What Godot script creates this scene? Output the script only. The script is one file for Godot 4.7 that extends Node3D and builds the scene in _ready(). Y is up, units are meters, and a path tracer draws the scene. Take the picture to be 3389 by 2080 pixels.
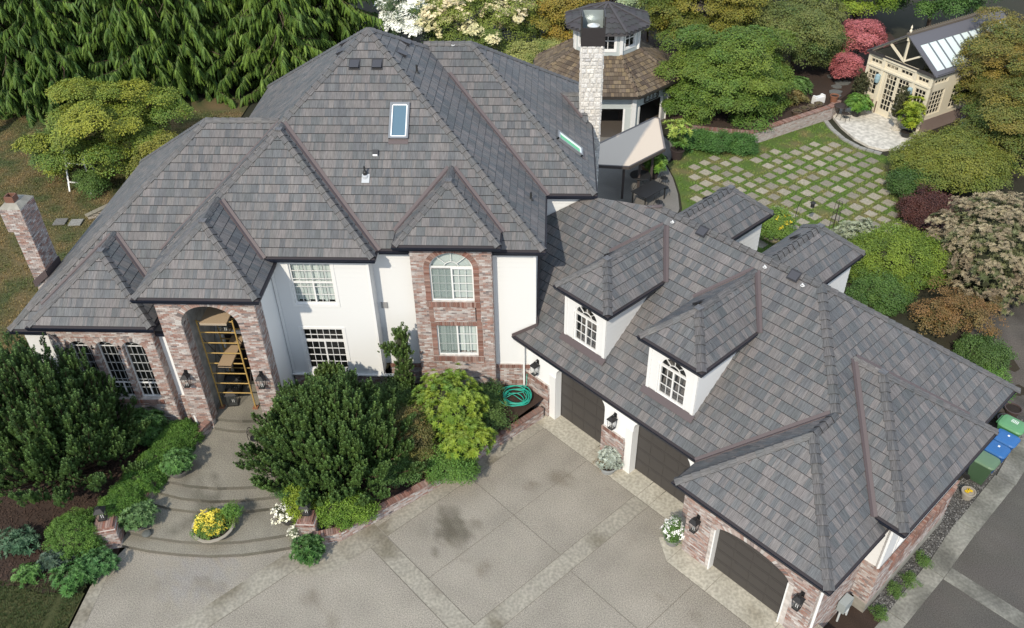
extends Node3D
# A two-storey house with an angled garage wing, seen from the air. House frame: x right, z towards the street. Garage frame: u along the ridge, v towards the driveway.

const CAM := Vector3(0, 24.4, 0)
const U := Vector3(0.7065, 0, 0.7077)
const V := Vector3(-0.7077, 0, 0.7065)
const G := Vector3(7.8528, 0, -14.5031)
const S := 0.8074
const SG := 0.8186
const COURSE := 0.337
var rng := RandomNumberGenerator.new()
var used := {}
var M := {}
var house: Node3D
var shingle_pool := []      # [distance, roof part, MB]
var brick_pool := []
var cap_pool := []

# ---------------------------------------------------------------- mesh helpers
class MB:
	var v := PackedVector3Array()
	var n := PackedVector3Array()
	var c := PackedColorArray()
	var uv := PackedVector2Array()
	func tri(a: Vector3, b: Vector3, d: Vector3, col := Color.WHITE, ua := Vector2.ZERO, ub := Vector2.ZERO, ud := Vector2.ZERO) -> void:
		var nn := (b - a).cross(d - a)
		if nn.length_squared() < 1e-16: return
		nn = nn.normalized()
		v.append(a); v.append(d); v.append(b)
		for i in 3:
			n.append(nn); c.append(col)
		uv.append(ua); uv.append(ud); uv.append(ub)
	func tric(a: Vector3, b: Vector3, d: Vector3, ca: Color, cb: Color, cd: Color, ua: Vector2, ub: Vector2, ud: Vector2) -> void:
		var nn := (b - a).cross(d - a)
		if nn.length_squared() < 1e-16: return
		nn = nn.normalized()
		v.append(a); v.append(d); v.append(b)
		for i in 3: n.append(nn)
		c.append(ca); c.append(cd); c.append(cb)
		uv.append(ua); uv.append(ud); uv.append(ub)
	func trin(a: Vector3, b: Vector3, d: Vector3, na: Vector3, nb: Vector3, nd: Vector3, col: Color) -> void:
		v.append(a); v.append(d); v.append(b)
		n.append(na); n.append(nd); n.append(nb)
		for i in 3:
			c.append(col); uv.append(Vector2.ZERO)
	func quad(a: Vector3, b: Vector3, d: Vector3, e: Vector3, col := Color.WHITE) -> void:
		var w := (b - a).length(); var h := (e - a).length()
		tri(a, b, d, col, Vector2(0, 0), Vector2(w, 0), Vector2(w, h))
		tri(a, d, e, col, Vector2(0, 0), Vector2(w, h), Vector2(0, h))
	# box from a corner with three edge vectors (right handed: ex x ey = ez direction)
	func slab(o: Vector3, ex: Vector3, ey: Vector3, ez: Vector3, col := Color.WHITE) -> void:
		quad(o + ez, o + ez + ex, o + ez + ex + ey, o + ez + ey, col)
		quad(o + ex, o, o + ey, o + ex + ey, col)
		quad(o, o + ez, o + ez + ey, o + ey, col)
		quad(o + ex + ez, o + ex, o + ex + ey, o + ex + ez + ey, col)
		quad(o + ey + ez, o + ey + ez + ex, o + ey + ex, o + ey, col)
		quad(o, o + ex, o + ex + ez, o + ez, col)
	func box(c0: Vector3, s: Vector3, col := Color.WHITE, b := Basis.IDENTITY) -> void:
		var ex := b.x * s.x; var ey := b.y * s.y; var ez := b.z * s.z
		slab(c0 - (ex + ey + ez) * 0.5, ex, ey, ez, col)
	func bar(a: Vector3, b: Vector3, w: float, h: float, col := Color.WHITE, up := Vector3.UP) -> void:
		var d := b - a
		var x := d.cross(up)
		if x.length() < 1e-4: x = d.cross(Vector3.RIGHT)
		x = x.normalized()
		var y := x.cross(d).normalized()
		slab(a + x * w * 0.5 - y * h * 0.5, -x * w, y * h, d, col)
	func tube(pts: PackedVector3Array, rad, sides := 8, col := Color.WHITE, cap := true) -> void:
		var rings := []
		var nr := Vector3.UP
		for i in pts.size():
			var d := (pts[mini(i + 1, pts.size() - 1)] - pts[maxi(i - 1, 0)]).normalized()
			if i == 0:
				nr = d.cross(Vector3.UP)
				if nr.length() < 0.05: nr = d.cross(Vector3.RIGHT)
				nr = nr.normalized()
			else:
				nr = (nr - d * nr.dot(d)).normalized()
			var bi := d.cross(nr)
			var r: float = rad[i] if rad is Array or rad is PackedFloat32Array else rad
			var ring := []
			for k in sides:
				var a := TAU * k / sides
				ring.append([pts[i] + (nr * cos(a) + bi * sin(a)) * r, nr * cos(a) + bi * sin(a)])
			rings.append(ring)
		for i in pts.size() - 1:
			for k in sides:
				var p = rings[i][k]; var q = rings[i][(k + 1) % sides]
				var p2 = rings[i + 1][k]; var q2 = rings[i + 1][(k + 1) % sides]
				trin(p[0], q[0], q2[0], p[1], q[1], q2[1], col)
				trin(p[0], q2[0], p2[0], p[1], q2[1], p2[1], col)
		if cap:
			for e in [0, pts.size() - 1]:
				for k in sides:
					var p = rings[e][k][0]; var q = rings[e][(k + 1) % sides][0]
					if e == 0: tri(pts[e], q, p, col)
					else: tri(pts[e], p, q, col)
	# surface of revolution about y; prof = [[r, y], ...] from bottom to top
	func lathe(o: Vector3, prof: Array, sides := 20, col := Color.WHITE) -> void:
		for i in prof.size() - 1:
			var r0: float = prof[i][0]; var y0: float = prof[i][1]; var r1: float = prof[i + 1][0]; var y1: float = prof[i + 1][1]
			for k in sides:
				var a := TAU * k / sides; var b := TAU * (k + 1) / sides
				var ca := Vector3(cos(a), 0, -sin(a)); var cb := Vector3(cos(b), 0, -sin(b))
				var nn := Vector3(y1 - y0, r0 - r1, 0).normalized()
				var na := ca * nn.x + Vector3.UP * nn.y; var nb := cb * nn.x + Vector3.UP * nn.y
				var A := o + ca * r0 + Vector3.UP * y0; var B := o + cb * r0 + Vector3.UP * y0
				var C := o + cb * r1 + Vector3.UP * y1; var D := o + ca * r1 + Vector3.UP * y1
				if r0 > 1e-5: trin(A, B, C, na, nb, nb, col)
				if r1 > 1e-5: trin(A, C, D, na, nb, na, col)
	func append(o: MB) -> void:
		v.append_array(o.v); n.append_array(o.n); c.append_array(o.c); uv.append_array(o.uv)
	func mesh() -> ArrayMesh:
		var a := []
		a.resize(Mesh.ARRAY_MAX)
		a[Mesh.ARRAY_VERTEX] = v; a[Mesh.ARRAY_NORMAL] = n; a[Mesh.ARRAY_COLOR] = c; a[Mesh.ARRAY_TEX_UV] = uv
		var m := ArrayMesh.new()
		if v.size() > 0: m.add_surface_from_arrays(Mesh.PRIMITIVE_TRIANGLES, a)
		return m

func numbered(called: String) -> String:
	if not used.has(called):
		used[called] = 0
		return called
	used[called] += 1
	return "%s_%03d" % [called, used[called]]

func thing(called: String, label: String, category: String, at := Vector3.ZERO, turn := 0.0, group := "") -> Node3D:
	var o := Node3D.new()
	o.name = numbered(called)
	add_child(o, true)
	o.position = at; o.rotation.y = turn
	o.set_meta("label", label); o.set_meta("category", category)
	if group != "": o.set_meta("group", group)
	return o

func tag(o: Node, label: String, category: String, group := "") -> void:
	o.set_meta("label", label); o.set_meta("category", category)
	if group != "": o.set_meta("group", group)

func obj(called: String, mb, m: Material, parent: Node = null) -> MeshInstance3D:
	var o := MeshInstance3D.new()
	o.mesh = mb.mesh() if mb is MB else mb
	o.material_override = m
	if parent == null:
		o.name = numbered(called)
		add_child(o, true)
	else:
		o.name = called
		parent.add_child(o, true)
	return o

func struct(called: String, mb, m: Material) -> MeshInstance3D:
	var o := obj(called, mb, m)
	o.set_meta("kind", "structure")
	return o

func stuff(o: Node) -> Node:
	o.set_meta("kind", "stuff")
	return o

func dup(src: Node3D, at: Vector3, turn: float, label: String, group := "", scl := 1.0) -> Node3D:
	var base: String = src.name
	base = base.trim_suffix(base.substr(base.length() - 4)) if base.length() > 4 and base[base.length() - 4] == "_" and base.substr(base.length() - 3).is_valid_int() else base
	var r: Node3D = src.duplicate()
	r.name = numbered(base)
	add_child(r, true)
	r.position = at; r.rotation.y = turn
	if scl != 1.0: r.scale = Vector3.ONE * scl
	r.set_meta("label", label)
	if group != "": r.set_meta("group", group)
	return r

func gp(u: float, y: float, v: float) -> Vector3:
	return G + U * u + V * v + Vector3.UP * y

func lin(r: float, g: float, b: float) -> Color:
	return Color(r, g, b).linear_to_srgb()

func mat(r: float, g: float, b: float, rough := 0.8, tex: Texture2D = null, metal := 0.0) -> StandardMaterial3D:
	var m := StandardMaterial3D.new()
	m.albedo_color = lin(r, g, b)
	m.roughness = rough; m.metallic = metal
	m.vertex_color_use_as_albedo = true
	if tex: m.albedo_texture = tex
	return m

func noise(freq: float, oct := 4, sd := 1, kind := FastNoiseLite.TYPE_SIMPLEX_SMOOTH) -> FastNoiseLite:
	var f := FastNoiseLite.new()
	f.noise_type = kind; f.frequency = freq; f.fractal_octaves = oct; f.seed = sd
	return f

# a seamless grey texture whose values run from lo to hi
func grey_tex(size: int, f: FastNoiseLite, lo: float, hi: float, gamma := 1.0, tint_lo := Color.WHITE, tint_hi := Color.WHITE) -> ImageTexture:
	var src := f.get_seamless_image(size, size)
	var im := Image.create(size, size, false, Image.FORMAT_RGB8)
	for y in size:
		for x in size:
			var t := pow(src.get_pixel(x, y).r, gamma)
			var k := lerpf(lo, hi, t)
			var q := tint_lo.lerp(tint_hi, t)
			im.set_pixel(x, y, Color(k * q.r, k * q.g, k * q.b))
	return ImageTexture.create_from_image(im)

func tri_map(m: StandardMaterial3D, per_metre: float) -> StandardMaterial3D:
	m.uv1_triplanar = true; m.uv1_world_triplanar = true
	m.uv1_scale = Vector3.ONE * per_metre
	return m

func bump(m: StandardMaterial3D, size: int, f: FastNoiseLite, strength: float) -> StandardMaterial3D:
	var im := f.get_seamless_image(size, size)
	im.convert(Image.FORMAT_RGBA8)
	im.bump_map_to_normal_map(strength)
	m.normal_enabled = true
	m.normal_texture = ImageTexture.create_from_image(im)
	m.normal_scale = 1.0
	return m

# extrude a flat polygon given in (x, y) of a frame; the front lies at heights h0 (y = y0) to h1 (y = y1), the sides go down to hb
func prism(mb: MB, poly: PackedVector2Array, o: Vector3, ex: Vector3, ey: Vector3, nn: Vector3, hb: float, h0: float, h1: float, y0: float, y1: float, cl: Color, cr: Color, cs: Color, uvo := Vector2.ZERO, uvs := Vector2.ONE) -> void:
	var k := poly.size()
	if k < 3: return
	var area := 0.0
	for i in k: area += poly[i].cross(poly[(i + 1) % k])
	if absf(area) < 1e-5: return
	if area < 0: poly.reverse()
	var xmin := 1e9; var xmax := -1e9
	for p in poly:
		xmin = minf(xmin, p.x); xmax = maxf(xmax, p.x)
	var top := PackedVector3Array(); var bot := PackedVector3Array(); var cols := PackedColorArray(); var uvs_ := PackedVector2Array()
	for p in poly:
		var t := clampf((p.y - y0) / maxf(y1 - y0, 1e-4), 0, 1)
		var b := o + ex * p.x + ey * p.y
		top.append(b + nn * lerpf(h0, h1, t)); bot.append(b + nn * hb)
		cols.append(cl.lerp(cr, (p.x - xmin) / maxf(xmax - xmin, 1e-4)))
		uvs_.append(uvo + p * uvs)
	if k <= 4:
		for i in range(1, k - 1): mb.tric(top[0], top[i], top[i + 1], cols[0], cols[i], cols[i + 1], uvs_[0], uvs_[i], uvs_[i + 1])
	else:
		var id := Geometry2D.triangulate_polygon(poly)
		for i in range(0, id.size(), 3):
			var a := id[i]; var b := id[i + 1]; var d := id[i + 2]
			if (poly[b] - poly[a]).cross(poly[d] - poly[a]) < 0:
				var tmp := b; b = d; d = tmp
			mb.tric(top[a], top[b], top[d], cols[a], cols[b], cols[d], uvs_[a], uvs_[b], uvs_[d])
	for i in k:
		var j := (i + 1) % k
		mb.quad(bot[i], bot[j], top[j], top[i], cs)

func rect(x0: float, y0: float, x1: float, y1: float) -> PackedVector2Array:
	return PackedVector2Array([Vector2(x0, y0), Vector2(x1, y0), Vector2(x1, y1), Vector2(x0, y1)])

func arch_poly(x0: float, x1: float, y0: float, spring: float, rise: float, seg := 20) -> PackedVector2Array:
	var p := PackedVector2Array([Vector2(x0, y0), Vector2(x1, y0)])
	for i in seg + 1:
		var a := PI * i / seg
		p.append(Vector2((x0 + x1) / 2 + cos(a) * (x1 - x0) / 2, spring + sin(a) * rise))
	return p

func clip_all(p: PackedVector2Array, region: PackedVector2Array, holes: Array) -> Array:
	var list := Geometry2D.intersect_polygons(p, region)
	for h in holes:
		var nxt: Array[PackedVector2Array] = []
		for q in list:
			for r in Geometry2D.clip_polygons(q, h): nxt.append(r)
		list = nxt
	return list

# ---------------------------------------------------------------- roofs
var roof_noise := noise(0.16, 4, 55)

func shingle_tone() -> Array:
	var tones := [Color(0.196, 0.180, 0.175), Color(0.178, 0.165, 0.161), Color(0.124, 0.130, 0.136), Color(0.142, 0.145, 0.148), Color(0.162, 0.155, 0.153), Color(0.112, 0.118, 0.124)]
	var a: Color = tones[rng.randi() % 6]
	var b: Color = a
	if rng.randf() < 0.6: b = tones[rng.randi() % 6]
	var k := rng.randf_range(0.92, 1.08)
	return [Color(a.r * k, a.g * k, a.b * k), Color(b.r * k, b.g * k, b.b * k)]

# one plane of a roof: polygon in space (its first two points lie on the eave), laid with courses of shingles
func roof_face(part: Node3D, deck: MB, pts: Array, t_start := 0.11, holes3 := [], laid := true) -> void:
	var nn: Vector3 = Vector3.ZERO
	for i in pts.size():
		nn += (pts[i] as Vector3).cross(pts[(i + 1) % pts.size()])
	nn = nn.normalized()
	if nn.y < 0: nn = -nn
	var ex := Vector3.UP.cross(nn).normalized()
	var ey := nn.cross(ex)
	var o: Vector3 = pts[0]
	for p in pts:
		if p.y < o.y: o = p
	var poly := PackedVector2Array()
	var mn := Vector2(1e9, 1e9); var mx := Vector2(-1e9, -1e9)
	for p in pts:
		var q := Vector2((p - o).dot(ex), (p - o).dot(ey))
		poly.append(q); mn = mn.min(q); mx = mx.max(q)
	var holes := []
	for h in holes3:
		var hp := PackedVector2Array()
		for p in h: hp.append(Vector2((p - o).dot(ex), (p - o).dot(ey)))
		holes.append(hp)
	var dk := Color(0.028, 0.027, 0.028)
	for q in clip_all(poly, rect(mn.x - 1, 0.02, mx.x + 1, mx.y + 1), holes):
		var copy: PackedVector2Array = q
		prism(deck, copy, o, ex, ey, nn, -0.06, 0.0, 0.0, 0, 1, dk, dk, dk)
	if not laid: return
	var t := t_start
	var row := 0
	while t < mx.y:
		var s := mn.x - rng.randf() * 0.3
		var prev_dark := false
		while s < mx.x:
			var w: float = [0.14, 0.17, 0.2, 0.24, 0.28, 0.31][rng.randi() % 6]
			var tone := shingle_tone()
			var wear := 1.08 + 0.16 * roof_noise.get_noise_3dv(o + ex * s + ey * t)
			tone = [tone[0] * wear, tone[1] * wear]
			var q := rect(s + 0.0018, t, s + w - 0.0018, t + COURSE - 0.018)
			for r in clip_all(q, poly, holes):
				var mb := MB.new()
				var cs: Color = tone[0] * 0.35
				cs.a = 1
				prism(mb, r, o, ex, ey, nn, 0.002, 0.032, 0.016, t, t + COURSE, tone[0], tone[1], cs, Vector2(rng.randf(), rng.randf()), Vector2(2.2, 0.6))
				if mb.v.size() > 0: shingle_pool.append([CAM.distance_squared_to(mb.v[0]) - 30.0 * mini(mb.v.size(), 40) / 40.0, part, mb])
			s += w
		t += COURSE
		row += 1

# hip / ridge caps from a (low) to b (high), lying over planes with normals n1 and n2
func caps(part: Node3D, a: Vector3, b: Vector3, n1: Vector3, n2: Vector3, wide := 0.15) -> void:
	var d := (b - a).normalized()
	var len := (b - a).length()
	var d1 := n1.cross(d).normalized(); var d2 := n2.cross(d).normalized()
	if d1.y > 0: d1 = -d1
	if d2.y > 0: d2 = -d2
	if d1.dot(n2) > 0.0 and d2.dot(n1) > 0.0 and false: pass
	var up := (n1 + n2).normalized()
	var count := int(ceil(len / 0.315))
	for i in count:
		var s0 := len * i / count - 0.02
		var s1 := minf(len * (i + 1) / count + 0.03, len)
		var mb := MB.new()
		var tn := shingle_tone()
		var c0: Color = tn[0].lerp(Color(0.125, 0.123, 0.125), 0.6)
		var rings := []
		for e in 2:
			var p := a + d * (s0 if e == 0 else s1)
			var lift := 0.075 if e == 0 else 0.045
			var k := 1.08 if e == 0 else 0.92
			rings.append([p + d1 * wide * k + n1 * (lift - 0.02), p + d1 * wide * 0.35 * k + n1 * lift, p + up * (lift + 0.018), p + d2 * wide * 0.35 * k + n2 * lift, p + d2 * wide * k + n2 * (lift - 0.02)])
		var fl: bool = d1.cross(d).dot(up) < 0
		for j in 4:
			var A = rings[0][j]; var B = rings[0][j + 1]; var C = rings[1][j + 1]; var D = rings[1][j]
			var uo := Vector2(rng.randf(), rng.randf())
			if not fl: mb.tric(A, D, C, c0, c0, c0, uo, uo + Vector2(0, .25), uo + Vector2(.1, .25)); mb.tric(A, C, B, c0, c0, c0, uo, uo + Vector2(.1, .25), uo + Vector2(.1, 0))
			else: mb.tric(A, B, C, c0, c0, c0, uo, uo + Vector2(.1, 0), uo + Vector2(.1, .25)); mb.tric(A, C, D, c0, c0, c0, uo, uo + Vector2(.1, .25), uo + Vector2(0, .25))
			# butt end and edges
			var dn := up * -0.045
			mb.quad(A, B, B + dn, A + dn, Color(0.03, 0.03, 0.032))
		for e in [0, 4]:
			var A = rings[0][e]; var D = rings[1][e]
			mb.quad(A, D, D - up * 0.03, A - up * 0.03, c0 * 0.6)
		cap_pool.append([CAM.distance_squared_to((a + d * s0)), part, mb])

func flush_pool(pool: Array, called: String, many: String, most: int, m: Material, m2: Material = null) -> void:
	pool.sort_custom(func(p, q): return p[0] < q[0])
	var rest := {}
	var count := {}
	for i in pool.size():
		var e = pool[i]
		var owner_thing: Node = e[1]
		while owner_thing.get_parent() != self: owner_thing = owner_thing.get_parent()
		count[owner_thing] = count.get(owner_thing, 0) + 1
		if count[owner_thing] <= most:
			obj(called, e[2], m, e[1])
		else:
			if not rest.has(e[1]): rest[e[1]] = MB.new()
			rest[e[1]].append(e[2])
	for k in rest: stuff(obj(many, rest[k], m, k))

# V shaped valley flashing along a -> b; d1 and d2 point up the two planes
func valley(part: Node3D, a: Vector3, b: Vector3, n1: Vector3, n2: Vector3, wide := 0.14, both := true) -> void:
	var d := (b - a).normalized()
	var d1 := n1.cross(d).normalized(); var d2 := n2.cross(d).normalized()
	if d1.dot(n2) < 0: d1 = -d1
	if d2.dot(n1) < 0: d2 = -d2
	var mb := MB.new()
	var lift := 0.05
	var col := Color(1, 1, 1)
	mb.quad(a + n1 * lift, b + n1 * lift, b + d1 * wide + n1 * lift, a + d1 * wide + n1 * lift, col)
	mb.quad(a + d1 * wide + n1 * lift, b + d1 * wide + n1 * lift, b + d1 * wide, a + d1 * wide, col)
	if both:
		mb.quad(a + n2 * lift, b + n2 * lift, b + d2 * wide + n2 * lift, a + d2 * wide + n2 * lift, col)
		mb.quad(a + d2 * wide + n2 * lift, b + d2 * wide + n2 * lift, b + d2 * wide, a + d2 * wide, col)
	obj("valley_flashing", mb, M.flashing, part)

# gutter along a path at the eave; outs = outward horizontal direction of every stretch
func gutter(part: Node3D, path: Array) -> void:
	var prof := [Vector2(-0.135, -0.01), Vector2(-0.135, -0.15), Vector2(-0.045, -0.15), Vector2(-0.03, -0.10), Vector2(-0.012, -0.05), Vector2(0.0, -0.035), Vector2(0.0, 0.0), Vector2(-0.016, 0.0), Vector2(-0.02, -0.04), Vector2(-0.05, -0.12), Vector2(-0.12, -0.12), Vector2(-0.125, -0.01)]
	var mb := MB.new()
	var k := path.size()
	var outs := []
	for i in k - 1:
		var d: Vector3 = (path[i + 1] - path[i]).normalized()
		outs.append(d.cross(Vector3.UP).normalized())
	var rings := []
	for i in k:
		var o1: Vector3 = outs[maxi(i - 1, 0)]; var o2: Vector3 = outs[mini(i, k - 2)]
		var b := (o1 + o2).normalized()
		b = b / maxf(b.dot(o1), 0.3)
		var ring := []
		for p in prof: ring.append(path[i] + b * p.x + Vector3.UP * p.y)
		rings.append(ring)
	for i in k - 1:
		for j in prof.size():
			var j2 := (j + 1) % prof.size()
			mb.quad(rings[i][j2], rings[i + 1][j2], rings[i + 1][j], rings[i][j], Color.WHITE)
	for e in [0, k - 1]:
		for j in range(0, 5): mb.tri(rings[e][0], rings[e][j + 1], rings[e][mini(j + 2, 6)], Color.WHITE)
	obj("gutter", mb, M.gutter, part)

# hip ended roof in a frame: a along X, b along F (towards the front); ridge runs back to b = zb
func hip(part: Node3D, deck: MB, O: Vector3, X: Vector3, F: Vector3, x0: float, x1: float, zf: float, zb: float, E: float, s: float, opts := {}) -> Dictionary:
	var h := (x1 - x0) / 2
	var xm := (x0 + x1) / 2
	var yr := E + s * h
	var P := func(a: float, y: float, b: float) -> Vector3: return O + X * a + Vector3.UP * y + F * b
	var fl: Vector3 = P.call(x0, E, zf); var fr: Vector3 = P.call(x1, E, zf); var ap: Vector3 = P.call(xm, yr, zf - h)
	var rb: Vector3 = P.call(xm, yr, zb)
	var zr: float = opts.get("zb_right", zb); var zl: float = opts.get("zb_left", zb)
	roof_face(part, deck, [fl, fr, ap])
	roof_face(part, deck, [fr, P.call(x1, E, zr), rb, ap])
	roof_face(part, deck, [P.call(x0, E, zl), fl, ap, rb])
	var nf := (F * s + Vector3.UP).normalized(); var nr := (X * s + Vector3.UP).normalized(); var nl := (-X * s + Vector3.UP).normalized()
	caps(part, fl + (ap - fl).normalized() * 0.15, ap, nf, nl)
	caps(part, fr + (ap - fr).normalized() * 0.15, ap, nf, nr)
	if opts.has("ridge_to"): caps(part, P.call(xm, yr, opts.ridge_to), ap, nl, nr)
	var cap := MB.new()
	# small peak piece
	cap.box(ap + Vector3.UP * 0.035, Vector3(0.24, 0.05, 0.24), Color(0.16, 0.16, 0.165), Basis(X, Vector3.UP, F))
	obj("hip_cap", cap, M.shingle, part)
	return {"fl": fl, "fr": fr, "ap": ap, "nf": nf, "nr": nr, "nl": nl, "yr": yr, "xm": xm, "h": h}

func soffit(part: Node3D, quad_pts: Array) -> void:
	var mb := MB.new()
	mb.quad(quad_pts[3], quad_pts[2], quad_pts[1], quad_pts[0])
	for i in 4:
		pass
	obj("soffit", mb, M.trim, part)

# ---------------------------------------------------------------- walls and windows
func brick_tone() -> Color:
	var r := rng.randf()
	var c: Color
	if r < 0.36: c = Color(0.60, 0.49, 0.45)
	elif r < 0.58: c = Color(0.80, 0.76, 0.73)
	elif r < 0.80: c = Color(0.50, 0.30, 0.24)
	elif r < 0.88: c = Color(0.40, 0.19, 0.14)
	elif r < 0.96: c = Color(0.33, 0.27, 0.26)
	else: c = Color(0.2, 0.165, 0.165)
	c = c.lerp(Color(0.78, 0.69, 0.65), 0.14)
	var k := rng.randf_range(0.82, 1.12)
	return Color(c.r * k, c.g * k, c.b * k)

func red_tone() -> Color:
	var k := rng.randf_range(0.75, 1.25)
	var c := Color(0.33, 0.15, 0.11).lerp(Color(0.5, 0.36, 0.31), rng.randf() * 0.85)
	return Color(c.r * k, c.g * k, c.b * k)

# face of a wall; outline and holes in (x along ex, y up) from o; nn points out of the wall
func wall_face(called: String, parent: Node, o: Vector3, ex: Vector3, nn: Vector3, outline: PackedVector2Array, holes: Array, kind: String, depth := 0.16, only_back := false) -> MeshInstance3D:
	var ey := Vector3.UP
	var back := MB.new()
	var bc := Color.WHITE
	for q in clip_all(outline, outline, holes):
		var cp: PackedVector2Array = q
		prism(back, cp, o, ex, ey, nn, -depth, 0.0, 0.0, 0, 1, bc, bc, bc, Vector2.ZERO, Vector2.ONE)
	# Geometry2D returns holes that lie wholly inside as separate rings: cut the wall into strips instead
	if holes.size() > 0:
		back = MB.new()
		var mn := Vector2(1e9, 1e9); var mx := Vector2(-1e9, -1e9)
		for p in outline:
			mn = mn.min(p); mx = mx.max(p)
		var cuts := [mn.x, mx.x]
		for h in holes:
			var hx0 := 1e9; var hx1 := -1e9
			for p in h:
				hx0 = minf(hx0, p.x); hx1 = maxf(hx1, p.x)
			cuts.append(hx0 + (hx1 - hx0) * 0.5)
		cuts.sort()
		for i in cuts.size() - 1:
			if cuts[i + 1] - cuts[i] < 1e-3: continue
			for q in clip_all(rect(cuts[i], mn.y - 1, cuts[i + 1], mx.y + 1), outline, holes):
				var cp: PackedVector2Array = q
				prism(back, cp, o, ex, ey, nn, -depth, 0.0, 0.0, 0, 1, bc, bc, bc, Vector2.ZERO, Vector2.ONE)
	var w := obj(called, back, M.mortar if kind == "brick" else (M.trim if kind == "siding" else M[kind]), parent)
	if only_back: return w
	var mn2 := Vector2(1e9, 1e9); var mx2 := Vector2(-1e9, -1e9)
	for p in outline:
		mn2 = mn2.min(p); mx2 = mx2.max(p)
	if kind == "brick":
		bricks(w, o, ex, nn, outline, holes)
	elif kind == "siding":
		var y := mn2.y
		while y < mx2.y:
			for q in clip_all(rect(mn2.x, y, mx2.x, y + 0.197), outline, holes):
				var mb := MB.new()
				prism(mb, q, o, ex, ey, nn, 0.001, 0.022, 0.008, y, y + 0.2, Color.WHITE, Color.WHITE, Color.WHITE)
				if mb.v.size() > 0: obj("siding_board", mb, M.siding, w)
			y += 0.2
	return w

func bricks(w: Node3D, o: Vector3, ex: Vector3, nn: Vector3, outline: PackedVector2Array, holes: Array, tone := 0) -> void:
	var mn2 := Vector2(1e9, 1e9); var mx2 := Vector2(-1e9, -1e9)
	for p in outline:
		mn2 = mn2.min(p); mx2 = mx2.max(p)
	var y := mn2.y
	var row := 0
	while y < mx2.y - 0.02:
		var x := mn2.x - (0.1 if row % 2 else 0.0)
		while x < mx2.x:
			for q in clip_all(rect(x + 0.005, y + 0.005, x + 0.198, y + 0.0627), outline, holes):
				var mb := MB.new()
				var c := brick_tone() if tone != 1 else red_tone()
				if tone == 2: c = c.lerp(Color(0.72, 0.66, 0.63), 0.25 + 0.6 * rng.randf())
				var c2 := c.lerp(brick_tone(), 0.35 if tone == 0 else 0.1)
				prism(mb, q, o, ex, Vector3.UP, nn, -0.004, 0.011 + rng.randf() * 0.006, 0.011 + rng.randf() * 0.005, y, y + 0.06, c, c2, c)
				if mb.v.size() > 0: brick_pool.append([CAM.distance_squared_to(mb.v[0]), w, mb])
			x += 0.203
		y += 0.0677
		row += 1

# ring of bricks on edge round an arch (ellipse) or along a line
func brick_arch(w: Node3D, o: Vector3, ex: Vector3, nn: Vector3, cx: float, cy: float, rx: float, ry: float, long: float, tone := 1, a0 := 0.0, a1 := PI) -> void:
	var arc := (rx + ry) / 2 * (a1 - a0)
	var k := int(arc / 0.075)
	for i in k:
		var a := a0 + (a1 - a0) * (i + 0.06) / k; var b := a0 + (a1 - a0) * (i + 0.94) / k
		var q := PackedVector2Array([Vector2(cx + cos(a) * rx, cy + sin(a) * ry), Vector2(cx + cos(a) * (rx + long), cy + sin(a) * (ry + long)), Vector2(cx + cos(b) * (rx + long), cy + sin(b) * (ry + long)), Vector2(cx + cos(b) * rx, cy + sin(b) * ry)])
		var mb := MB.new()
		var c := red_tone() if tone == 1 else brick_tone()
		prism(mb, q, o, ex, Vector3.UP, nn, -0.004, 0.024, 0.024, 0, 1, c, c, c)
		brick_pool.append([CAM.distance_squared_to(mb.v[0]), w, mb])

# bricks on edge in a straight band from (x0, y0) to (x1, y1)
func soldier(w: Node3D, o: Vector3, ex: Vector3, nn: Vector3, x0: float, y0: float, x1: float, y1: float, upright := true, proud := 0.03) -> void:
	var L := (x1 - x0) if upright else (y1 - y0)
	var k := maxi(1, int(L / 0.073))
	for i in k:
		var a := L * (i + 0.06) / k; var b := L * (i + 0.94) / k
		var q := rect(x0 + a, y0, x0 + b, y1) if upright else rect(x0, y0 + a, x1, y0 + b)
		var mb := MB.new()
		var c := red_tone()
		prism(mb, q, o, ex, Vector3.UP, nn, -0.004, proud, proud, 0, 1, c, c, c)
		brick_pool.append([CAM.distance_squared_to(mb.v[0]), w, mb])

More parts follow.
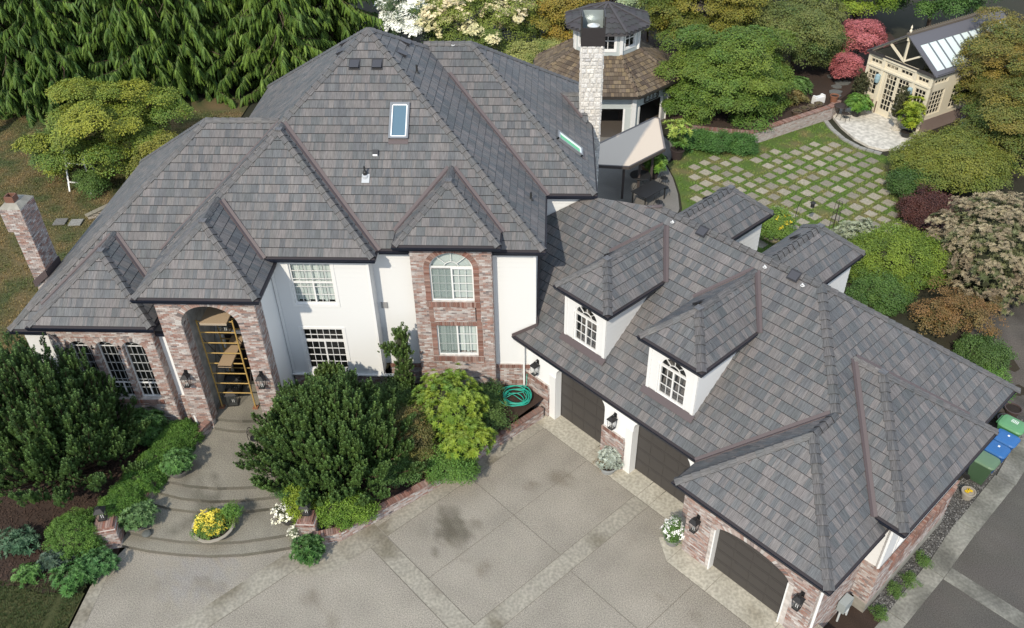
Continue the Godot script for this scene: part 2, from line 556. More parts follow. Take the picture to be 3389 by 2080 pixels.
# window in a wall frame; glass set back by deep
# opts: arch (rise), cols, rows, split (vertical slider), transom (y of a cross bar), blind ("slats", "shade", ""), trim (casing width)
func window(parent: Node, o: Vector3, ex: Vector3, nn: Vector3, x0: float, x1: float, y0: float, y1: float, opts := {}) -> void:
	var rise: float = opts.get("arch", 0.0)
	var deep: float = opts.get("deep", 0.05)
	var fw: float = opts.get("frame", 0.055)
	var ey := Vector3.UP
	var oo := o - nn * deep
	var outline := arch_poly(x0, x1, y0, y1, rise) if rise > 0 else rect(x0, y0, x1, y1)
	var inner := arch_poly(x0 + fw, x1 - fw, y0 + fw, y1, rise - fw) if rise > 0 else rect(x0 + fw, y0 + fw, x1 - fw, y1 - fw)
	var frame := MB.new()
	var xm := (x0 + x1) / 2
	for half in [rect(x0 - 1, y0 - 1, xm, y1 + rise + 1), rect(xm, y0 - 1, x1 + 1, y1 + rise + 1)]:
		for q in clip_all(outline, half, [inner]):
			var cp: PackedVector2Array = q
			prism(frame, cp, oo, ex, ey, nn, -0.06, 0.02, 0.02, 0, 1, Color.WHITE, Color.WHITE, Color.WHITE)
	var bar_at := func(a: Vector2, b: Vector2, w: float, proud: float, mb: MB) -> void:
		var d := (b - a).normalized() ; var p := Vector2(-d.y, d.x) * w / 2
		prism(mb, PackedVector2Array([a - p, b - p, b + p, a + p]), oo, ex, ey, nn, -0.03, proud, proud, 0, 1, Color.WHITE, Color.WHITE, Color.WHITE)
	var tr: float = opts.get("transom", -1.0)
	if rise > 0 and opts.get("spring_bar", true): bar_at.call(Vector2(x0 + fw, y1), Vector2(x1 - fw, y1), opts.get("spring_w", 0.045), 0.012, frame)
	if tr > 0: bar_at.call(Vector2(x0 + fw, tr), Vector2(x1 - fw, tr), opts.get("transom_w", 0.07), 0.014, frame)
	var top_of_split: float = tr if tr > 0 and opts.get("split_low", true) else y1
	if opts.get("split", false): bar_at.call(Vector2(xm, y0 + fw), Vector2(xm, top_of_split), opts.get("split_w", 0.06), 0.016, frame)
	var f := obj("window", frame, opts.get("mat", M.trim), parent)
	var mw: float = opts.get("muntin", 0.014)
	var munt := MB.new()
	var cols: int = opts.get("cols", 3); var rows: int = opts.get("rows", 4)
	for i in range(1, cols):
		var x := lerpf(x0 + fw, x1 - fw, float(i) / cols)
		if opts.get("split", false) and absf(x - xm) < 0.05 and tr < 0: continue
		bar_at.call(Vector2(x, y0 + fw), Vector2(x, y1), mw, 0.004, munt)
	for j in range(1, rows):
		var y := lerpf(y0 + fw, y1, float(j) / rows)
		bar_at.call(Vector2(x0 + fw, y), Vector2(x1 - fw, y), mw, 0.005, munt)
	if rise > 0:
		var rr := (x1 - x0) / 2 - fw
		var k: float = opts.get("fan", 0.4)
		var spokes: int = opts.get("spokes", 3)
		var prev := Vector2.ZERO
		for i in 13:
			var a := PI * i / 12
			var p := Vector2(xm + cos(a) * rr * k, y1 + sin(a) * (rise - fw) * k)
			if i > 0: bar_at.call(prev, p, mw, 0.005, munt)
			prev = p
		for i in spokes:
			var a := PI * (i + 1.0) / (spokes + 1)
			bar_at.call(Vector2(xm + cos(a) * rr * k, y1 + sin(a) * (rise - fw) * k), Vector2(xm + cos(a) * rr, y1 + sin(a) * (rise - fw)), mw, 0.006, munt)
	if munt.v.size() > 0: obj("muntin", munt, opts.get("munt_mat", opts.get("mat", M.trim)), f)
	var glass := MB.new()
	var gi: PackedVector2Array = inner.duplicate()
	prism(glass, gi, oo - nn * 0.02, ex, ey, nn, -0.004, 0.0, 0.0, 0, 1, Color.WHITE, Color.WHITE, Color.WHITE)
	obj("pane", glass, M.glass, f)
	if opts.has("screen"):
		var sm := MB.new()
		prism(sm, rect(x0 + fw, y0 + fw, xm, top_of_split - (0.0 if rise > 0 else fw)), oo + nn * 0.012, ex, ey, nn, -0.002, 0.0, 0.0, 0, 1, Color.WHITE, Color.WHITE, Color.WHITE)
		obj("insect_screen", sm, M.screen, f)
	var blind: String = opts.get("blind", "")
	if blind == "slats":
		var mb := MB.new()
		var y := y0 + fw + 0.03
		var panels := 4
		for pnl in panels:
			var a := lerpf(x0 + fw, x1 - fw, float(pnl) / panels); var b := lerpf(x0 + fw, x1 - fw, float(pnl + 1) / panels)
			mb.slab(oo - nn * 0.12 + ex * a + ey * (y0 + fw), ex * 0.05, ey * (y1 - y0 - 2 * fw), nn * 0.03)
			mb.slab(oo - nn * 0.12 + ex * (b - 0.05) + ey * (y0 + fw), ex * 0.05, ey * (y1 - y0 - 2 * fw), nn * 0.03)
			y = y0 + fw + 0.04
			while y < y1 - fw:
				mb.slab(oo - nn * 0.13 + ex * (a + 0.05) + ey * y, ex * (b - a - 0.1), (ey * 0.055 - nn * 0.035), (nn * 0.012 + ey * 0.006))
				y += 0.075
		stuff(obj("shutter_slats", mb, M.blind, f))
	elif blind == "shade":
		var mb := MB.new()
		var bi: PackedVector2Array = inner.duplicate()
		prism(mb, bi, oo - nn * 0.1, ex, ey, nn, -0.01, 0.0, 0.0, 0, 1, Color.WHITE, Color.WHITE, Color.WHITE)
		obj("shade", mb, M.blind, f)
	else:
		# near-black sheet behind the glass: the shade of an unlit interior as colour
		var mb := MB.new()
		var bi: PackedVector2Array = inner.duplicate()
		prism(mb, bi, oo - nn * 0.7, ex, ey, nn, -0.01, 0.0, 0.0, 0, 1, Color.WHITE, Color.WHITE, Color.WHITE)
		obj("dark_interior_sheet", mb, M.dark, f)
	var tw: float = opts.get("trim", 0.0)
	if tw > 0:
		var cas := MB.new()
		for q in [rect(x0 - tw, y0 - tw, x0, y1 + tw), rect(x1, y0 - tw, x1 + tw, y1 + tw), rect(x0, y1, x1, y1 + tw), rect(x0, y0 - tw, x1, y0)]:
			prism(cas, q, o, ex, ey, nn, 0.0, 0.035, 0.035, 0, 1, Color.WHITE, Color.WHITE, Color.WHITE)
		obj("casing", cas, M.trim, f)

# ---------------------------------------------------------------- the house
func plain_part(called: String, parent: Node, m: Material, boxes: Array) -> MeshInstance3D:
	var mb := MB.new()
	for b in boxes: mb.box(b[0], b[1], Color.WHITE, b[2] if b.size() > 2 else Basis.IDENTITY)
	return obj(called, mb, m, parent)

func add_roofs() -> void:
	var E1 := 7.403
	var X := Vector3.RIGHT; var F := Vector3.BACK; var O := Vector3.ZERO
	var main := MeshInstance3D.new(); main.name = "roof"; house.add_child(main, true)
	var deck := MB.new()
	# main pyramid
	var fl := Vector3(-13.815, E1, -25.274); var fr := Vector3(-0.164, E1, -25.274)
	var bl := Vector3(-13.815, E1, -39.6); var br := Vector3(-0.164, E1, -39.6)
	var ap := Vector3(-6.99, 12.913, -32.1)
	var nf := (F * S + Vector3.UP).normalized(); var nr := (X * S + Vector3.UP).normalized(); var nl := (-X * S + Vector3.UP).normalized(); var nb := (-F * 0.735 + Vector3.UP).normalized()
	roof_face(main, deck, [fl, fr, ap])
	roof_face(main, deck, [fr, br, ap])
	roof_face(main, deck, [bl, fl, ap])
	roof_face(main, deck, [br, bl, ap], 0.11, [], false)
	caps(main, fr + (ap - fr).normalized() * 0.15, ap, nf, nr)
	caps(main, fl.lerp(ap, 0.5), ap, nf, nl)
	caps(main, br, ap, nb, nr)
	caps(main, bl, ap, nb, nl)
	# rear right block
	var c2 := Vector3(1.78, E1, -29.2017); var b2 := Vector3(1.78, E1, -39.42)
	var t2 := Vector3(-3.328, 11.527, -34.31); var v2 := Vector3(-5.27, 11.527, -34.31)
	var n2f := nf
	var chim := [Vector3(1.13, 0, -35.34), Vector3(2.2, 0, -35.34), Vector3(2.2, 0, -36.45), Vector3(1.13, 0, -36.45)]
	roof_face(main, deck, [Vector3(-3.0, E1, -29.2017), c2, t2, v2, Vector3(-6.0, 9.9, -32.3)])
	roof_face(main, deck, [c2, b2, t2])
	roof_face(main, deck, [b2, Vector3(-8.4, E1, -39.42), t2], 0.11, [], false)
	caps(main, c2 + (t2 - c2).normalized() * 0.15, t2, nf, nr)
	caps(main, b2, t2, nr, (-F * S + Vector3.UP).normalized())
	caps(main, t2, v2, nf, (-F * S + Vector3.UP).normalized())
	valley(main, Vector3(-0.164, E1, -29.2), Vector3(-4.2, 10.66, -33.24), nr, nf, 0.13)
	# small cricket behind the stone chimney
	var ck := Vector3(0.35, 8.56, -36.11)
	roof_face(main, deck, [Vector3(1.5, 7.63, -34.96), Vector3(1.5, 8.56, -36.11), ck])
	caps(main, Vector3(1.25, 8.56, -36.11), ck, nf, (-F * S + Vector3.UP).normalized(), 0.13)
	valley(main, Vector3(1.25, 7.83, -35.21), ck, nr, nf, 0.1)
	# left wing, lower and deeper
	var E3 := 5.142
	var l3 := Vector3(-19.44, E3, -23.266); var lb := Vector3(-19.44, E3, -36.124); var L := Vector3(-13.011, 10.333, -29.695)
	roof_face(main, deck, [l3, Vector3(-13.58, E3, -23.266), Vector3(-13.58, 7.03, -25.6), Vector3(-9.9, 7.03, -25.6), Vector3(-9.9, 10.333, -29.695), L])
	roof_face(main, deck, [lb, l3, L])
	roof_face(main, deck, [lb, Vector3(-9.9, E3, -36.124), Vector3(-9.9, 10.333, -29.695), L], 0.11, [], false)
	caps(main, l3 + (L - l3).normalized() * 0.15, L, nf, nl)
	caps(main, lb, L, nl, (-F * S + Vector3.UP).normalized())
	caps(main, L, Vector3(-10.25, 10.333, -29.695), nf, (-F * S + Vector3.UP).normalized())
	obj("roof_deck", deck, M.deck, main)
	# centre front hip
	var cen := MeshInstance3D.new(); cen.name = "front_roof"; house.add_child(cen, true)
	deck = MB.new()
	var h4 := hip(cen, deck, O, X, F, -13.747, -6.1, -24.704, -32.0, E1, S, {"zb_left": -26.1, "zb_right": -25.3, "ridge_to": -28.9})
	valley(cen, Vector3(-6.1, E1, -25.274), Vector3(-9.93, 10.49, -29.1), nr, nf, 0.14)
	valley(cen, Vector3(-13.747, E1, -26.06), Vector3(-10.2, 10.26, -29.6), nl, nf, 0.1)
	obj("roof_deck", deck, M.deck, cen)
	# porch roof
	var por := MeshInstance3D.new(); por.name = "porch_roof"; house.add_child(por, true)
	deck = MB.new()
	hip(por, deck, O, X, F, -14.092, -9.688, -22.617, -28.2, 7.114, 0.8037, {"zb_left": -25.75, "zb_right": -25.0, "ridge_to": -26.3})
	valley(por, Vector3(-10.05, 7.403, -24.704), Vector3(-11.75, 8.79, -26.35), nr, nf, 0.13)
	valley(por, Vector3(-14.092, 7.114, -25.7), Vector3(-12.4, 8.48, -27.4), nl, nf, 0.1)
	obj("roof_deck", deck, M.deck, por)
	# three-window bay roof
	var b6 := MeshInstance3D.new(); b6.name = "window_bay_roof"; house.add_child(b6, true)
	deck = MB.new()
	hip(b6, deck, O, X, F, -18.25, -13.682, -22.712, -27.5, 5.7736, 0.7602, {"zb_left": -24.1, "zb_right": -24.1, "ridge_to": -26.15})
	valley(b6, Vector3(-13.682, 5.7736, -24.05), Vector3(-15.9, 7.46, -26.13), nr, nf, 0.13)
	valley(b6, Vector3(-18.25, 5.7736, -24.05), Vector3(-16.05, 7.46, -26.13), nl, nf, 0.1)
	obj("roof_deck", deck, M.deck, b6)
	# tall window bay roof
	var b7 := MeshInstance3D.new(); b7.name = "brick_bay_roof"; house.add_child(b7, true)
	deck = MB.new()
	hip(b7, deck, O, X, F, -5.533, -1.707, -24.818, -28.4, 7.863, 0.8224, {"zb_left": -25.85, "zb_right": -25.85, "ridge_to": -27.7})
	valley(b7, Vector3(-1.707, 7.863, -25.85), Vector3(-3.55, 9.39, -27.74), nr, nf, 0.13)
	valley(b7, Vector3(-5.533, 7.863, -25.85), Vector3(-3.69, 9.39, -27.74), nl, nf, 0.13)
	obj("roof_deck", deck, M.deck, b7)
	# garage wing
	var gr := MeshInstance3D.new(); gr.name = "garage_roof"; house.add_child(gr, true)
	deck = MB.new()
	var E := 3.332; var h := 2.8156; var ya := E + SG * h; var vr := -6.6945; var yr := 7.782; var vg := -1.258; var vb := -12.13
	var gap := gp(-h, ya, -h); var grb := gp(-h, ya, vg - h); var gre := gp(-5.444, yr, vr)
	var ngf := (V * SG + Vector3.UP).normalized(); var ngr := (U * SG + Vector3.UP).normalized(); var ngb := (-V * SG + Vector3.UP).normalized(); var ngl := (-U * SG + Vector3.UP).normalized()
	# where the garage roof meets the house: along its front wall, then its side wall
	var tip := gp(-14.456, E, vg)
	var on_plane := func(x: float, z: float) -> Vector3:
		var d := Vector3(x, 0, z) - G
		var v := d.dot(V)
		return Vector3(x, E + SG * (vg - v), z)
	var corner: Vector3 = on_plane.call(-0.5, -25.61); var k2: Vector3 = on_plane.call(-0.5, -29.5); var k3: Vector3 = on_plane.call(1.4, -29.5)
	var rl := gp(-12.05, yr, vr)
	roof_face(gr, deck, [tip, gp(-5.631, E, vg), grb, gre, rl, k3, k2, corner])
	roof_face(gr, deck, [gp(0, E, 0), gp(0, E, vb), gre, grb, gap])
	roof_face(gr, deck, [gp(-5.631, E, 0), gp(0, E, 0), gap])
	roof_face(gr, deck, [gp(-5.631, E, vg), gp(-5.631, E, 0), gap, grb])
	roof_face(gr, deck, [gp(0, E, vb), gp(-14, E, vb), gp(-12.05, yr, vr), gre], 0.11, [])
	caps(gr, gp(0, E, 0) + (gap - gp(0, E, 0)).normalized() * 0.15, gap, ngf, ngr)
	caps(gr, gp(-5.631, E, 0) + (gap - gp(-5.631, E, 0)).normalized() * 0.15, gap, ngf, ngl)
	caps(gr, gap, grb, ngl, ngr)
	caps(gr, grb, gre, ngf, ngr)
	caps(gr, gre, rl, ngf, ngb)
	caps(gr, gp(0, E, vb), gre, ngr, ngb)
	valley(gr, gp(-5.631, E, vg), gp(-h - 0.1, ya - 0.08, vg - h + 0.1), ngl, ngf, 0.13)
	valley(gr, k2 + Vector3(1.95, 0.5, 0.05), rl, nr, ngf, 0.12, true)
	# step flashing along the house wall
	var sf := MB.new()
	sf.slab(corner + Vector3(0.02, 0.03, 0.05), k2 - corner, Vector3(0, 0.18, 0), Vector3(0.03, 0, 0))
	sf.slab(corner + Vector3(0.06, 0.05, 0), k2 - corner, Vector3(0.05, -0.012, 0.03) * 2.0, ngf * 0.01)
	sf.slab(tip + Vector3(0.02, 0.03, 0.05), corner - tip, Vector3(0, 0.14, 0), Vector3(0, 0, 0.03))
	obj("wall_flashing", sf, M.flashing, gr)
	obj("roof_deck", deck, M.deck, gr)
	# side wing
	var sw := MeshInstance3D.new(); sw.name = "side_wing_roof"; house.add_child(sw, true)
	deck = MB.new()
	hip(sw, deck, G, -V, U, 2.99, 9.108, 0.529, -3.56, 3.73, SG, {"zb_left": -0.5, "zb_right": -0.5, "ridge_to": -3.5})
	valley(sw, gp(-0.49, 3.73, -2.99), gp(-3.5, 6.2, -6.0), ngf, ngr, 0.13)
	valley(sw, gp(-0.49, 3.73, -9.108), gp(-3.5, 6.2, -6.1), ngb, ngr, 0.13)
	obj("roof_deck", deck, M.deck, sw)
	# dormers
	for i in 4:
		var front := i < 2
		var u0 := -12.85 if i % 2 == 0 else -8.94
		var u1 := -10.2 if i % 2 == 0 else -6.26
		var dr := MeshInstance3D.new(); dr.name = "dormer_roof"; house.add_child(dr, true)
		deck = MB.new()
		var FX := V if front else -V; var XX := U if front else -U
		var OO := G if front else G + V * vr * 2
		var x0 := u0 if front else -u1; var x1 := u1 if front else -u0
		if front: hip(dr, deck, OO, XX, FX, x0, x1, -1.83, -6.4, 6.28, 0.88, {"zb_left": -4.86, "zb_right": -4.86, "ridge_to": -6.2})
		else: hip(dr, deck, OO, XX, FX, x0, x1, -1.83, -6.4, 6.28, 0.88, {"zb_left": -4.86, "zb_right": -4.86, "ridge_to": -6.2})
		var um := (u0 + u1) / 2
		if front:
			valley(dr, gp(u1, 6.28, -4.85), gp(um + 0.05, 7.44, -6.26), ngr, ngf, 0.12)
			valley(dr, gp(u0, 6.28, -4.85), gp(um - 0.05, 7.44, -6.26), ngl, ngf, 0.12)
			gutter(dr, [gp(u0, 6.28, -4.7), gp(u0, 6.28, -1.83), gp(u1, 6.28, -1.83), gp(u1, 6.28, -4.78)])
		else:
			gutter(dr, [gp(u1, 6.28, vr * 2 + 4.78), gp(u1, 6.28, vr * 2 + 1.83), gp(u0, 6.28, vr * 2 + 1.83), gp(u0, 6.28, vr * 2 + 4.78)])
		obj("roof_deck", deck, M.deck, dr)
		soffit(dr, [gp(u0 + 0.1, 6.15, -1.93), gp(u1 - 0.1, 6.15, -1.93), gp(u1 - 0.1, 6.15, -4.6), gp(u0 + 0.1, 6.15, -4.6)] if front else [gp(u0 + 0.1, 6.15, -11.46), gp(u1 - 0.1, 6.15, -11.46), gp(u1 - 0.1, 6.15, -8.7), gp(u0 + 0.1, 6.15, -8.7)])
		# black louvre vent on the left slope
		if front: roof_vent(dr, gp(um - 0.42, 7.45 - 0.3, -3.2 - 0.55), (-U * 0.88 + Vector3.UP).normalized(), V, 0.24, 0.28, 0.09)
		else: roof_vent(dr, gp(um - 0.5, 7.45 - 0.36, vr * 2 + 3.9), (-U * 0.88 + Vector3.UP).normalized(), V, 0.24, 0.3, 0.09)
	# gutters along the eaves
	gutter(main, [Vector3(-6.1, E1, -25.274), Vector3(-5.05, E1, -25.274)])
	gutter(main, [Vector3(-2.06, E1, -25.274), Vector3(-0.164, E1, -25.274), Vector3(-0.164, E1, -29.2), Vector3(1.78, E1, -29.2), Vector3(1.78, E1, -35.33)])
	gutter(main, [Vector3(-13.815, E1, -39.6), Vector3(-13.815, E1, -26.3)])
	gutter(main, [lb, Vector3(-19.44, E3, -27.6)])
	gutter(main, [Vector3(-19.44, E3, -26.6), l3, Vector3(-17.6, E3, -23.266)])
	gutter(main, [Vector3(-14.1, E3, -23.266), Vector3(-13.5, E3, -23.266)])
	gutter(cen, [Vector3(-10.0, E1, -24.704), Vector3(-6.1, E1, -24.704), Vector3(-6.1, E1, -25.26)])
	gutter(por, [Vector3(-14.092, 7.114, -25.7), Vector3(-14.092, 7.114, -22.617), Vector3(-9.688, 7.114, -22.617), Vector3(-9.688, 7.114, -24.95)])
	gutter(b6, [Vector3(-18.25, 5.7736, -24.05), Vector3(-18.25, 5.7736, -22.712), Vector3(-13.682, 5.7736, -22.712), Vector3(-13.682, 5.7736, -24.05)])
	gutter(b7, [Vector3(-5.533, 7.863, -25.85), Vector3(-5.533, 7.863, -24.818), Vector3(-1.707, 7.863, -24.818), Vector3(-1.707, 7.863, -25.85)])
	gutter(gr, [tip + Vector3(0, 0, 0), gp(-5.631, E, vg), gp(-5.631, E, 0), gp(0, E, 0), gp(0, E, -3.0)])
	gutter(gr, [gp(0, E, -9.1), gp(0, E, vb)])
	gutter(sw, [gp(-0.45, 3.73, -2.99), gp(0.529, 3.73, -2.99), gp(0.529, 3.73, -9.108), gp(-0.45, 3.73, -9.108)])
	# soffits
	soffit(main, [Vector3(-6.1, E1 - 0.13, -25.37), Vector3(-0.26, E1 - 0.13, -25.37), Vector3(-0.26, E1 - 0.13, -29.2), Vector3(-6.1, E1 - 0.13, -29.2)])
	soffit(main, [Vector3(-0.4, E1 - 0.125, -29.3), Vector3(1.68, E1 - 0.125, -29.3), Vector3(1.68, E1 - 0.125, -35.3), Vector3(-0.4, E1 - 0.125, -35.3)])
	soffit(cen, [Vector3(-13.6, E1 - 0.135, -24.8), Vector3(-6.2, E1 - 0.135, -24.8), Vector3(-6.2, E1 - 0.135, -25.6), Vector3(-13.6, E1 - 0.135, -25.6)])
	soffit(por, [Vector3(-14.0, 6.97, -22.72), Vector3(-9.78, 6.97, -22.72), Vector3(-9.78, 6.97, -25.3), Vector3(-14.0, 6.97, -25.3)])
	soffit(b6, [Vector3(-18.15, 5.63, -22.81), Vector3(-13.78, 5.63, -22.81), Vector3(-13.78, 5.63, -23.9), Vector3(-18.15, 5.63, -23.9)])
	soffit(b7, [Vector3(-5.43, 7.72, -24.92), Vector3(-1.81, 7.72, -24.92), Vector3(-1.81, 7.72, -25.75), Vector3(-5.43, 7.72, -25.75)])
	soffit(main, [Vector3(-19.34, E3 - 0.13, -23.37), Vector3(-13.5, E3 - 0.13, -23.37), Vector3(-13.5, E3 - 0.13, -24.4), Vector3(-19.34, E3 - 0.13, -24.4)])
	soffit(gr, [gp(-14.3, E - 0.13, vg - 0.1), gp(-5.5, E - 0.13, vg - 0.1), gp(-5.5, E - 0.13, -2.4), gp(-14.0, E - 0.13, -2.4)])
	soffit(gr, [gp(-5.53, E - 0.125, -0.1), gp(-0.1, E - 0.125, -0.1), gp(-0.1, E - 0.125, -1.3), gp(-5.53, E - 0.125, -1.3)])
	soffit(gr, [gp(-1.0, E - 0.12, -1.2), gp(-0.1, E - 0.12, -1.2), gp(-0.1, E - 0.12, -12.0), gp(-1.0, E - 0.12, -12.0)])
	soffit(sw, [gp(-0.6, 3.6, -3.09), gp(0.43, 3.6, -3.09), gp(0.43, 3.6, -9.0), gp(-0.6, 3.6, -9.0)])
	# box vents, pipes, skylights
	for x in [-7.4, -6.55]: roof_vent(main, Vector3(x, 11.975, -30.93), nf, nf.cross(X).normalized(), 0.34, 0.36, 0.14)
	for p in [Vector3(-5.83, 11.97, -33.2), Vector3(-5.81, 11.95, -32.07)]: roof_vent(main, p, nr, -nr.cross(F).normalized(), 0.34, 0.36, 0.14)
	for p in [Vector3(-8.19, 11.94, -33.24), Vector3(-8.1, 12.01, -32.1)]: roof_vent(main, p, nl, nl.cross(F).normalized(), 0.34, 0.36, 0.14)
	var duct := MB.new()
	duct.box(Vector3(-6.4, 9.78, -28.15), Vector3(0.2, 0.12, 0.2), Color(0.03, 0.03, 0.033), Basis(X, nf, X.cross(nf)))
	duct.box(Vector3(-6.4, 9.73, -28.03), Vector3(0.17, 0.1, 0.04), Color(0.8, 0.8, 0.8), Basis(X, nf, X.cross(nf)))
	obj("exhaust_vent", duct, M.paint, main)
	var pv := MB.new()
	pv.box(Vector3(-6.7, 9.16, -27.36), Vector3(0.28, 0.02, 0.34), Color(0.4, 0.42, 0.44), Basis(X, nf, X.cross(nf)))
	pv.lathe(Vector3(-6.72, 9.14, -27.45), [[0.13, 0.0], [0.12, 0.1], [0.06, 0.14]], 14, Color(0.4, 0.42, 0.44))
	pv.lathe(Vector3(-6.72, 9.24, -27.45), [[0.075, 0.0], [0.075, 0.14], [0.05, 0.17], [0.05, 0.2], [0.035, 0.21], [0.035, 0.36], [0.0, 0.36]], 12, Color(0.03, 0.03, 0.03))
	obj("plumbing_vent", pv, M.paint, main)
	for p in [Vector3(-5.17, 11.43, -31.45), Vector3(-0.77, 7.88, -28.1)]:
		var q := MB.new()
		q.box(p, Vector3(0.3, 0.02, 0.3), Color(0.25, 0.27, 0.3), Basis(X.slide(nr).normalized(), nr, X.slide(nr).normalized().cross(nr)))
		q.lathe(p, [[0.1, -0.02], [0.06, 0.08], [0.04, 0.09], [0.04, 0.34], [0.0, 0.34]], 12, Color(0.025, 0.025, 0.027))
		obj("plumbing_vent", q, M.paint, main)
	skylight(main, Vector3(-5.6, 10.53, -29.15), nf, X, 0.72, 1.42, Color(0.10, 0.165, 0.22), M.glass)
	skylight(main, Vector3(0.66, 8.3, -31.78), nr, -F, 0.66, 1.3, Color(0.08, 0.42, 0.2), M.glass)
	# roof anchors along the ridges: small pale rings
	for p in [Vector3(-4.06, 11.44, -34.16), gp(-11.3, 7.6, -6.36), gp(-7.35, 7.6, -6.36), gp(-5.9, 7.6, -6.36)]:
		var q := MB.new()
		var ring := PackedVector3Array()
		for i in 13: ring.append(p + Vector3(cos(i * TAU / 12) * 0.06, 0.05, sin(i * TAU / 12) * 0.06))
		q.tube(ring, 0.012, 6)
		q.box(p + Vector3(0.03, 0.03, -0.1), Vector3(0.04, 0.02, 0.16))
		obj("roof_anchor", q, M.trim, main)
	for p in [gp(-10.1, 7.72, -6.55), gp(-6.35, 7.72, -6.55)]: roof_vent(gr, p, ngf, V, 0.32, 0.3, 0.07)

func roof_vent(part: Node, p: Vector3, nn: Vector3, down: Vector3, w: float, l: float, h: float) -> void:
	down = down.slide(nn).normalized()
	if down.y > 0: down = -down
	var x := down.cross(nn).normalized()
	var mb := MB.new()
	var c := Color(0.022, 0.022, 0.025)
	mb.box(p + nn * 0.03, Vector3(w * 1.25, 0.012, l * 1.3), c, Basis(x, nn, x.cross(nn)))
	# hood: low at the top, open and high at the lower end
	var A := p - down * l * 0.5 - x * w * 0.5 + nn * 0.035; var B := A + x * w
	var C := p + down * l * 0.5 + x * w * 0.5 + nn * h; var D := C - x * w
	mb.quad(A, D, C, B, Color(0.05, 0.05, 0.055))
	mb.quad(D, D - nn * h * 0.45, C - nn * h * 0.45, C, Color(0.03, 0.03, 0.033))
	mb.tri(A, D - nn * (h - 0.035), D, c)
	mb.tri(B, C, C - nn * (h - 0.035), c)
	mb.box(p + down * l * 0.42 + nn * 0.04, Vector3(w * 0.9, 0.04, 0.02), Color(0.01, 0.01, 0.01), Basis(x, nn, x.cross(nn)))
	obj("roof_vent", mb, M.paint, part)

func skylight(part: Node, p: Vector3, nn: Vector3, ex: Vector3, w: float, l: float, tint: Color, gm: Material) -> void:
	var ey := nn.cross(ex).normalized()
	var b := Basis(ex, ey, nn)
	var mb := MB.new()
	var c := Color(0.2, 0.215, 0.23)
	for s in [-1, 1]:
		mb.box(p + ex * s * (w / 2 - 0.035) + nn * 0.07, Vector3(0.07, l, 0.12), c, b)
		mb.box(p + ey * s * (l / 2 - 0.035) + nn * 0.07, Vector3(w, 0.07, 0.118), c, b)
	var f := obj("skylight", mb, M.metal_grey, part)
	var il := MB.new()
	for s in [-1, 1]:
		il.box(p + ex * s * (w / 2 - 0.09) + nn * 0.06, Vector3(0.045, l - 0.14, 0.1), Color(0.75, 0.8, 0.82), b)
		il.box(p + ey * s * (l / 2 - 0.09) + nn * 0.06, Vector3(w - 0.14, 0.045, 0.1), Color(0.75, 0.8, 0.82), b)
	obj("inner_frame", il, M.paint, f)
	var g := MB.new()
	g.box(p + nn * 0.05, Vector3(w - 0.14, l - 0.14, 0.01), tint, b)
	obj("pane", g, M.skyglass, f)
	var fl := MB.new()
	fl.box(p - ey * (l / 2 + 0.09) + nn * 0.035, Vector3(w, 0.2, 0.012), Color.WHITE, b)
	obj("skylight_flashing", fl, M.flashing, f)

func box_wall(called: String, m: Material, a: Vector3, b: Vector3, y0: float, y1: float, thick := 0.15) -> MeshInstance3D:
	var mb := MB.new()
	var d := Vector3(b.x - a.x, 0, b.z - a.z)
	var nn := d.normalized().cross(Vector3.UP)
	mb.slab(Vector3(a.x, y0, a.z) - nn * thick, d, Vector3(0, y1 - y0, 0), nn * thick)
	return obj(called, mb, m, house)

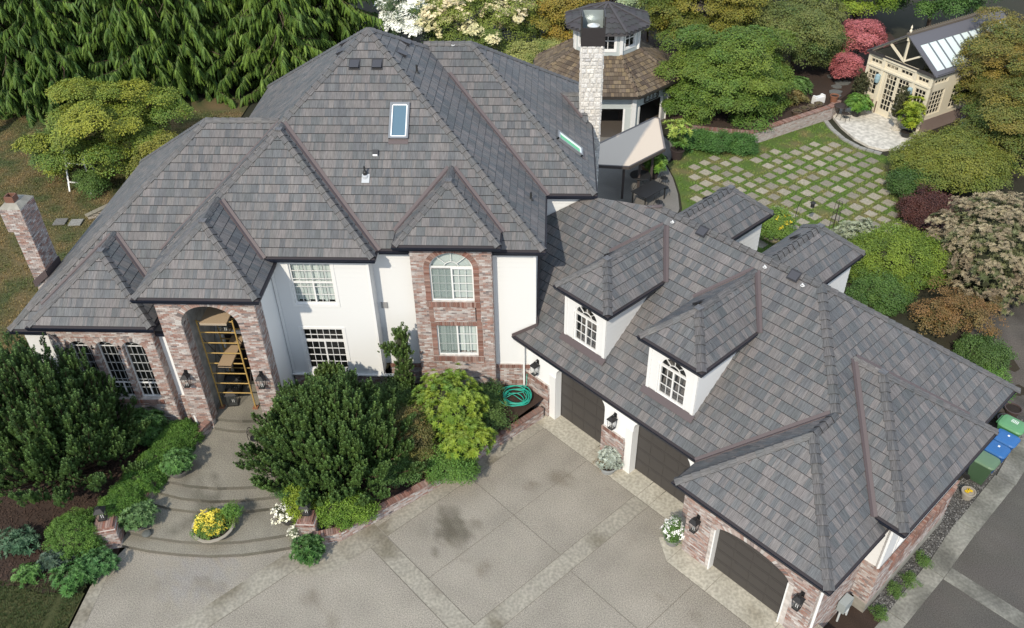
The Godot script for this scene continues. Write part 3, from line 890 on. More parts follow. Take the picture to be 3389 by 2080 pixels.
func add_walls() -> void:
	var X := Vector3.RIGHT; var Z := Vector3.BACK; var W := Color.WHITE
	var o := Vector3(0, 0, -25.64)
	# two-storey white siding either side of the brick bay
	wall_face("siding_wall", house, o, X, Z, rect(-6.46, 1.9, -4.95, 7.3), [], "siding")
	wall_face("siding_wall", house, o, X, Z, rect(-2.12, 1.95, -0.53, 7.3), [], "siding")
	wall_face("siding_wall", house, Vector3(-0.53, 0, 0), -Z, X, rect(25.64, 3.2, 29.55, 7.3), [], "siding")
	wall_face("siding_wall", house, Vector3(0, 0, -29.56), X, Z, rect(-0.5, 3.5, 1.42, 7.3), [], "siding")
	wall_face("brick_base", house, o + Z * 0.06, X, Z, rect(-2.1, 0.85, -0.5, 1.9), [], "brick", 0.2)
	wall_face("brick_base", house, o + Z * 0.06, X, Z, rect(-6.3, 0.85, -4.95, 1.85), [], "brick", 0.2)
	var found := plain_part("foundation", house, M.concrete, [[Vector3(-1.3, 0.45, -25.66), Vector3(1.7, 0.8, 0.16)], [Vector3(-5.7, 0.45, -25.66), Vector3(1.5, 0.8, 0.16)]])
	var lw := wall_face("sill_course", house, o + Z * 0.075, X, Z, rect(-2.1, 1.9, -0.5, 1.96), [], "brick", 0.22, true)
	soldier(lw, o + Z * 0.06, X, Z, -2.08, 1.8, -0.52, 1.95, true, 0.05)
	soldier(lw, o + Z * 0.06, X, Z, -1.5, 0.95, -1.05, 1.15, true, 0.02)
	soldier(lw, o + Z * 0.06, X, Z, -6.3, 1.75, -4.95, 1.9, true, 0.05)
	# brick bay
	var oz := Vector3(0, 0, -25.18)
	var hu := arch_poly(-4.33, -2.76, 5.31, 6.75, 0.70); var hl := rect(-4.25, 2.70, -2.72, 4.17)
	var bay := wall_face("brick_bay", house, oz, X, Z, rect(-4.97, 0.6, -2.1, 7.72), [hu, hl, arch_poly(-4.53, -2.56, 5.08, 6.75, 0.91), rect(-4.47, 2.46, -2.5, 4.36), rect(-4.47, 4.2, -4.3, 5.5), rect(-2.76, 4.2, -2.56, 5.5)], "brick", 0.3)
	# (the red surround is laid back into the cut-outs)
	var sur := wall_face("window_surround", house, oz, X, Z, arch_poly(-4.53, -2.56, 5.08, 6.75, 0.91), [hu], "brick", 0.3, true)
	brick_arch(sur, oz, X, Z, -3.545, 6.75, 0.785, 0.70, 0.2)
	soldier(sur, oz, X, Z, -4.53, 5.3, -4.33, 6.75, false, 0.02); soldier(sur, oz, X, Z, -2.76, 5.3, -2.56, 6.75, false, 0.02)
	soldier(sur, oz, X, Z, -4.53, 5.08, -2.56, 5.28, true, 0.06)
	var sur2 := wall_face("window_surround", house, oz, X, Z, rect(-4.47, 2.46, -2.5, 4.36), [hl], "brick", 0.3, true)
	soldier(sur2, oz, X, Z, -4.45, 2.7, -4.25, 4.36, false, 0.02); soldier(sur2, oz, X, Z, -2.72, 2.7, -2.52, 4.36, false, 0.02)
	soldier(sur2, oz, X, Z, -4.47, 2.46, -2.5, 2.67, true, 0.06)
	var sur3 := wall_face("window_surround", house, oz, X, Z, rect(-4.47, 4.36, -4.3, 5.08), [], "brick", 0.3, true)
	soldier(sur3, oz, X, Z, -4.47, 4.36, -4.3, 5.08, false, 0.018)
	var sur4 := wall_face("window_surround", house, oz, X, Z, rect(-2.72, 4.36, -2.56, 5.08), [], "brick", 0.3, true)
	soldier(sur4, oz, X, Z, -2.72, 4.36, -2.56, 5.08, false, 0.018)
	for q in [rect(-4.3, 4.17, -2.72, 4.3)]: soldier(sur2, oz, X, Z, -4.25, 4.18, -2.72, 4.35, true, 0.015)
	window(house, oz, X, Z, -4.33, -2.76, 5.31, 6.75, {"arch": 0.70, "cols": 6, "rows": 4, "split": true, "screen": true, "blind": "shade", "deep": 0.09, "spring_w": 0.12, "spokes": 3, "fan": 0.38})
	window(house, oz, X, Z, -4.25, -2.72, 2.70, 4.17, {"cols": 6, "rows": 3, "split": true, "screen": true, "blind": "slats", "deep": 0.09})
	wall_face("brick_return", house, Vector3(-2.1, 0, 0), -Z, X, rect(25.18, 0.6, 25.62, 7.5), [], "brick", 0.1)
	wall_face("brick_return", house, Vector3(-4.97, 0, 0), Z, -X, rect(-25.62, 0.6, -25.18, 7.5), [], "brick", 0.1)
	# centre white wall with two windows
	var o4 := Vector3(0, 0, -25.07)
	wall_face("siding_wall", house, o4, X, Z, rect(-10.05, 1.83, -6.46, 7.3), [rect(-9.36, 5.19, -7.82, 7.0), rect(-9.36, 1.98, -7.79, 4.03)], "siding")
	wall_face("siding_wall", house, Vector3(-6.46, 0, 0), -Z, X, rect(25.07, 1.83, 25.62, 7.3), [], "siding")
	wall_face("brick_base", house, o4 + Z * 0.05, X, Z, rect(-10.0, 0.7, -6.42, 1.8), [], "brick", 0.2)
	window(house, o4, X, Z, -9.36, -7.82, 5.19, 7.0, {"cols": 6, "rows": 5, "split": true, "transom": 6.15, "blind": "slats", "trim": 0.1})
	window(house, o4, X, Z, -9.36, -7.79, 1.98, 4.03, {"cols": 6, "rows": 6, "split": true, "transom": 3.44, "trim": 0.1, "muntin": 0.016})
	for q in [[Vector3(-6.5, 4.5, -25.03), Vector3(0.1, 5.4, 0.03)], [Vector3(-0.58, 4.6, -25.6), Vector3(0.1, 5.3, 0.03)], [Vector3(-2.07, 4.6, -25.6), Vector3(0.08, 5.3, 0.03)], [Vector3(-9.99, 4.5, -25.03), Vector3(0.11, 5.3, 0.03)], [Vector3(-8.05, 1.8, -25.0), Vector3(4.0, 0.05, 0.13)]]: plain_part("corner_board", house, M.trim, [q])
	plain_part("wall_vent", house, M.paint_grey, [[Vector3(-6.21, 4.78, -25.6), Vector3(0.24, 0.26, 0.05)]])
	# entrance porch
	var op := Vector3(0, 0, -22.98)
	var ah := arch_poly(-12.76, -10.74, 0.6, 5.8, 0.85, 28)
	var pw := wall_face("porch_front", house, op, X, Z, rect(-13.5, 0.4, -10.04, 7.0), [ah], "brick", 0.5)
	brick_arch(pw, op, X, Z, -11.75, 5.8, 1.01, 0.85, 0.2, 0)
	bricks(pw, Vector3(-12.76, 0, 0), -Z, X, rect(22.99, 1.05, 23.48, 5.8), [])
	wall_face("porch_side", house, Vector3(-10.04, 0, 0), -Z, X, rect(22.98, 0.5, 23.58, 7.0), [], "brick", 0.12)
	box_wall("porch_side_panel", M.stucco, Vector3(-10.07, 0, -23.58), Vector3(-10.07, 0, -25.06), 0.9, 7.0, 0.12)
	wall_face("porch_side", house, Vector3(-13.5, 0, 0), Z, -X, rect(-23.6, 0.4, -22.98, 7.0), [], "brick", 0.12)
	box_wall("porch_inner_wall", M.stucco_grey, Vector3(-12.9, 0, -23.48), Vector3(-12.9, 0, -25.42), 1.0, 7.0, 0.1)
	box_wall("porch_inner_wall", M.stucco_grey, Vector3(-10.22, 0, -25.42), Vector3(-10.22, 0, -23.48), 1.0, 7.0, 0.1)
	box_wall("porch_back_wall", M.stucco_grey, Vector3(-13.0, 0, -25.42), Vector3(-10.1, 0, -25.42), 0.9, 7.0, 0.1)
	var dd := MB.new()
	for s in [0, 1]: dd.box(Vector3(-12.1 + s * 0.9, 2.25, -25.39), Vector3(0.88, 2.4, 0.05), Color(0.012, 0.011, 0.011))
	var door := obj("front_door", dd, M.door, house)
	var df := MB.new()
	for x in [-12.66, -10.66]: df.box(Vector3(x, 2.35, -25.36), Vector3(0.14, 2.7, 0.1))
	df.box(Vector3(-11.66, 3.6, -25.36), Vector3(1.86, 0.16, 0.1))
	df.box(Vector3(-11.66, 4.65, -25.36), Vector3(1.86, 0.12, 0.1))
	obj("door_frame", df, M.trim, door)
	var fan := MB.new()
	fan.box(Vector3(-11.66, 4.15, -25.38), Vector3(1.8, 0.9, 0.03), Color(0.015, 0.017, 0.02))
	obj("transom_pane", fan, M.door, door)
	# three tall arched windows
	var o6 := Vector3(0, 0, -23.07)
	var wins := [[-15.28, -14.46], [-16.24, -15.45], [-17.22, -16.44]]
	var holes := []
	for w in wins: holes.append(arch_poly(w[0], w[1], 2.13, 4.58, 0.37))
	var bw := wall_face("brick_front", house, o6, X, Z, rect(-17.8, 0.2, -14.03, 5.62), holes, "brick", 0.24)
	for w in wins:
		brick_arch(bw, o6, X, Z, (w[0] + w[1]) / 2, 4.58, (w[1] - w[0]) / 2, 0.37, 0.15, 0)
		bricks(bw, Vector3(w[0], 0, 0), -Z, X, rect(23.08, 2.13, 23.24, 4.6), [])
		soldier(bw, o6, X, Z, w[0] - 0.05, 1.96, w[1] + 0.05, 2.12, true, 0.05)
		window(house, o6, X, Z, w[0], w[1], 2.13, 4.58, {"arch": 0.37, "cols": 4, "rows": 6, "split": true, "transom": 2.81, "deep": 0.19, "frame": 0.032, "muntin": 0.012, "transom_w": 0.05, "split_w": 0.045, "spring_w": 0.02, "munt_mat": M.grey_bar, "fan": 0.42})
	wall_face("brick_return", house, Vector3(-14.03, 0, 0), -Z, X, rect(23.07, 0.2, 23.62, 5.6), [], "brick", 0.1)
	wall_face("brick_return", house, Vector3(-17.8, 0, 0), Z, -X, rect(-23.62, 0.2, -23.07, 5.6), [], "brick", 0.1)
	wall_face("siding_wall", house, Vector3(0, 0, -23.62), X, Z, rect(-19.08, 0.4, -17.8, 5.05), [], "siding")
	box_wall("recess_panel", M.stucco, Vector3(-14.05, 0, -23.45), Vector3(-13.48, 0, -23.45), 2.05, 5.05, 0.12)
	wall_face("brick_base", house, Vector3(0, 0, -23.38), X, Z, rect(-14.03, 0.3, -13.5, 2.05), [], "brick", 0.2)
	# sides and back
	wall_face("siding_wall", house, Vector3(-19.08, 0, 0), Z, -X, rect(-35.7, 0.4, -23.62, 5.05), [], "siding", 0.15, true)
	box_wall("back_wall", M.trim, Vector3(1.42, 0, -39.0), Vector3(-13.45, 0, -39.0), 0.5, 7.3)
	box_wall("back_wall", M.trim, Vector3(-13.4, 0, -35.7), Vector3(-19.08, 0, -35.7), 0.5, 5.0)
	box_wall("side_wall", M.trim, Vector3(-13.45, 0, -39.0), Vector3(-13.45, 0, -25.6), 5.0, 7.3)
	box_wall("side_wall", M.trim, Vector3(1.42, 0, -29.56), Vector3(1.42, 0, -39.0), 0.5, 7.3)
	# garage front
	var og := gp(0, 0, -1.71)
	var d1 := arch_poly(-12.47, -9.96, -0.3, 2.33, 0.72); var d2 := arch_poly(-8.59, -6.08, -0.3, 2.33, 0.72)
	wall_face("garage_front", house, og, U, V, rect(-14.25, -0.3, -5.1, 3.25), [d1, d2], "stucco", 0.3)
	for k in 2:
		var a := -12.47 + k * 3.88
		garage_door(gp(0, 0, -2.05), a - 0.05, a + 2.56, 2.33, 0.74)
		var cs := MB.new()
		for q in Geometry2D.clip_polygons(arch_poly(a - 0.32, a + 2.6, -0.05, 2.2, 0.0001), rect(a, -1, a + 4, 5)): prism(cs, q, og, U, Vector3.UP, V, -0.001, 0.03, 0.03, 0, 1, W, W, W)
		obj("door_casing", cs, M.trim, house)
	for p in [[-14.25, -12.79], [-9.97, -8.9], [-6.05, -5.2]]:
		var pier := wall_face("brick_pier", house, og + V * 0.1, U, V, rect(p[0], -0.05, p[1], 1.45), [], "brick", 0.1)
		var capm := MB.new()
		obj("pier_mortar", capm, M.mortar, pier) if false else null
		soldier(pier, og + V * 0.1, U, V, p[0], 1.45, p[1], 1.6, true, 0.03)
		bricks(pier, gp(p[1], 0, 0), -V, U, rect(1.61, 0.0, 1.71, 1.45), [])
	plain_part("pier_top", house, M.mortar, [[gp(-13.52, 1.52, -1.67), Vector3(1.46, 0.13, 0.16), Basis(U, Vector3.UP, V)], [gp(-9.435, 1.52, -1.67), Vector3(1.07, 0.13, 0.16), Basis(U, Vector3.UP, V)], [gp(-5.6, 1.52, -1.67), Vector3(0.8, 0.13, 0.16), Basis(U, Vector3.UP, V)]])
	# projecting brick garage bay
	var ow := gp(0, 0, -0.48)
	var d3 := arch_poly(-4.03, -1.37, -0.3, 2.03, 0.42)
	var gwf := wall_face("brick_garage_front", house, ow, U, V, rect(-5.15, -0.3, -0.48, 3.25), [d3, arch_poly(-4.22, -1.18, -0.3, 2.03, 0.6)], "brick", 0.25)
	var gws := wall_face("door_surround", house, ow, U, V, arch_poly(-4.22, -1.18, -0.3, 2.03, 0.6), [d3], "brick", 0.25, true)
	brick_arch(gws, ow, U, V, -2.7, 2.03, 1.33, 0.42, 0.18, 0)
	bricks(gws, ow, U, V, rect(-4.22, -0.02, -4.21, 2.03), [])
	for u in [-4.07, -1.39]:
		var jm := MB.new()
		jm.box(gp(u + 0.02, 1.0, -0.6), Vector3(0.05, 2.06, 0.3), W, Basis(U, Vector3.UP, V))
		obj("door_casing", jm, M.trim, house)
	garage_door(gp(0, 0, -0.7), -4.06, -1.34, 2.03, 0.44)
	wall_face("brick_return", house, gp(-5.15, 0, 0), V, -U, rect(-1.7, -0.2, -0.48, 3.25), [], "brick", 0.12)
	wall_face("brick_return", house, gp(-0.48, 0, 0), -V, U, rect(0.48, -0.9, 3.47, 3.25), [], "brick", 0.12)
	# side wing towards the lower drive
	var os := gp(0.05, 0, 0)
	var sh := [rect(4.3, 1.55, 5.3, 2.75), rect(5.75, 1.55, 6.75, 2.75), rect(7.2, 1.55, 8.2, 2.75)]
	wall_face("siding_wall", house, os, -V, U, rect(3.47, 1.35, 8.63, 3.55), sh, "siding")
	var sb := wall_face("brick_base", house, gp(0.1, 0, 0), -V, U, rect(3.42, -0.45, 8.68, 1.35), [], "brick", 0.2)
	for w in sh:
		window(house, os, -V, U, w[0].x, w[1].x, 1.55, 2.75, {"cols": 4, "rows": 4, "trim": 0.1})
		soldier(sb, gp(0.1, 0, 0), -V, U, w[0].x - 0.15, 1.2, w[1].x + 0.15, 1.42, true, 0.12)
		soldier(sb, gp(0.1, 0, 0), -V, U, w[0].x + 0.1, 0.4, w[1].x - 0.1, 0.75, true, 0.06)
	soldier(sb, gp(0.1, 0, 0), -V, U, 3.42, 1.3, 8.68, 1.4, true, 0.05)
	wall_face("siding_wall", house, gp(0, 0, -3.47), U, V, rect(-0.48, 1.35, 0.05, 3.55), [], "siding")
	wall_face("brick_base", house, gp(0, 0, -3.42), U, V, rect(-0.48, -0.45, 0.1, 1.35), [], "brick", 0.2)
	var BG := Basis(U, Vector3.UP, V)
	plain_part("foundation", house, M.concrete, [[gp(-0.1, -0.8, -6.05), Vector3(0.44, 0.72, 5.36), BG]])
	plain_part("foundation", house, M.concrete, [[gp(-0.6, -0.8, -1.9), Vector3(0.26, 0.7, 2.9), BG]])
	box_wall("side_wall", M.trim, gp(-0.48, 0, -8.6), gp(-0.48, 0, -11.7), -1.0, 3.25)
	box_wall("back_wall", M.trim, gp(-0.48, 0, -11.65), gp(-14, 0, -11.65), -1.0, 3.25)
	# dormer walls
	for i in 4:
		var front := i < 2
		var u0: float = -12.48 if i % 2 == 0 else -8.56
		var u1: float = -10.51 if i % 2 == 0 else -6.57
		var vw := -2.15 if front else -11.24
		var vd := V if front else -V
		if front:
			var ho := arch_poly(u0 + 0.46, u1 - 0.4, 4.16, 5.43, 0.5)
			wall_face("dormer_front", house, gp(0, 0, vw), U, V, rect(u0, 4.02, u1, 6.2), [ho], "siding")
			window(house, gp(0, 0, vw), U, V, u0 + 0.46, u1 - 0.4, 4.16, 5.43, {"arch": 0.5, "cols": 4, "rows": 3, "split": true, "deep": 0.03, "fan": 0.45, "spring_w": 0.09, "trim": 0.06})
			wall_face("dormer_cheek", house, gp(u1, 0, 0), -V, U, PackedVector2Array([Vector2(2.15, 4.02), Vector2(4.75, 6.2), Vector2(2.15, 6.2)]), [], "siding", 0.1)
			wall_face("dormer_cheek", house, gp(u0, 0, 0), V, -U, PackedVector2Array([Vector2(-2.15, 4.02), Vector2(-2.15, 6.2), Vector2(-4.75, 6.2)]), [], "siding", 0.1)
			var ap := MB.new()
			ap.slab(gp(u0 - 0.1, 3.99, -1.93), U * (u1 - u0 + 0.2), Vector3.UP * 0.17 - V * 0.2, (V * 0.6 + Vector3.UP).normalized() * 0.02)
			obj("apron_flashing", ap, M.flashing, house)
			for uu in [u1 - 0.05, u0 + 0.05]: plain_part("corner_board", house, M.trim, [[gp(uu, 5.1, vw + 0.03), Vector3(0.12, 2.1, 0.03), BG]])
		else:
			box_wall("dormer_back", M.trim, gp(u1, 0, vw), gp(u0, 0, vw), 3.2, 6.2)
			wall_face("dormer_cheek", house, gp(u1, 0, 0), -V, U, rect(7.5, 3.0, 11.24, 6.2), [], "siding", 0.1)
			box_wall("dormer_cheek", M.trim, gp(u0, 0, -7.5), gp(u0, 0, -11.24), 3.0, 6.2, 0.1)
	# downspouts
	var ds := MB.new()
	ds.tube(PackedVector3Array([Vector3(-13.56, 2.15, -23.25), Vector3(-13.5, 1.95, -23.1), Vector3(-13.35, 0.95, -22.92)]), 0.045, 8)
	obj("downspout", ds, M.trim, house)
	ds = MB.new()
	ds.bar(Vector3(-1.0, 3.2, -25.5), Vector3(-1.0, 0.45, -25.5), 0.09, 0.07)
	obj("downspout", ds, M.trim, house)
	ds = MB.new()
	ds.bar(gp(-0.42, 3.2, -0.6), gp(-0.42, -0.6, -0.6), 0.09, 0.08)
	obj("downspout", ds, M.trim, house)
	ds = MB.new()
	ds.bar(gp(0.02, 3.6, -3.4), gp(0.02, 1.4, -3.4), 0.09, 0.07)
	obj("downspout", ds, M.trim, house)
	# brick chimney at the left eave
	var ch := MB.new()
	ch.box(Vector3(-19.76, 4.0, -27.1), Vector3(0.6, 6.4, 0.96)); ch.box(Vector3(-19.86, 7.72, -27.1), Vector3(0.8, 0.98, 1.0))
	var chim := obj("brick_chimney", ch, M.mortar, house)
	bricks(chim, Vector3(0, 0, -26.62), X, Z, rect(-20.06, 3.6, -19.46, 7.25), [])
	bricks(chim, Vector3(-19.46, 0, 0), -Z, X, rect(26.62, 4.4, 27.58, 7.25), [])
	bricks(chim, Vector3(0, 0, -26.6), X, Z, rect(-20.26, 7.25, -19.46, 8.2), [])
	bricks(chim, Vector3(-19.46, 0, 0), -Z, X, rect(26.6, 7.25, 27.6, 8.2), [])
	bricks(chim, Vector3(-20.06, 0, 0), Z, -X, rect(-27.58, 2.0, -26.62, 7.25), [])
	var cc := MB.new()
	var ring := [Vector3(-20.28, 8.2, -26.58), Vector3(-19.44, 8.2, -26.58), Vector3(-19.44, 8.2, -27.62), Vector3(-20.28, 8.2, -27.62)]
	var top := [Vector3(-20.1, 8.36, -26.78), Vector3(-19.62, 8.36, -26.78), Vector3(-19.62, 8.36, -27.42), Vector3(-20.1, 8.36, -27.42)]
	for i in 4: cc.quad(ring[i], ring[(i + 1) % 4], top[(i + 1) % 4], top[i])
	cc.quad(top[0], top[1], top[2], top[3])
	obj("chimney_crown", cc, M.concrete, chim)
	var fl := MB.new()
	for s in 4:
		var a := s * PI / 2
		fl.box(Vector3(-19.88, 8.47, -26.98) + Vector3(sin(a), 0, cos(a)) * 0.15, Vector3(0.33, 0.26, 0.035), Color.WHITE, Basis(Vector3.UP, a))
	obj("flue", fl, M.terracotta, chim)
	var cf := MB.new()
	cf.box(Vector3(-19.43, 5.3, -27.1), Vector3(0.03, 0.36, 1.06)); cf.slab(Vector3(-20.1, 4.72, -26.56), Vector3(0.68, 0.55, 0), Vector3(0, 0.3, 0), Vector3(0, 0, 0.03))
	obj("chimney_flashing", cf, M.flashing, chim)
	# stone chimney at the back right
	var sc := MB.new()
	sc.box(Vector3(1.63, 5.9, -35.9), Vector3(0.9, 10.2, 0.96))
	var stc := obj("stone_chimney", sc, M.stone_mortar, house)
	stones(stc, Vector3(0, 0, -35.42), X, Z, 1.18, 2.08, 1.0, 11.0)
	stones(stc, Vector3(2.08, 0, 0), -Z, X, 35.42, 36.38, 1.0, 11.0)
	stones(stc, Vector3(1.18, 0, 0), Z, -X, -36.38, -35.42, 7.0, 11.0)
	var bc := MB.new()
	var bk := Color(0.028, 0.027, 0.027)
	bc.box(Vector3(1.63, 11.14, -35.9), Vector3(1.0, 0.34, 1.06), bk)
	for q in [[Vector3(1.16, 11.75, -35.9), Vector3(0.05, 0.9, 1.02)], [Vector3(2.1, 11.75, -35.9), Vector3(0.05, 0.9, 1.02)], [Vector3(1.63, 11.52, -35.4), Vector3(0.96, 0.44, 0.05)], [Vector3(1.63, 11.75, -36.4), Vector3(0.96, 0.9, 0.05)]]: bc.box(q[0], q[1], bk)
	var cas := obj("chimney_shroud", bc, M.paint, stc)
	var pan := MB.new()
	pan.box(Vector3(1.63, 11.76, -36.355), Vector3(0.86, 0.8, 0.02), Color(0.55, 0.62, 0.62)); pan.box(Vector3(1.63, 11.34, -35.9), Vector3(0.86, 0.02, 0.9), Color(0.5, 0.55, 0.56))
	obj("shroud_lining", pan, M.metal_pale, cas)
	var fc := MB.new()
	fc.lathe(Vector3(1.65, 11.35, -35.9), [[0.16, 0.0], [0.16, 0.22], [0.13, 0.22], [0.13, 0.3], [0.27, 0.3], [0.27, 0.33], [0.0, 0.42]], 18)
	obj("flue_cap", fc, M.metal_pale, cas)

func stones(w: Node, o: Vector3, ex: Vector3, nn: Vector3, x0: float, x1: float, y0: float, y1: float) -> void:
	var y := y0
	while y < y1 - 0.04:
		var h := minf(rng.randf_range(0.11, 0.26), y1 - y)
		var x := x0 - rng.randf() * 0.1
		while x < x1 - 0.03:
			var wd := rng.randf_range(0.16, 0.42)
			var a := maxf(x, x0) + 0.008; var b := minf(x + wd, x1) - 0.008
			if x1 - (x + wd) < 0.08: b = x1 - 0.008; wd = 2.0
			if b - a > 0.03:
				var c := Color(0.84, 0.82, 0.78).lerp(Color(0.6, 0.6, 0.61), rng.randf() * rng.randf()).lerp(Color(0.66, 0.56, 0.42), 0.4 * rng.randf() * rng.randf())
				c = c * rng.randf_range(0.9, 1.15); c.a = 1
				var j := 0.016
				var q := PackedVector2Array([Vector2(a + rng.randf() * j, y + 0.006 + rng.randf() * j), Vector2((a + b) / 2, y + 0.004 + rng.randf() * j), Vector2(b - rng.randf() * j, y + 0.006 + rng.randf() * j), Vector2(b - rng.randf() * j, y + h - 0.006 - rng.randf() * j), Vector2((a + b) / 2, y + h - 0.004 - rng.randf() * j), Vector2(a + rng.randf() * j, y + h - 0.006 - rng.randf() * j)])
				var mb := MB.new()
				# chamfered front
				var small := PackedVector2Array()
				var cen := Vector2((a + b) / 2, y + h / 2)
				for p in q: small.append(cen + (p - cen) * Vector2(1 - 0.035 / (b - a), 1 - 0.03 / h))
				var pr := 0.02 + rng.randf() * 0.035
				for i in 6:
					var A := o + ex * q[i].x + Vector3.UP * q[i].y; var B := o + ex * q[(i + 1) % 6].x + Vector3.UP * q[(i + 1) % 6].y
					var C := o + ex * small[(i + 1) % 6].x + Vector3.UP * small[(i + 1) % 6].y + nn * pr; var D := o + ex * small[i].x + Vector3.UP * small[i].y + nn * pr
					mb.quad(A, B, C, D, c)
					mb.tri(D, C, o + ex * cen.x + Vector3.UP * cen.y + nn * (pr + 0.008), c)
				if CAM.distance_to(o + ex * a + Vector3.UP * y) < 60.0 and y > 4.0: obj("stone", mb, M.stone, w)
				else: obj("stone", mb, M.stone, w)
			x += wd
		y += h

func garage_door(o: Vector3, u0: float, u1: float, spring: float, rise: float) -> void:
	var base := MB.new()
	var c := Color.WHITE
	prism(base, arch_poly(u0, u1, -0.05, spring, rise), o, U, Vector3.UP, V, -0.06, 0.0, 0.0, 0, 1, c, c, c)
	var d := obj("garage_door", base, M.garage_dark, house)
	var H := spring + rise
	var region := arch_poly(u0 + 0.02, u1 - 0.02, 0.0, spring, rise - 0.02)
	for r in 5:
		var y0 := H * r / 5.0 + 0.012; var y1 := H * (r + 1) / 5.0 - 0.012
		for k in 4:
			var a := lerpf(u0 + 0.06, u1 - 0.06, k / 4.0) + 0.04; var b := lerpf(u0 + 0.06, u1 - 0.06, (k + 1) / 4.0) - 0.04
			for q in clip_all(rect(a, y0 + 0.06, b, y1 - 0.06), region, []):
				var mb := MB.new()
				prism(mb, q, o, U, Vector3.UP, V, 0.0, 0.018, 0.018, 0, 1, c, c, c)
				obj("door_panel", mb, M.garage, d)
		for q in clip_all(rect(u0 + 0.02, y0, u1 - 0.02, y1), region, []):
			var mb := MB.new()
			prism(mb, q, o, U, Vector3.UP, V, 0.0, 0.008, 0.008, 0, 1, c, c, c)
			obj("door_section", mb, M.garage, d)

# ---------------------------------------------------------------- ground, drive, walks
func sheet(called: String, poly: PackedVector2Array, y, step: float, colour: Callable, m: Material, skirt := 0.0, holes := []) -> MeshInstance3D:
	var mb := MB.new()
	var mn := Vector2(1e9, 1e9); var mx := Vector2(-1e9, -1e9)
	for p in poly:
		mn = mn.min(p); mx = mx.max(p)
	var nx := int(ceil((mx.x - mn.x) / step)); var nz := int(ceil((mx.y - mn.y) / step))
	var hgt := func(p: Vector2) -> float: return y.call(p.x, p.y) if y is Callable else float(y)
	for i in nx:
		for j in nz:
			var a := Vector2(mn.x + i * step, mn.y + j * step)
			var cell := rect(a.x, a.y, a.x + step, a.y + step)
			for q in clip_all(cell, poly, holes):
				var pts := []
				for p in q: pts.append(Vector3(p.x, hgt.call(p), p.y))
				var cc := []
				for p in q: cc.append(colour.call(p.x, p.y))
				var ar := 0.0
				for k in q.size(): ar += q[k].cross(q[(k + 1) % q.size()])
				for k in range(1, q.size() - 1):
					if ar < 0: mb.tric(pts[0], pts[k], pts[k + 1], cc[0], cc[k], cc[k + 1], q[0], q[k], q[k + 1])
					else: mb.tric(pts[0], pts[k + 1], pts[k], cc[0], cc[k + 1], cc[k], q[0], q[k + 1], q[k])
	if skirt > 0.0:
		var ar := 0.0
		for k in poly.size(): ar += poly[k].cross(poly[(k + 1) % poly.size()])
		for k in poly.size():
			var p := poly[k]; var q := poly[(k + 1) % poly.size()]
			var n := maxi(1, int(p.distance_to(q) / maxf(step, 0.3)))
			for s in n:
				var a := p.lerp(q, float(s) / n); var b := p.lerp(q, float(s + 1) / n)
				var A := Vector3(a.x, hgt.call(a), a.y); var B := Vector3(b.x, hgt.call(b), b.y)
				var dn := Vector3(0, -skirt, 0)
				var cA: Color = colour.call(a.x, a.y) * (0.55 if called == "entrance_step" else 1.0)  # step risers darker than treads: dirt, plus shade put into the colour
				if ar < 0: mb.quad(A + dn, B + dn, B, A, cA)
				else: mb.quad(B + dn, A + dn, A, B, cA)
	return struct(called, mb, m)

func pv(a: Array) -> PackedVector2Array:
	var r := PackedVector2Array()
	for i in range(0, a.size(), 2): r.append(Vector2(a[i], a[i + 1]))
	return r

func uvp(a: Array) -> PackedVector2Array:
	var r := PackedVector2Array()
	for i in range(0, a.size(), 2):
		var p := gp(a[i], 0, a[i + 1])
		r.append(Vector2(p.x, p.z))
	return r

func uv_of(x: float, z: float) -> Vector2:
	var d := Vector3(x, 0, z) - G
	return Vector2(d.dot(U), d.dot(V))

func land(x: float, z: float) -> float:
	var q := uv_of(x, z)
	var h := 0.95
	if x < -13.0: h = lerpf(0.75, 0.93, smoothstep(-17.0, -13.0, x))
	# the front falls to the drive
	h = lerpf(h, 0.1, smoothstep(-24.5, -18.6, z))
	if x > -14.2: h = lerpf(h, -0.45, smoothstep(-30.0, -27.0, z))
	# the right side falls to the lower drive
	h = lerpf(h, -1.0, smoothstep(-3.5, 0.2, q.x) * smoothstep(-21.0, -17.0, q.y))
	if q.x > -0.55: h = lerpf(h, -1.0, smoothstep(-19.0, -16.5, q.y))
	h = lerpf(h, minf(h, lerpf(0.1, -0.4, smoothstep(-16.0, -15.3, x))), smoothstep(-18.6, -17.2, z))
	# far off it is level woodland floor
	return h

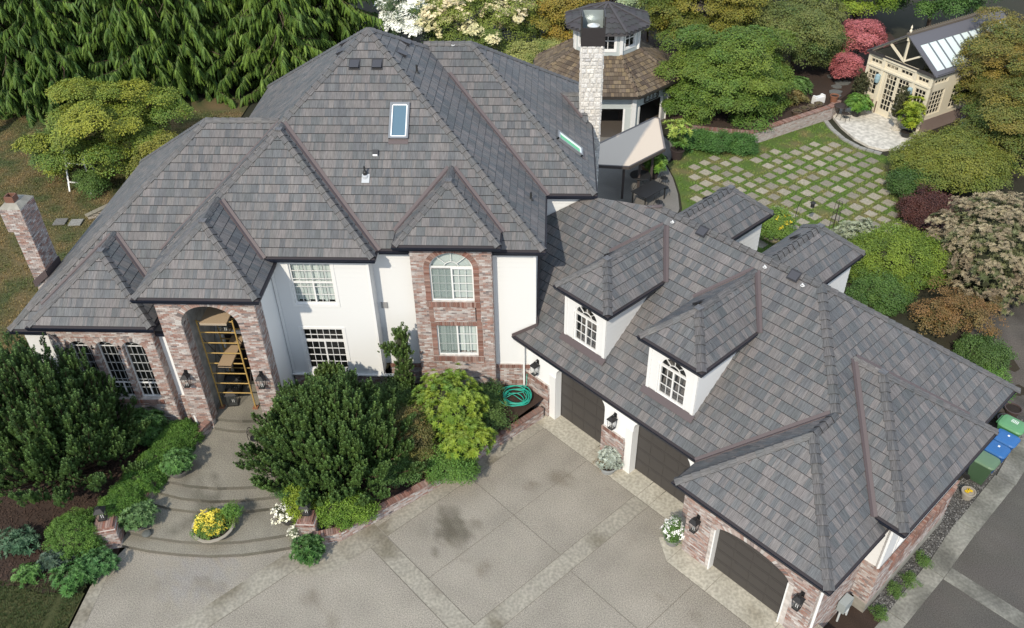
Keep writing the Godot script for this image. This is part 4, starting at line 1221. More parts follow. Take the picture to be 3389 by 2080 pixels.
func add_land() -> void:
	var nz1 := noise(0.12, 4, 3); var nz2 := noise(0.6, 4, 8); var nz3 := noise(2.2, 3, 21)
	# one ground sheet to the horizon
	var xs := [-1500.0, -700.0, -300.0, -150.0, -90.0]
	var x := -60.0
	while x <= 60.0:
		xs.append(x); x += 1.0
	xs.append_array([90.0, 150.0, 300.0, 700.0, 1500.0])
	var zs := [-1800.0, -800.0, -400.0, -220.0, -140.0]
	var z := -100.0
	while z <= 0.0:
		zs.append(z); z += 1.0
	zs.append_array([40.0, 120.0, 400.0, 1200.0])
	var mb := MB.new()
	for i in xs.size() - 1:
		for j in zs.size() - 1:
			var p := []
			var c := []
			for e in [[0, 0], [0, 1], [1, 1], [1, 0]]:
				var X: float = xs[i + e[0]]; var Z: float = zs[j + e[1]]
				p.append(Vector3(X, land(X, Z), Z))
				c.append(Color(0.06, 0.045, 0.028).lerp(Color(0.045, 0.05, 0.02), clampf(0.5 + nz1.get_noise_2d(X, Z), 0, 1)))
			mb.tric(p[0], p[1], p[2], c[0], c[1], c[2], Vector2.ZERO, Vector2.ZERO, Vector2.ZERO)
			mb.tric(p[0], p[2], p[3], c[0], c[2], c[3], Vector2.ZERO, Vector2.ZERO, Vector2.ZERO)
	struct("ground", mb, M.soil)
	# drive of exposed aggregate
	var stains := [[-3.45, -19.65, 0.5, 0.5], [-3.3, -19.15, 0.62, 0.5], [-3.0, -18.85, 0.5, 0.45], [-3.55, -18.9, 0.4, 0.4], [-3.79, -18.09, 0.2, 0.5], [-2.5, -19.27, 0.28, 0.35], [-2.85, -18.5, 0.35, 0.2]]
	var drive_c := func(X: float, Z: float) -> Color:
		var b := 0.375 * (1.0 + 0.13 * nz2.get_noise_2d(X, Z) + 0.14 * nz1.get_noise_2d(X * 2, Z * 2))
		var c := Color(b * 1.1, b * 1.0, b * 0.83)
		for s in stains:
			var d: float = Vector2(X - s[0], Z - s[1]).length() / s[2] + nz3.get_noise_2d(X, Z) * 0.35
			c = c.lerp(Color(0.11, 0.095, 0.065), s[3] * (1.0 - smoothstep(0.75, 1.05, d)))
		# pale bloom near the steps
		var e := Vector2(X + 11.6, (Z + 16.9) * 1.3).length()
		c = c.lerp(Color(0.36, 0.345, 0.33), clampf((1.6 - e) * 0.5 + nz3.get_noise_2d(X * 1.6, Z * 1.6) * 0.7, 0, 0.6) * (1.0 - smoothstep(1.0, 2.6, e)))
		var q := uv_of(X, Z)
		for tu in [-11.9, -10.5, -8.0, -6.6, -3.4, -2.0]:
			c = c.lerp(Color(0.2, 0.175, 0.14), 0.22 * (1.0 - smoothstep(0.08, 0.3, absf(q.x - tu - 0.12 * sin(q.y * 0.6)))) * (0.5 + 0.5 * nz2.get_noise_2d(X * 2.0, Z * 2.0)) * (1.0 - smoothstep(3.0, 9.0, q.y)))
		c = c.lerp(Color(0.15, 0.115, 0.07), 0.5 * smoothstep(0.35, 0.75, nz2.get_noise_2d(X * 0.7 + 40, Z * 0.7)))
		return c
	sheet("driveway", pv([-15.0, -4.0, -15.0, -16.9, -14.62, -17.6, -14.2, -18.6, -8.0, -18.9, -0.3, -25.2, 3.5, -21.5, 9.5, -14.6, 9.0, -4.0]), 0.0, 0.2, drive_c, M.aggregate, 0.3)
	# smooth concrete bands, 4 mm above, in pieces divided by joints
	var band_c := func(X: float, Z: float) -> Color:
		var b := 0.345 * (1.0 + 0.1 * nz2.get_noise_2d(X * 1.3 + 9, Z * 1.3) + 0.06 * nz3.get_noise_2d(X, Z))
		var c := Color(b * 1.08, b * 1.0, b * 0.82)
		c = c.lerp(Color(0.15, 0.125, 0.08), 0.65 * smoothstep(0.1, 0.55, nz2.get_noise_2d(X * 0.55 + 70, Z * 0.55)))
		return c
	var bands := [
		[-12.42, 7.18, -7.78, 6.54], [-7.1, 7.22, -3.0, 6.56],
		[-7.76, 7.2, -7.12, -1.04], [-7.76, 14.0, -7.12, 7.24],
		[-13.0, 6.5, -12.44, 3.8], [-13.0, 3.78, -12.44, 0.4], [-13.0, 0.38, -12.44, -1.1], [-13.3, 8.4, -12.44, 6.52],
		[-14.2, 13.8, -13.42, 9.4], [-14.2, 16.5, -13.42, 13.82]]
	for b in bands: sheet("concrete_band", uvp([b[0], b[1], b[2], b[1], b[2], b[3], b[0], b[3]]), 0.004, 0.25, band_c, M.concrete_v)
	sheet("concrete_band", uvp([-13.42, 9.38, -13.3, 8.42, -12.44, 8.42, -12.62, 9.0, -13.4, 9.8]), 0.004, 0.25, band_c, M.concrete_v)
	var apron_c := func(X: float, Z: float) -> Color:
		var b := 0.50 * (1.0 + 0.14 * nz2.get_noise_2d(X * 1.3 + 9, Z * 1.3) + 0.07 * nz3.get_noise_2d(X, Z))
		var c := Color(b * 1.07, b * 1.0, b * 0.82)
		return c.lerp(Color(0.22, 0.18, 0.11), 0.5 * smoothstep(0.2, 0.6, nz2.get_noise_2d(X * 0.6 + 20, Z * 0.6)))
	for b in [[-12.9, -10.3], [-10.28, -7.72], [-7.7, -7.14], [-7.12, -5.16]]:
		sheet("garage_apron", uvp([b[0], -1.06, b[1], -1.06, b[1], -2.1, b[0], -2.1]), 0.006, 0.2, apron_c, M.concrete_v)
	sheet("garage_apron", uvp([-6.0, -0.28, -5.18, -1.06, -5.18, 0.28]), 0.006, 0.2, apron_c, M.concrete_v)
	for b in [[-5.16, -3.6], [-3.58, -1.3], [-1.28, -0.3]]:
		sheet("garage_apron", uvp([b[0], 0.3, b[1], 0.3, b[1], -0.75, b[0], -0.75]), 0.006, 0.2, apron_c, M.concrete_v)
	sheet("concrete_band", pv([-14.58, -4.0, -14.58, -14.9, -14.62, -16.95, -15.02, -16.4, -15.02, -4.0]), 0.008, 0.25, band_c, M.concrete_v)
	# saw-cut joints along the bands and across the panels
	var cuts := [[-12.43, 7.2, -12.43, 6.5], [-12.43, 6.52, -7.76, 6.52], [-12.43, 7.2, -7.78, 7.2], [-7.77, 6.52, -7.77, -1.05], [-7.11, 14.0, -7.11, -1.05], [-7.77, 14.0, -7.77, 7.2], [-12.43, 6.5, -12.43, -1.05], [-12.4, -1.06, -5.2, -1.06], [-12.4, 2.7, -7.8, 2.7], [-7.1, 2.9, -1.5, 2.9], [-10.1, 6.5, -10.1, -1.0], [-13.42, 16.0, -13.42, 9.4], [-5.2, 0.3, -0.4, 0.3], [-4.0, 7.0, -4.0, 0.35], [-7.1, 6.54, -3.0, 6.54]]
	for q in cuts:
		var jm := MB.new()
		var a := gp(q[0], 0.0085, q[1]); var b := gp(q[2], 0.0085, q[3])
		var sd := (b - a).cross(Vector3.UP).normalized() * 0.008
		jm.quad(a + sd, a - sd, b - sd, b + sd, Color(0.19, 0.165, 0.13))
		struct("pavement_joint", jm, M.concrete_v)
	# entrance walk and curved steps
	var walk_c := func(X: float, Z: float) -> Color:
		var b := 0.31 * (1.0 + 0.16 * nz2.get_noise_2d(X, Z) + 0.12 * nz3.get_noise_2d(X, Z))
		return Color(b * 1.08, b * 1.0, b * 0.81).lerp(Color(0.07, 0.065, 0.045), 0.5 * smoothstep(0.15, 0.6, nz2.get_noise_2d(X * 0.8 + 33, Z * 0.8)))
	# every tread is a slab whose front is an arc and which runs back under the next
	var arcs := [
		[0.15, [-14.6, -17.98, -13.6, -17.78, -12.5, -17.67, -11.4, -17.63, -10.3, -17.72, -9.3, -17.92, -8.5, -18.12]],
		[0.30, [-14.6, -18.44, -13.6, -18.22, -12.5, -18.08, -11.47, -18.04, -10.4, -18.14, -9.5, -18.33, -8.75, -18.5]],
		[0.45, [-14.3, -19.62, -13.2, -19.34, -12.0, -19.2, -10.9, -19.24, -9.8, -19.45, -9.2, -19.6]],
		[0.60, [-14.2, -20.02, -13.0, -19.71, -11.9, -19.6, -10.9, -19.66, -9.7, -19.85, -9.2, -19.95]],
		[0.75, [-14.0, -20.41, -12.8, -20.15, -11.77, -20.07, -10.8, -20.14, -9.8, -20.25, -9.2, -20.3]],
		[0.90, [-12.74, -22.9, -12.2, -22.78, -11.7, -22.74, -11.2, -22.78, -10.76, -22.9]],
		[1.05, [-12.9, -23.25, -12.2, -23.16, -11.7, -23.14, -11.0, -23.18, -10.2, -23.25]]]
	for i in arcs.size():
		var pts: Array = arcs[i][1].duplicate()
		var back: float = [-19.0, -20.2, -20.6, -21.0, -23.6, -23.8, -25.5][i]
		pts.append_array([pts[pts.size() - 2], back, pts[0] + (0.0 if i < 4 else 0.9 if i == 4 else 0.0), back])
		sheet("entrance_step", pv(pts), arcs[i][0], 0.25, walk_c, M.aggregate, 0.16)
	# planting beds: bark and soil
	var bark := func(X: float, Z: float) -> Color:
		return Color(0.075, 0.045, 0.03).lerp(Color(0.11, 0.065, 0.045), clampf(0.5 + nz3.get_noise_2d(X, Z) * 0.9, 0, 1))
	sheet("planting_bed", pv([-0.2, -24.8, -2.65, -22.5, -4.5, -20.85, -7.2, -18.7, -9.0, -19.0, -9.3, -20.3, -9.6, -23.0, -10.0, -25.05, -6.4, -25.6, -1.05, -25.62]), func(X, Z): return 0.42 + 0.45 * smoothstep(-21.5, -25.0, Z), 0.4, bark, M.soil)
	sheet("planting_bed", pv([-24.0, -16.5, -18.0, -16.4, -16.4, -16.0, -15.0, -16.1, -14.75, -17.6, -14.3, -20.0, -13.0, -22.9, -13.5, -23.6, -19.0, -23.6, -24.0, -25.0]), func(X, Z): return land(X, Z) + 0.06, 0.4, bark, M.soil)
	# lawns
	var grass := func(X: float, Z: float) -> Color:
		var t := clampf(0.5 + nz2.get_noise_2d(X * 0.9, Z * 0.9) * 1.1 + nz1.get_noise_2d(X * 2, Z * 2) * 0.5, 0, 1)
		return Color(0.085, 0.115, 0.028).lerp(Color(0.27, 0.19, 0.08), t)
	var grass2 := func(X: float, Z: float) -> Color:
		var t := clampf(0.22 + nz2.get_noise_2d(X * 0.8 + 12, Z * 0.8) * 1.3 + nz1.get_noise_2d(X * 3, Z * 3) * 0.4, 0, 1)
		return Color(0.13, 0.225, 0.03).lerp(Color(0.29, 0.24, 0.1), t)
	sheet("lawn", pv([-60, -53, -19.7, -53, -19.7, -24.2, -24, -25.2, -60, -24]), func(X, Z): return land(X, Z) + 0.07, 0.5, grass, M.grass)
	sheet("lawn", pv([-40, -4, -15.06, -4, -15.06, -16.1, -16.4, -15.95, -18.0, -16.35, -24, -16.45, -40, -16.5]), func(X, Z): return maxf(land(X, Z), 0.02) + 0.05, 0.5, func(X, Z): return grass.call(X, Z) * Color(0.55, 0.75, 0.6), M.grass)
	var garden := sheet("lawn", pv([7.55, -45.3, 8.0, -46.9, 11.4, -46.2, 16.4, -49.5, 16.7, -48.2, 17.0, -46.95, 17.6, -45.9, 18.7, -45.1, 20.5, -42.0, 19.0, -38.0, 17.5, -35.5, 14.5, -33.0, 9.0, -33.5, 5.0, -34.0, 6.75, -39.0, 6.8, -40.5, 6.7, -42.2, 6.45, -43.8]), 1.0, 0.3, grass2, M.grass, 0.2)
	# stepping stones set chequerwise in the grass
	var e1 := Vector2(0.766, -0.643) * 0.82; var e2 := Vector2(0.643, 0.766) * 0.82
	var meshes := []
	for k in 4:
		var pm := MB.new()
		var j := [0.02, 0.015, 0.025, 0.01]
		var ring := [Vector3(-0.28 + j[k], 0, 0.27), Vector3(0.27, 0, 0.28 - j[(k + 1) % 4]), Vector3(0.28 - j[(k + 2) % 4], 0, -0.28), Vector3(-0.27, 0, -0.28 + j[(k + 3) % 4])]
		var up := Vector3.UP * 0.025
		var tone: float = [0.32, 0.27, 0.36, 0.24][k]
		var c := Color(tone * 1.12, tone, tone * 0.76)
		pm.quad(ring[0] + up, ring[1] + up, ring[2] + up, ring[3] + up, c)
		for s in 4: pm.quad(ring[s], ring[(s + 1) % 4], ring[(s + 1) % 4] + up, ring[s] + up, c)
		meshes.append(pm.mesh())
	var lawn_poly := pv([7.9, -44.6, 11.6, -45.3, 14.8, -46.3, 16.6, -46.6, 18.0, -44.9, 18.3, -42.0, 17.6, -40.0, 18.2, -38.5, 17.0, -36.0, 14.0, -34.6, 9.0, -34.6, 7.3, -37.0, 7.4, -41.0])
	for a in range(-12, 13):
		for b in range(-12, 13):
			var q := Vector2(12.43, -41.93) + e1 * a + e2 * b
			if not Geometry2D.is_point_in_polygon(q, lawn_poly): continue
			if rng.randf() < 0.04: continue
			var o := MeshInstance3D.new()
			o.mesh = meshes[rng.randi() % 4]; o.material_override = M.concrete_v
			o.name = "stepping_stone"
			garden.add_child(o, true)
			o.position = Vector3(q.x + rng.randf_range(-0.04, 0.04), 1.002, q.y + rng.randf_range(-0.04, 0.04))
			o.rotation.y = 0.698 + rng.randf_range(-0.06, 0.06)
			o.scale = Vector3.ONE * rng.randf_range(0.88, 1.08)
	# raised bed and woodland edge behind the garden wall
	sheet("raised_bed", pv([7.4, -47.1, 11.4, -46.5, 17.3, -50.5, 19.6, -53.4, 24.0, -58.0, 24.0, -75.0, 0.0, -75.0, 6.0, -54.0]), 1.72, 1.0, bark, M.soil, 0.8)
	# greenhouse terrace
	var terr := func(X: float, Z: float) -> Color:
		var b := 0.74 * (1.0 + 0.1 * nz2.get_noise_2d(X * 1.5, Z * 1.5) + 0.08 * nz3.get_noise_2d(X, Z))
		return Color(b * 1.03, b * 0.98, b * 0.88)
	sheet("terrace", pv([17.2, -50.9, 17.08, -49.8, 17.2, -48.58, 17.6, -47.0, 18.15, -46.05, 18.85, -45.6, 20.3, -45.9, 21.7, -46.6, 22.0, -47.5, 20.0, -51.8, 18.0, -52.0]), 1.09, 0.3, terr, M.pale_stone, 0.14)
	var curb := MB.new()
	var outer := [Vector2(16.5, -49.35), Vector2(16.62, -48.22), Vector2(16.97, -46.94), Vector2(17.57, -45.89), Vector2(18.62, -45.12)]
	for i in outer.size() - 1:
		for s in 3:
			var a: Vector2 = outer[i].lerp(outer[i + 1], s / 3.0 + 0.015); var b: Vector2 = outer[i].lerp(outer[i + 1], (s + 1) / 3.0 - 0.015)
			var k := rng.randf_range(0.4, 0.5)
			curb.bar(Vector3(a.x, 1.04, a.y), Vector3(b.x, 1.04, b.y), 0.26, 0.1, Color(k, k * 0.98, k * 0.9))
	struct("garden_edging", curb, M.stone_v)
	# patio between house and summerhouse
	sheet("patio", pv([-3.0, -39.0, 1.4, -36.4, 1.5, -33.0, 5.0, -34.0, 6.6, -39.0, 6.68, -40.5, 6.6, -42.2, 6.35, -43.8, 7.3, -45.6, 6.0, -48.5, 0, -47.5]), 1.03, 0.5, func(X, Z): var b: float = 0.27 * (1.0 + 0.25 * nz3.get_noise_2d(X * 0.8, Z * 0.8)); return Color(b, b * 0.93, b * 0.83), M.stone_v, 0.1)
	# lower drive on the right: dark weathered aggregate, concrete kerb band, gravel strip
	var low_c := func(X: float, Z: float) -> Color:
		var b := 0.12 * (1.0 + 0.2 * nz2.get_noise_2d(X, Z) + 0.2 * nz1.get_noise_2d(X * 2, Z * 2))
		return Color(b * 1.08, b * 1.0, b * 0.88)
	sheet("lower_drive", uvp([1.24, 4.0, 16.0, 4.0, 16.0, -40.0, 0.9, -40.0, 1.0, -14.0, 1.24, -4.0]), -0.95, 0.5, low_c, M.aggregate)
	var kerb_c := func(X: float, Z: float) -> Color:
		var t := clampf(0.45 + nz2.get_noise_2d(X * 0.8 + 5, Z * 0.8) * 1.5, 0, 1)
		var b := lerpf(0.14, 0.32, t)
		return Color(b * 1.02, b, b * 0.86)
	for b in [[-1.0, -4.05], [-4.07, -6.6], [-6.62, -9.3], [-9.32, -12.4], [-12.42, -16.0], [-16.02, -40.0]]:
		sheet("concrete_kerb", uvp([0.66 if b[0] > -9 else 0.5 if b[0] > -15 else 0.1, b[0], 1.28 if b[0] > -9 else 1.2 if b[0] > -15 else 0.9, b[0], 1.28 if b[1] > -9 else 1.18 if b[1] > -13 else 0.9, b[1], 0.62 if b[1] > -9 else 0.45 if b[1] > -13 else 0.1, b[1]]), -0.93, 0.25, kerb_c, M.concrete_v, 0.1)
	sheet("concrete_band", uvp([1.3, -6.55, 16.0, -6.55, 16.0, -7.2, 1.27, -7.2]), -0.944, 0.3, kerb_c, M.concrete_v)
	sheet("concrete_band", uvp([1.3, -2.6, 16.0, -2.6, 16.0, -3.2, 1.32, -3.2]), -0.944, 0.3, kerb_c, M.concrete_v)
	var grav := sheet("gravel_strip", uvp([0.1, -3.6, 0.66, -3.6, 0.6, -9.0, 0.45, -13.0, 0.1, -16.5, -0.5, -16.5, -0.5, -8.7, 0.1, -8.7]), -0.96, 0.4, func(X, Z): var b: float = 0.13 * (1.0 + 0.6 * nz3.get_noise_2d(X * 3, Z * 3)); return Color(b, b * 0.97, b * 0.9), M.soil)
	sheet("planting_bed", uvp([-0.48, 2.5, 0.64, 2.5, 0.66, -3.6, -0.1, -3.6, -0.48, -3.4]), -0.9, 0.4, bark, M.soil, 0.2)
	sheet("gravel_strip", uvp([-3.0, -14.0, 0.0, -16.5, 0.1, -24.0, -4.0, -22.0]), func(X, Z): return land(X, Z) + 0.05, 0.5, func(X, Z): var b: float = 0.15 * (1.0 + 0.6 * nz3.get_noise_2d(X * 2, Z * 2)); return Color(b, b * 0.9, b * 0.8), M.soil)
	# pebbles
	var pb := MB.new()
	var ico := [Vector3(1, 0.1, 0.1), Vector3(0.3, 0.1, 0.9), Vector3(-0.75, 0, 0.5), Vector3(-0.7, 0.1, -0.6), Vector3(0.4, 0.0, -0.85)]
	for i in 5:
		pb.tri(ico[i], Vector3(0.05, 0.62, 0), ico[(i + 1) % 5])
		pb.tri(ico[(i + 1) % 5], Vector3(0, -0.4, 0), ico[i])
	var xf := []; var cl := []
	for i in 9000:
		var v := -3.6 - rng.randf() * 12.5
		var u := rng.randf_range(0.12 if v > -8.7 else -0.3, lerpf(0.66, 0.35, clampf((-v - 4) / 10, 0, 1)))
		var s := rng.randf_range(0.016, 0.04)
		xf.append(Transform3D(Basis(Vector3.UP, rng.randf() * TAU).scaled(Vector3(s, s * 0.8, s * rng.randf_range(0.7, 1.2))), gp(u, -0.95 + rng.randf() * 0.02, v)))
		var k: float = [0.06, 0.11, 0.2, 0.32, 0.14, 0.08][rng.randi() % 6] * rng.randf_range(0.8, 1.2)
		cl.append(Color(k, k * 0.97, k * 0.92))
	var pebbles := scatter("pebbles", pb.mesh(), M.stone_v, xf, cl, null)
	pebbles.set_meta("label", "grey river pebbles along the garage side wall"); pebbles.set_meta("category", "pebbles")

func scatter(called: String, mesh: Mesh, m: Material, xf: Array, cl: Array, parent: Node) -> MultiMeshInstance3D:
	var mm := MultiMesh.new()
	mm.transform_format = MultiMesh.TRANSFORM_3D
	mm.use_colors = true
	mm.mesh = mesh
	mm.instance_count = xf.size()
	for i in xf.size():
		mm.set_instance_transform(i, xf[i])
		mm.set_instance_color(i, cl[i])
	var o := MultiMeshInstance3D.new()
	o.multimesh = mm
	o.material_override = m
	if parent == null:
		o.name = numbered(called)
		add_child(o, true)
	else:
		o.name = called
		parent.add_child(o, true)
	stuff(o)
	return o

# ---------------------------------------------------------------- plants
func rand_dir(ymin := -1.0) -> Vector3:
	var y := rng.randf_range(ymin, 1.0)
	var a := rng.randf() * TAU
	var r := sqrt(maxf(0.0, 1.0 - y * y))
	return Vector3(cos(a) * r, y, sin(a) * r)

func basis_up(n: Vector3, spin: float) -> Basis:
	var up := n.normalized()
	var x := up.cross(Vector3.RIGHT if absf(up.x) < 0.9 else Vector3.FORWARD).normalized()
	var z := x.cross(up)
	return Basis(x, up, z) * Basis(Vector3.UP, spin)

# one leaf: two triangles folded along the midrib
func leaf(mb: MB, o: Vector3, d: Vector3, n: Vector3, len: float, w: float, c: Color) -> void:
	var s := d.cross(n).normalized()
	var m := o + d * len * 0.5 - n * len * 0.04
	var t := o + d * len - n * len * 0.12
	mb.tri(o, m + s * w * 0.5 + n * w * 0.18, t, c)
	mb.tri(o, t, m - s * w * 0.5 + n * w * 0.18, c)

# loose cluster of leaves round the origin, radius about 1, more of them facing up
func clump_leaves(n: int, len: float, wid: float, flat: float, up_bias: float) -> ArrayMesh:
	var mb := MB.new()
	for i in n:
		var p := rand_dir() * pow(rng.randf(), 0.45)
		p.y *= flat
		var nn := (rand_dir(0.0) + Vector3.UP * up_bias).normalized()
		var d := (p.normalized() + rand_dir() * 0.9)
		d = (d - nn * d.dot(nn)).normalized()
		var k := rng.randf_range(0.78, 1.18)
		leaf(mb, p, d, nn, len * rng.randf_range(0.7, 1.25), wid * rng.randf_range(0.8, 1.2), Color(k, k, k * rng.randf_range(0.8, 1.1)))
	return mb.mesh()

# rosettes of long leaves (rhododendron, laurel)
func clump_rosette(n: int, len: float, wid: float, lift: float) -> ArrayMesh:
	var mb := MB.new()
	for ring in 2:
		for i in n:
			var a := TAU * (i + 0.5 * ring + rng.randf() * 0.4) / n
			var d := Vector3(cos(a), lift + ring * 0.5 + rng.randf_range(-0.1, 0.2), sin(a)).normalized()
			var nn := (Vector3.UP - d * d.y).normalized()
			var k := rng.randf_range(0.82, 1.2)
			leaf(mb, Vector3(0, ring * 0.05, 0), d, nn, len * (1.0 - 0.25 * ring), wid, Color(k, k, k * 0.95))
	return mb.mesh()

# upright yew shoot packed with needles
func clump_shoot() -> ArrayMesh:
	var mb := MB.new()
	for i in 64:
		var t := pow(rng.randf(), 0.8)
		var a := rng.randf() * TAU
		var d := Vector3(cos(a), 0.55 + t * 0.5, sin(a)).normalized()
		var o := Vector3(cos(a) * 0.05, t * 0.85, sin(a) * 0.05)
		var s := d.cross(Vector3.UP).normalized()
		var k := lerpf(0.8, 1.25, t) * rng.randf_range(0.85, 1.1)
		var len := 0.26 * (1.0 - 0.45 * t)
		mb.tri(o - s * 0.05, o + s * 0.05, o + d * len + Vector3.UP * 0.02, Color(k, k, k * 0.9))
		mb.tri(o + d * len * 0.3 - s * 0.055, o + d * len * 0.3 + s * 0.055, o + d * len * 1.2, Color(k, k, k * 0.9))
	return mb.mesh()

# drooping cedar spray: a flat fan that hangs from its twig
func clump_spray() -> ArrayMesh:
	var mb := MB.new()
	var axis := func(t: float) -> Vector3: return Vector3(t * 0.5, -0.12 * t - 0.8 * t * t, 0)
	for i in 15:
		var t := (i + 0.5) / 15.0
		for s in [-1, 1]:
			var o: Vector3 = axis.call(t)
			var L := 0.36 * (1.0 - 0.65 * absf(t - 0.3)) * rng.randf_range(0.75, 1.15)
			var d := Vector3(0.4, -0.75 - 0.5 * t, s * 0.62).normalized()
			var e := o + d * L + Vector3(0, -0.07, 0)
			var w := Vector3(0.05, 0.0, -0.03 * s)
			var k := rng.randf_range(0.7, 1.05)
			mb.tri(o - w, o + w, e, Color(k, k, k))
			for j in 3:
				var q := o.lerp(e, 0.35 + j * 0.28)
				var k2 := k * rng.randf_range(1.0, 1.35)
				var dd := Vector3(0.5, -0.9, s * 0.15 * (1 - j)).normalized()
				mb.tri(q - w * 0.8, q + w * 0.8, q + dd * 0.17, Color(k2, k2, k2 * 0.8))
		if i % 3 == 0:
			var o2: Vector3 = axis.call(t)
			mb.tri(o2 + Vector3(0, 0, -0.04), o2 + Vector3(0, 0, 0.04), o2 + Vector3(0.16, -0.2, 0), Color(1, 1, 0.9))
	return mb.mesh()

var crown_noise := noise(0.9, 2, 77)

func mixc(a: Color, b: Color, t: float, k := 1.0) -> Color:
	var c := a.lerp(b, clampf(t, 0, 1))
	k *= 1.2
	return Color(c.r * k, c.g * k, c.b * k)

# crown made of leaf pads: lobes spread over an ellipsoid, every lobe a flattened cushion of clumps
# opt: lobes, ls (lobe radius), flat, per (clumps a lobe), size (clump size), a, b (colours), dirup, ymin, core
func crown(parent: Node, c: Vector3, R: Vector3, mesh: Mesh, m: Material, opt: Dictionary, called := "crown") -> Array:
	var xf := []; var cl := []
	var centres := []
	var nl: int = opt.lobes
	var ls: float = opt.ls
	var flat: float = opt.get("flat", 0.55)
	var ca: Color = opt.a; var cb: Color = opt.b
	for i in nl:
		# even spread: golden spiral with jitter
		var yy := lerpf(1.0, opt.get("ymin", -0.45), (i + rng.randf()) / nl)
		var ang := i * 2.39996 + rng.randf_range(-0.4, 0.4)
		var rr := sqrt(maxf(0.0, 1.0 - yy * yy))
		var d := Vector3(cos(ang) * rr, yy, sin(ang) * rr)
		var depth := rng.randf_range(opt.get("in", 0.68), 1.0)
		var p: Vector3 = c + d * R * depth * (1.0 + opt.get("rough", 0.3) * crown_noise.get_noise_3dv(d * 1.3 + c * 3.7))
		centres.append(p)
		var lr := ls * rng.randf_range(0.6, 1.35)
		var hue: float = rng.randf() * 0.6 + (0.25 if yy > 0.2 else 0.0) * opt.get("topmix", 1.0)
		for k in opt.per:
			var e := rand_dir(-0.35)
			var q := p + e * Vector3(lr, lr * flat, lr) * rng.randf_range(0.72, 1.08)
			var n: Vector3 = (e * Vector3(1, 1.0 / maxf(flat, 0.3), 1) * 0.6 + d * 0.4 + Vector3.UP * opt.get("dirup", 0.8)).normalized()
			var s: float = opt.size * rng.randf_range(0.7, 1.3)
			xf.append(Transform3D(basis_up(n, rng.randf() * TAU).scaled(Vector3(s, s, s) * 1.0), q))
			cl.append(mixc(ca, cb, hue + rng.randf_range(-0.25, 0.35), rng.randf_range(0.8, 1.2)))
	scatter(called, mesh, m, xf, cl, parent)
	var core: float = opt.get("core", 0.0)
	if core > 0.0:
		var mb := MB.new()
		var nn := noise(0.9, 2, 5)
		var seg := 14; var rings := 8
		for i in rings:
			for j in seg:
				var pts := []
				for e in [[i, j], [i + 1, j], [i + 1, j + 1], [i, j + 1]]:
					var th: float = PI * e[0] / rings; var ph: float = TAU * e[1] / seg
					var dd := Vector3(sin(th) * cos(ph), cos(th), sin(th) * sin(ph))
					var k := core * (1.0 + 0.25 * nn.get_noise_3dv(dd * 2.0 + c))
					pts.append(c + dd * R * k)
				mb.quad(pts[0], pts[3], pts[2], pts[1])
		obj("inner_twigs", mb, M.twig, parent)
	return centres

func trunk(parent: Node, foot: Vector3, ends: Array, r: float, m: Material = null, most := 9) -> void:
	var mb := MB.new()
	var fork := foot
	var mean := Vector3.ZERO
	for e in ends: mean += e
	mean /= maxf(1, ends.size())
	fork = foot.lerp(Vector3(lerpf(foot.x, mean.x, 0.3), mean.y, lerpf(foot.z, mean.z, 0.3)), 0.45)
	mb.tube(PackedVector3Array([foot - Vector3(0, 0.2, 0), foot.lerp(fork, 0.5) + Vector3(0.04, 0, 0.03), fork]), [r * 1.3, r, r * 0.8], 8)
	for i in mini(most, ends.size()):
		var e: Vector3 = ends[i * ends.size() / mini(most, ends.size())]
		var md := fork.lerp(e, 0.5) + Vector3(rng.randf_range(-0.15, 0.15), 0.1, rng.randf_range(-0.15, 0.15)) * fork.distance_to(e) * 0.4
		mb.tube(PackedVector3Array([fork, md, e]), [r * 0.55, r * 0.33, r * 0.12], 6)
	obj("trunk", mb, M.bark if m == null else m, parent)

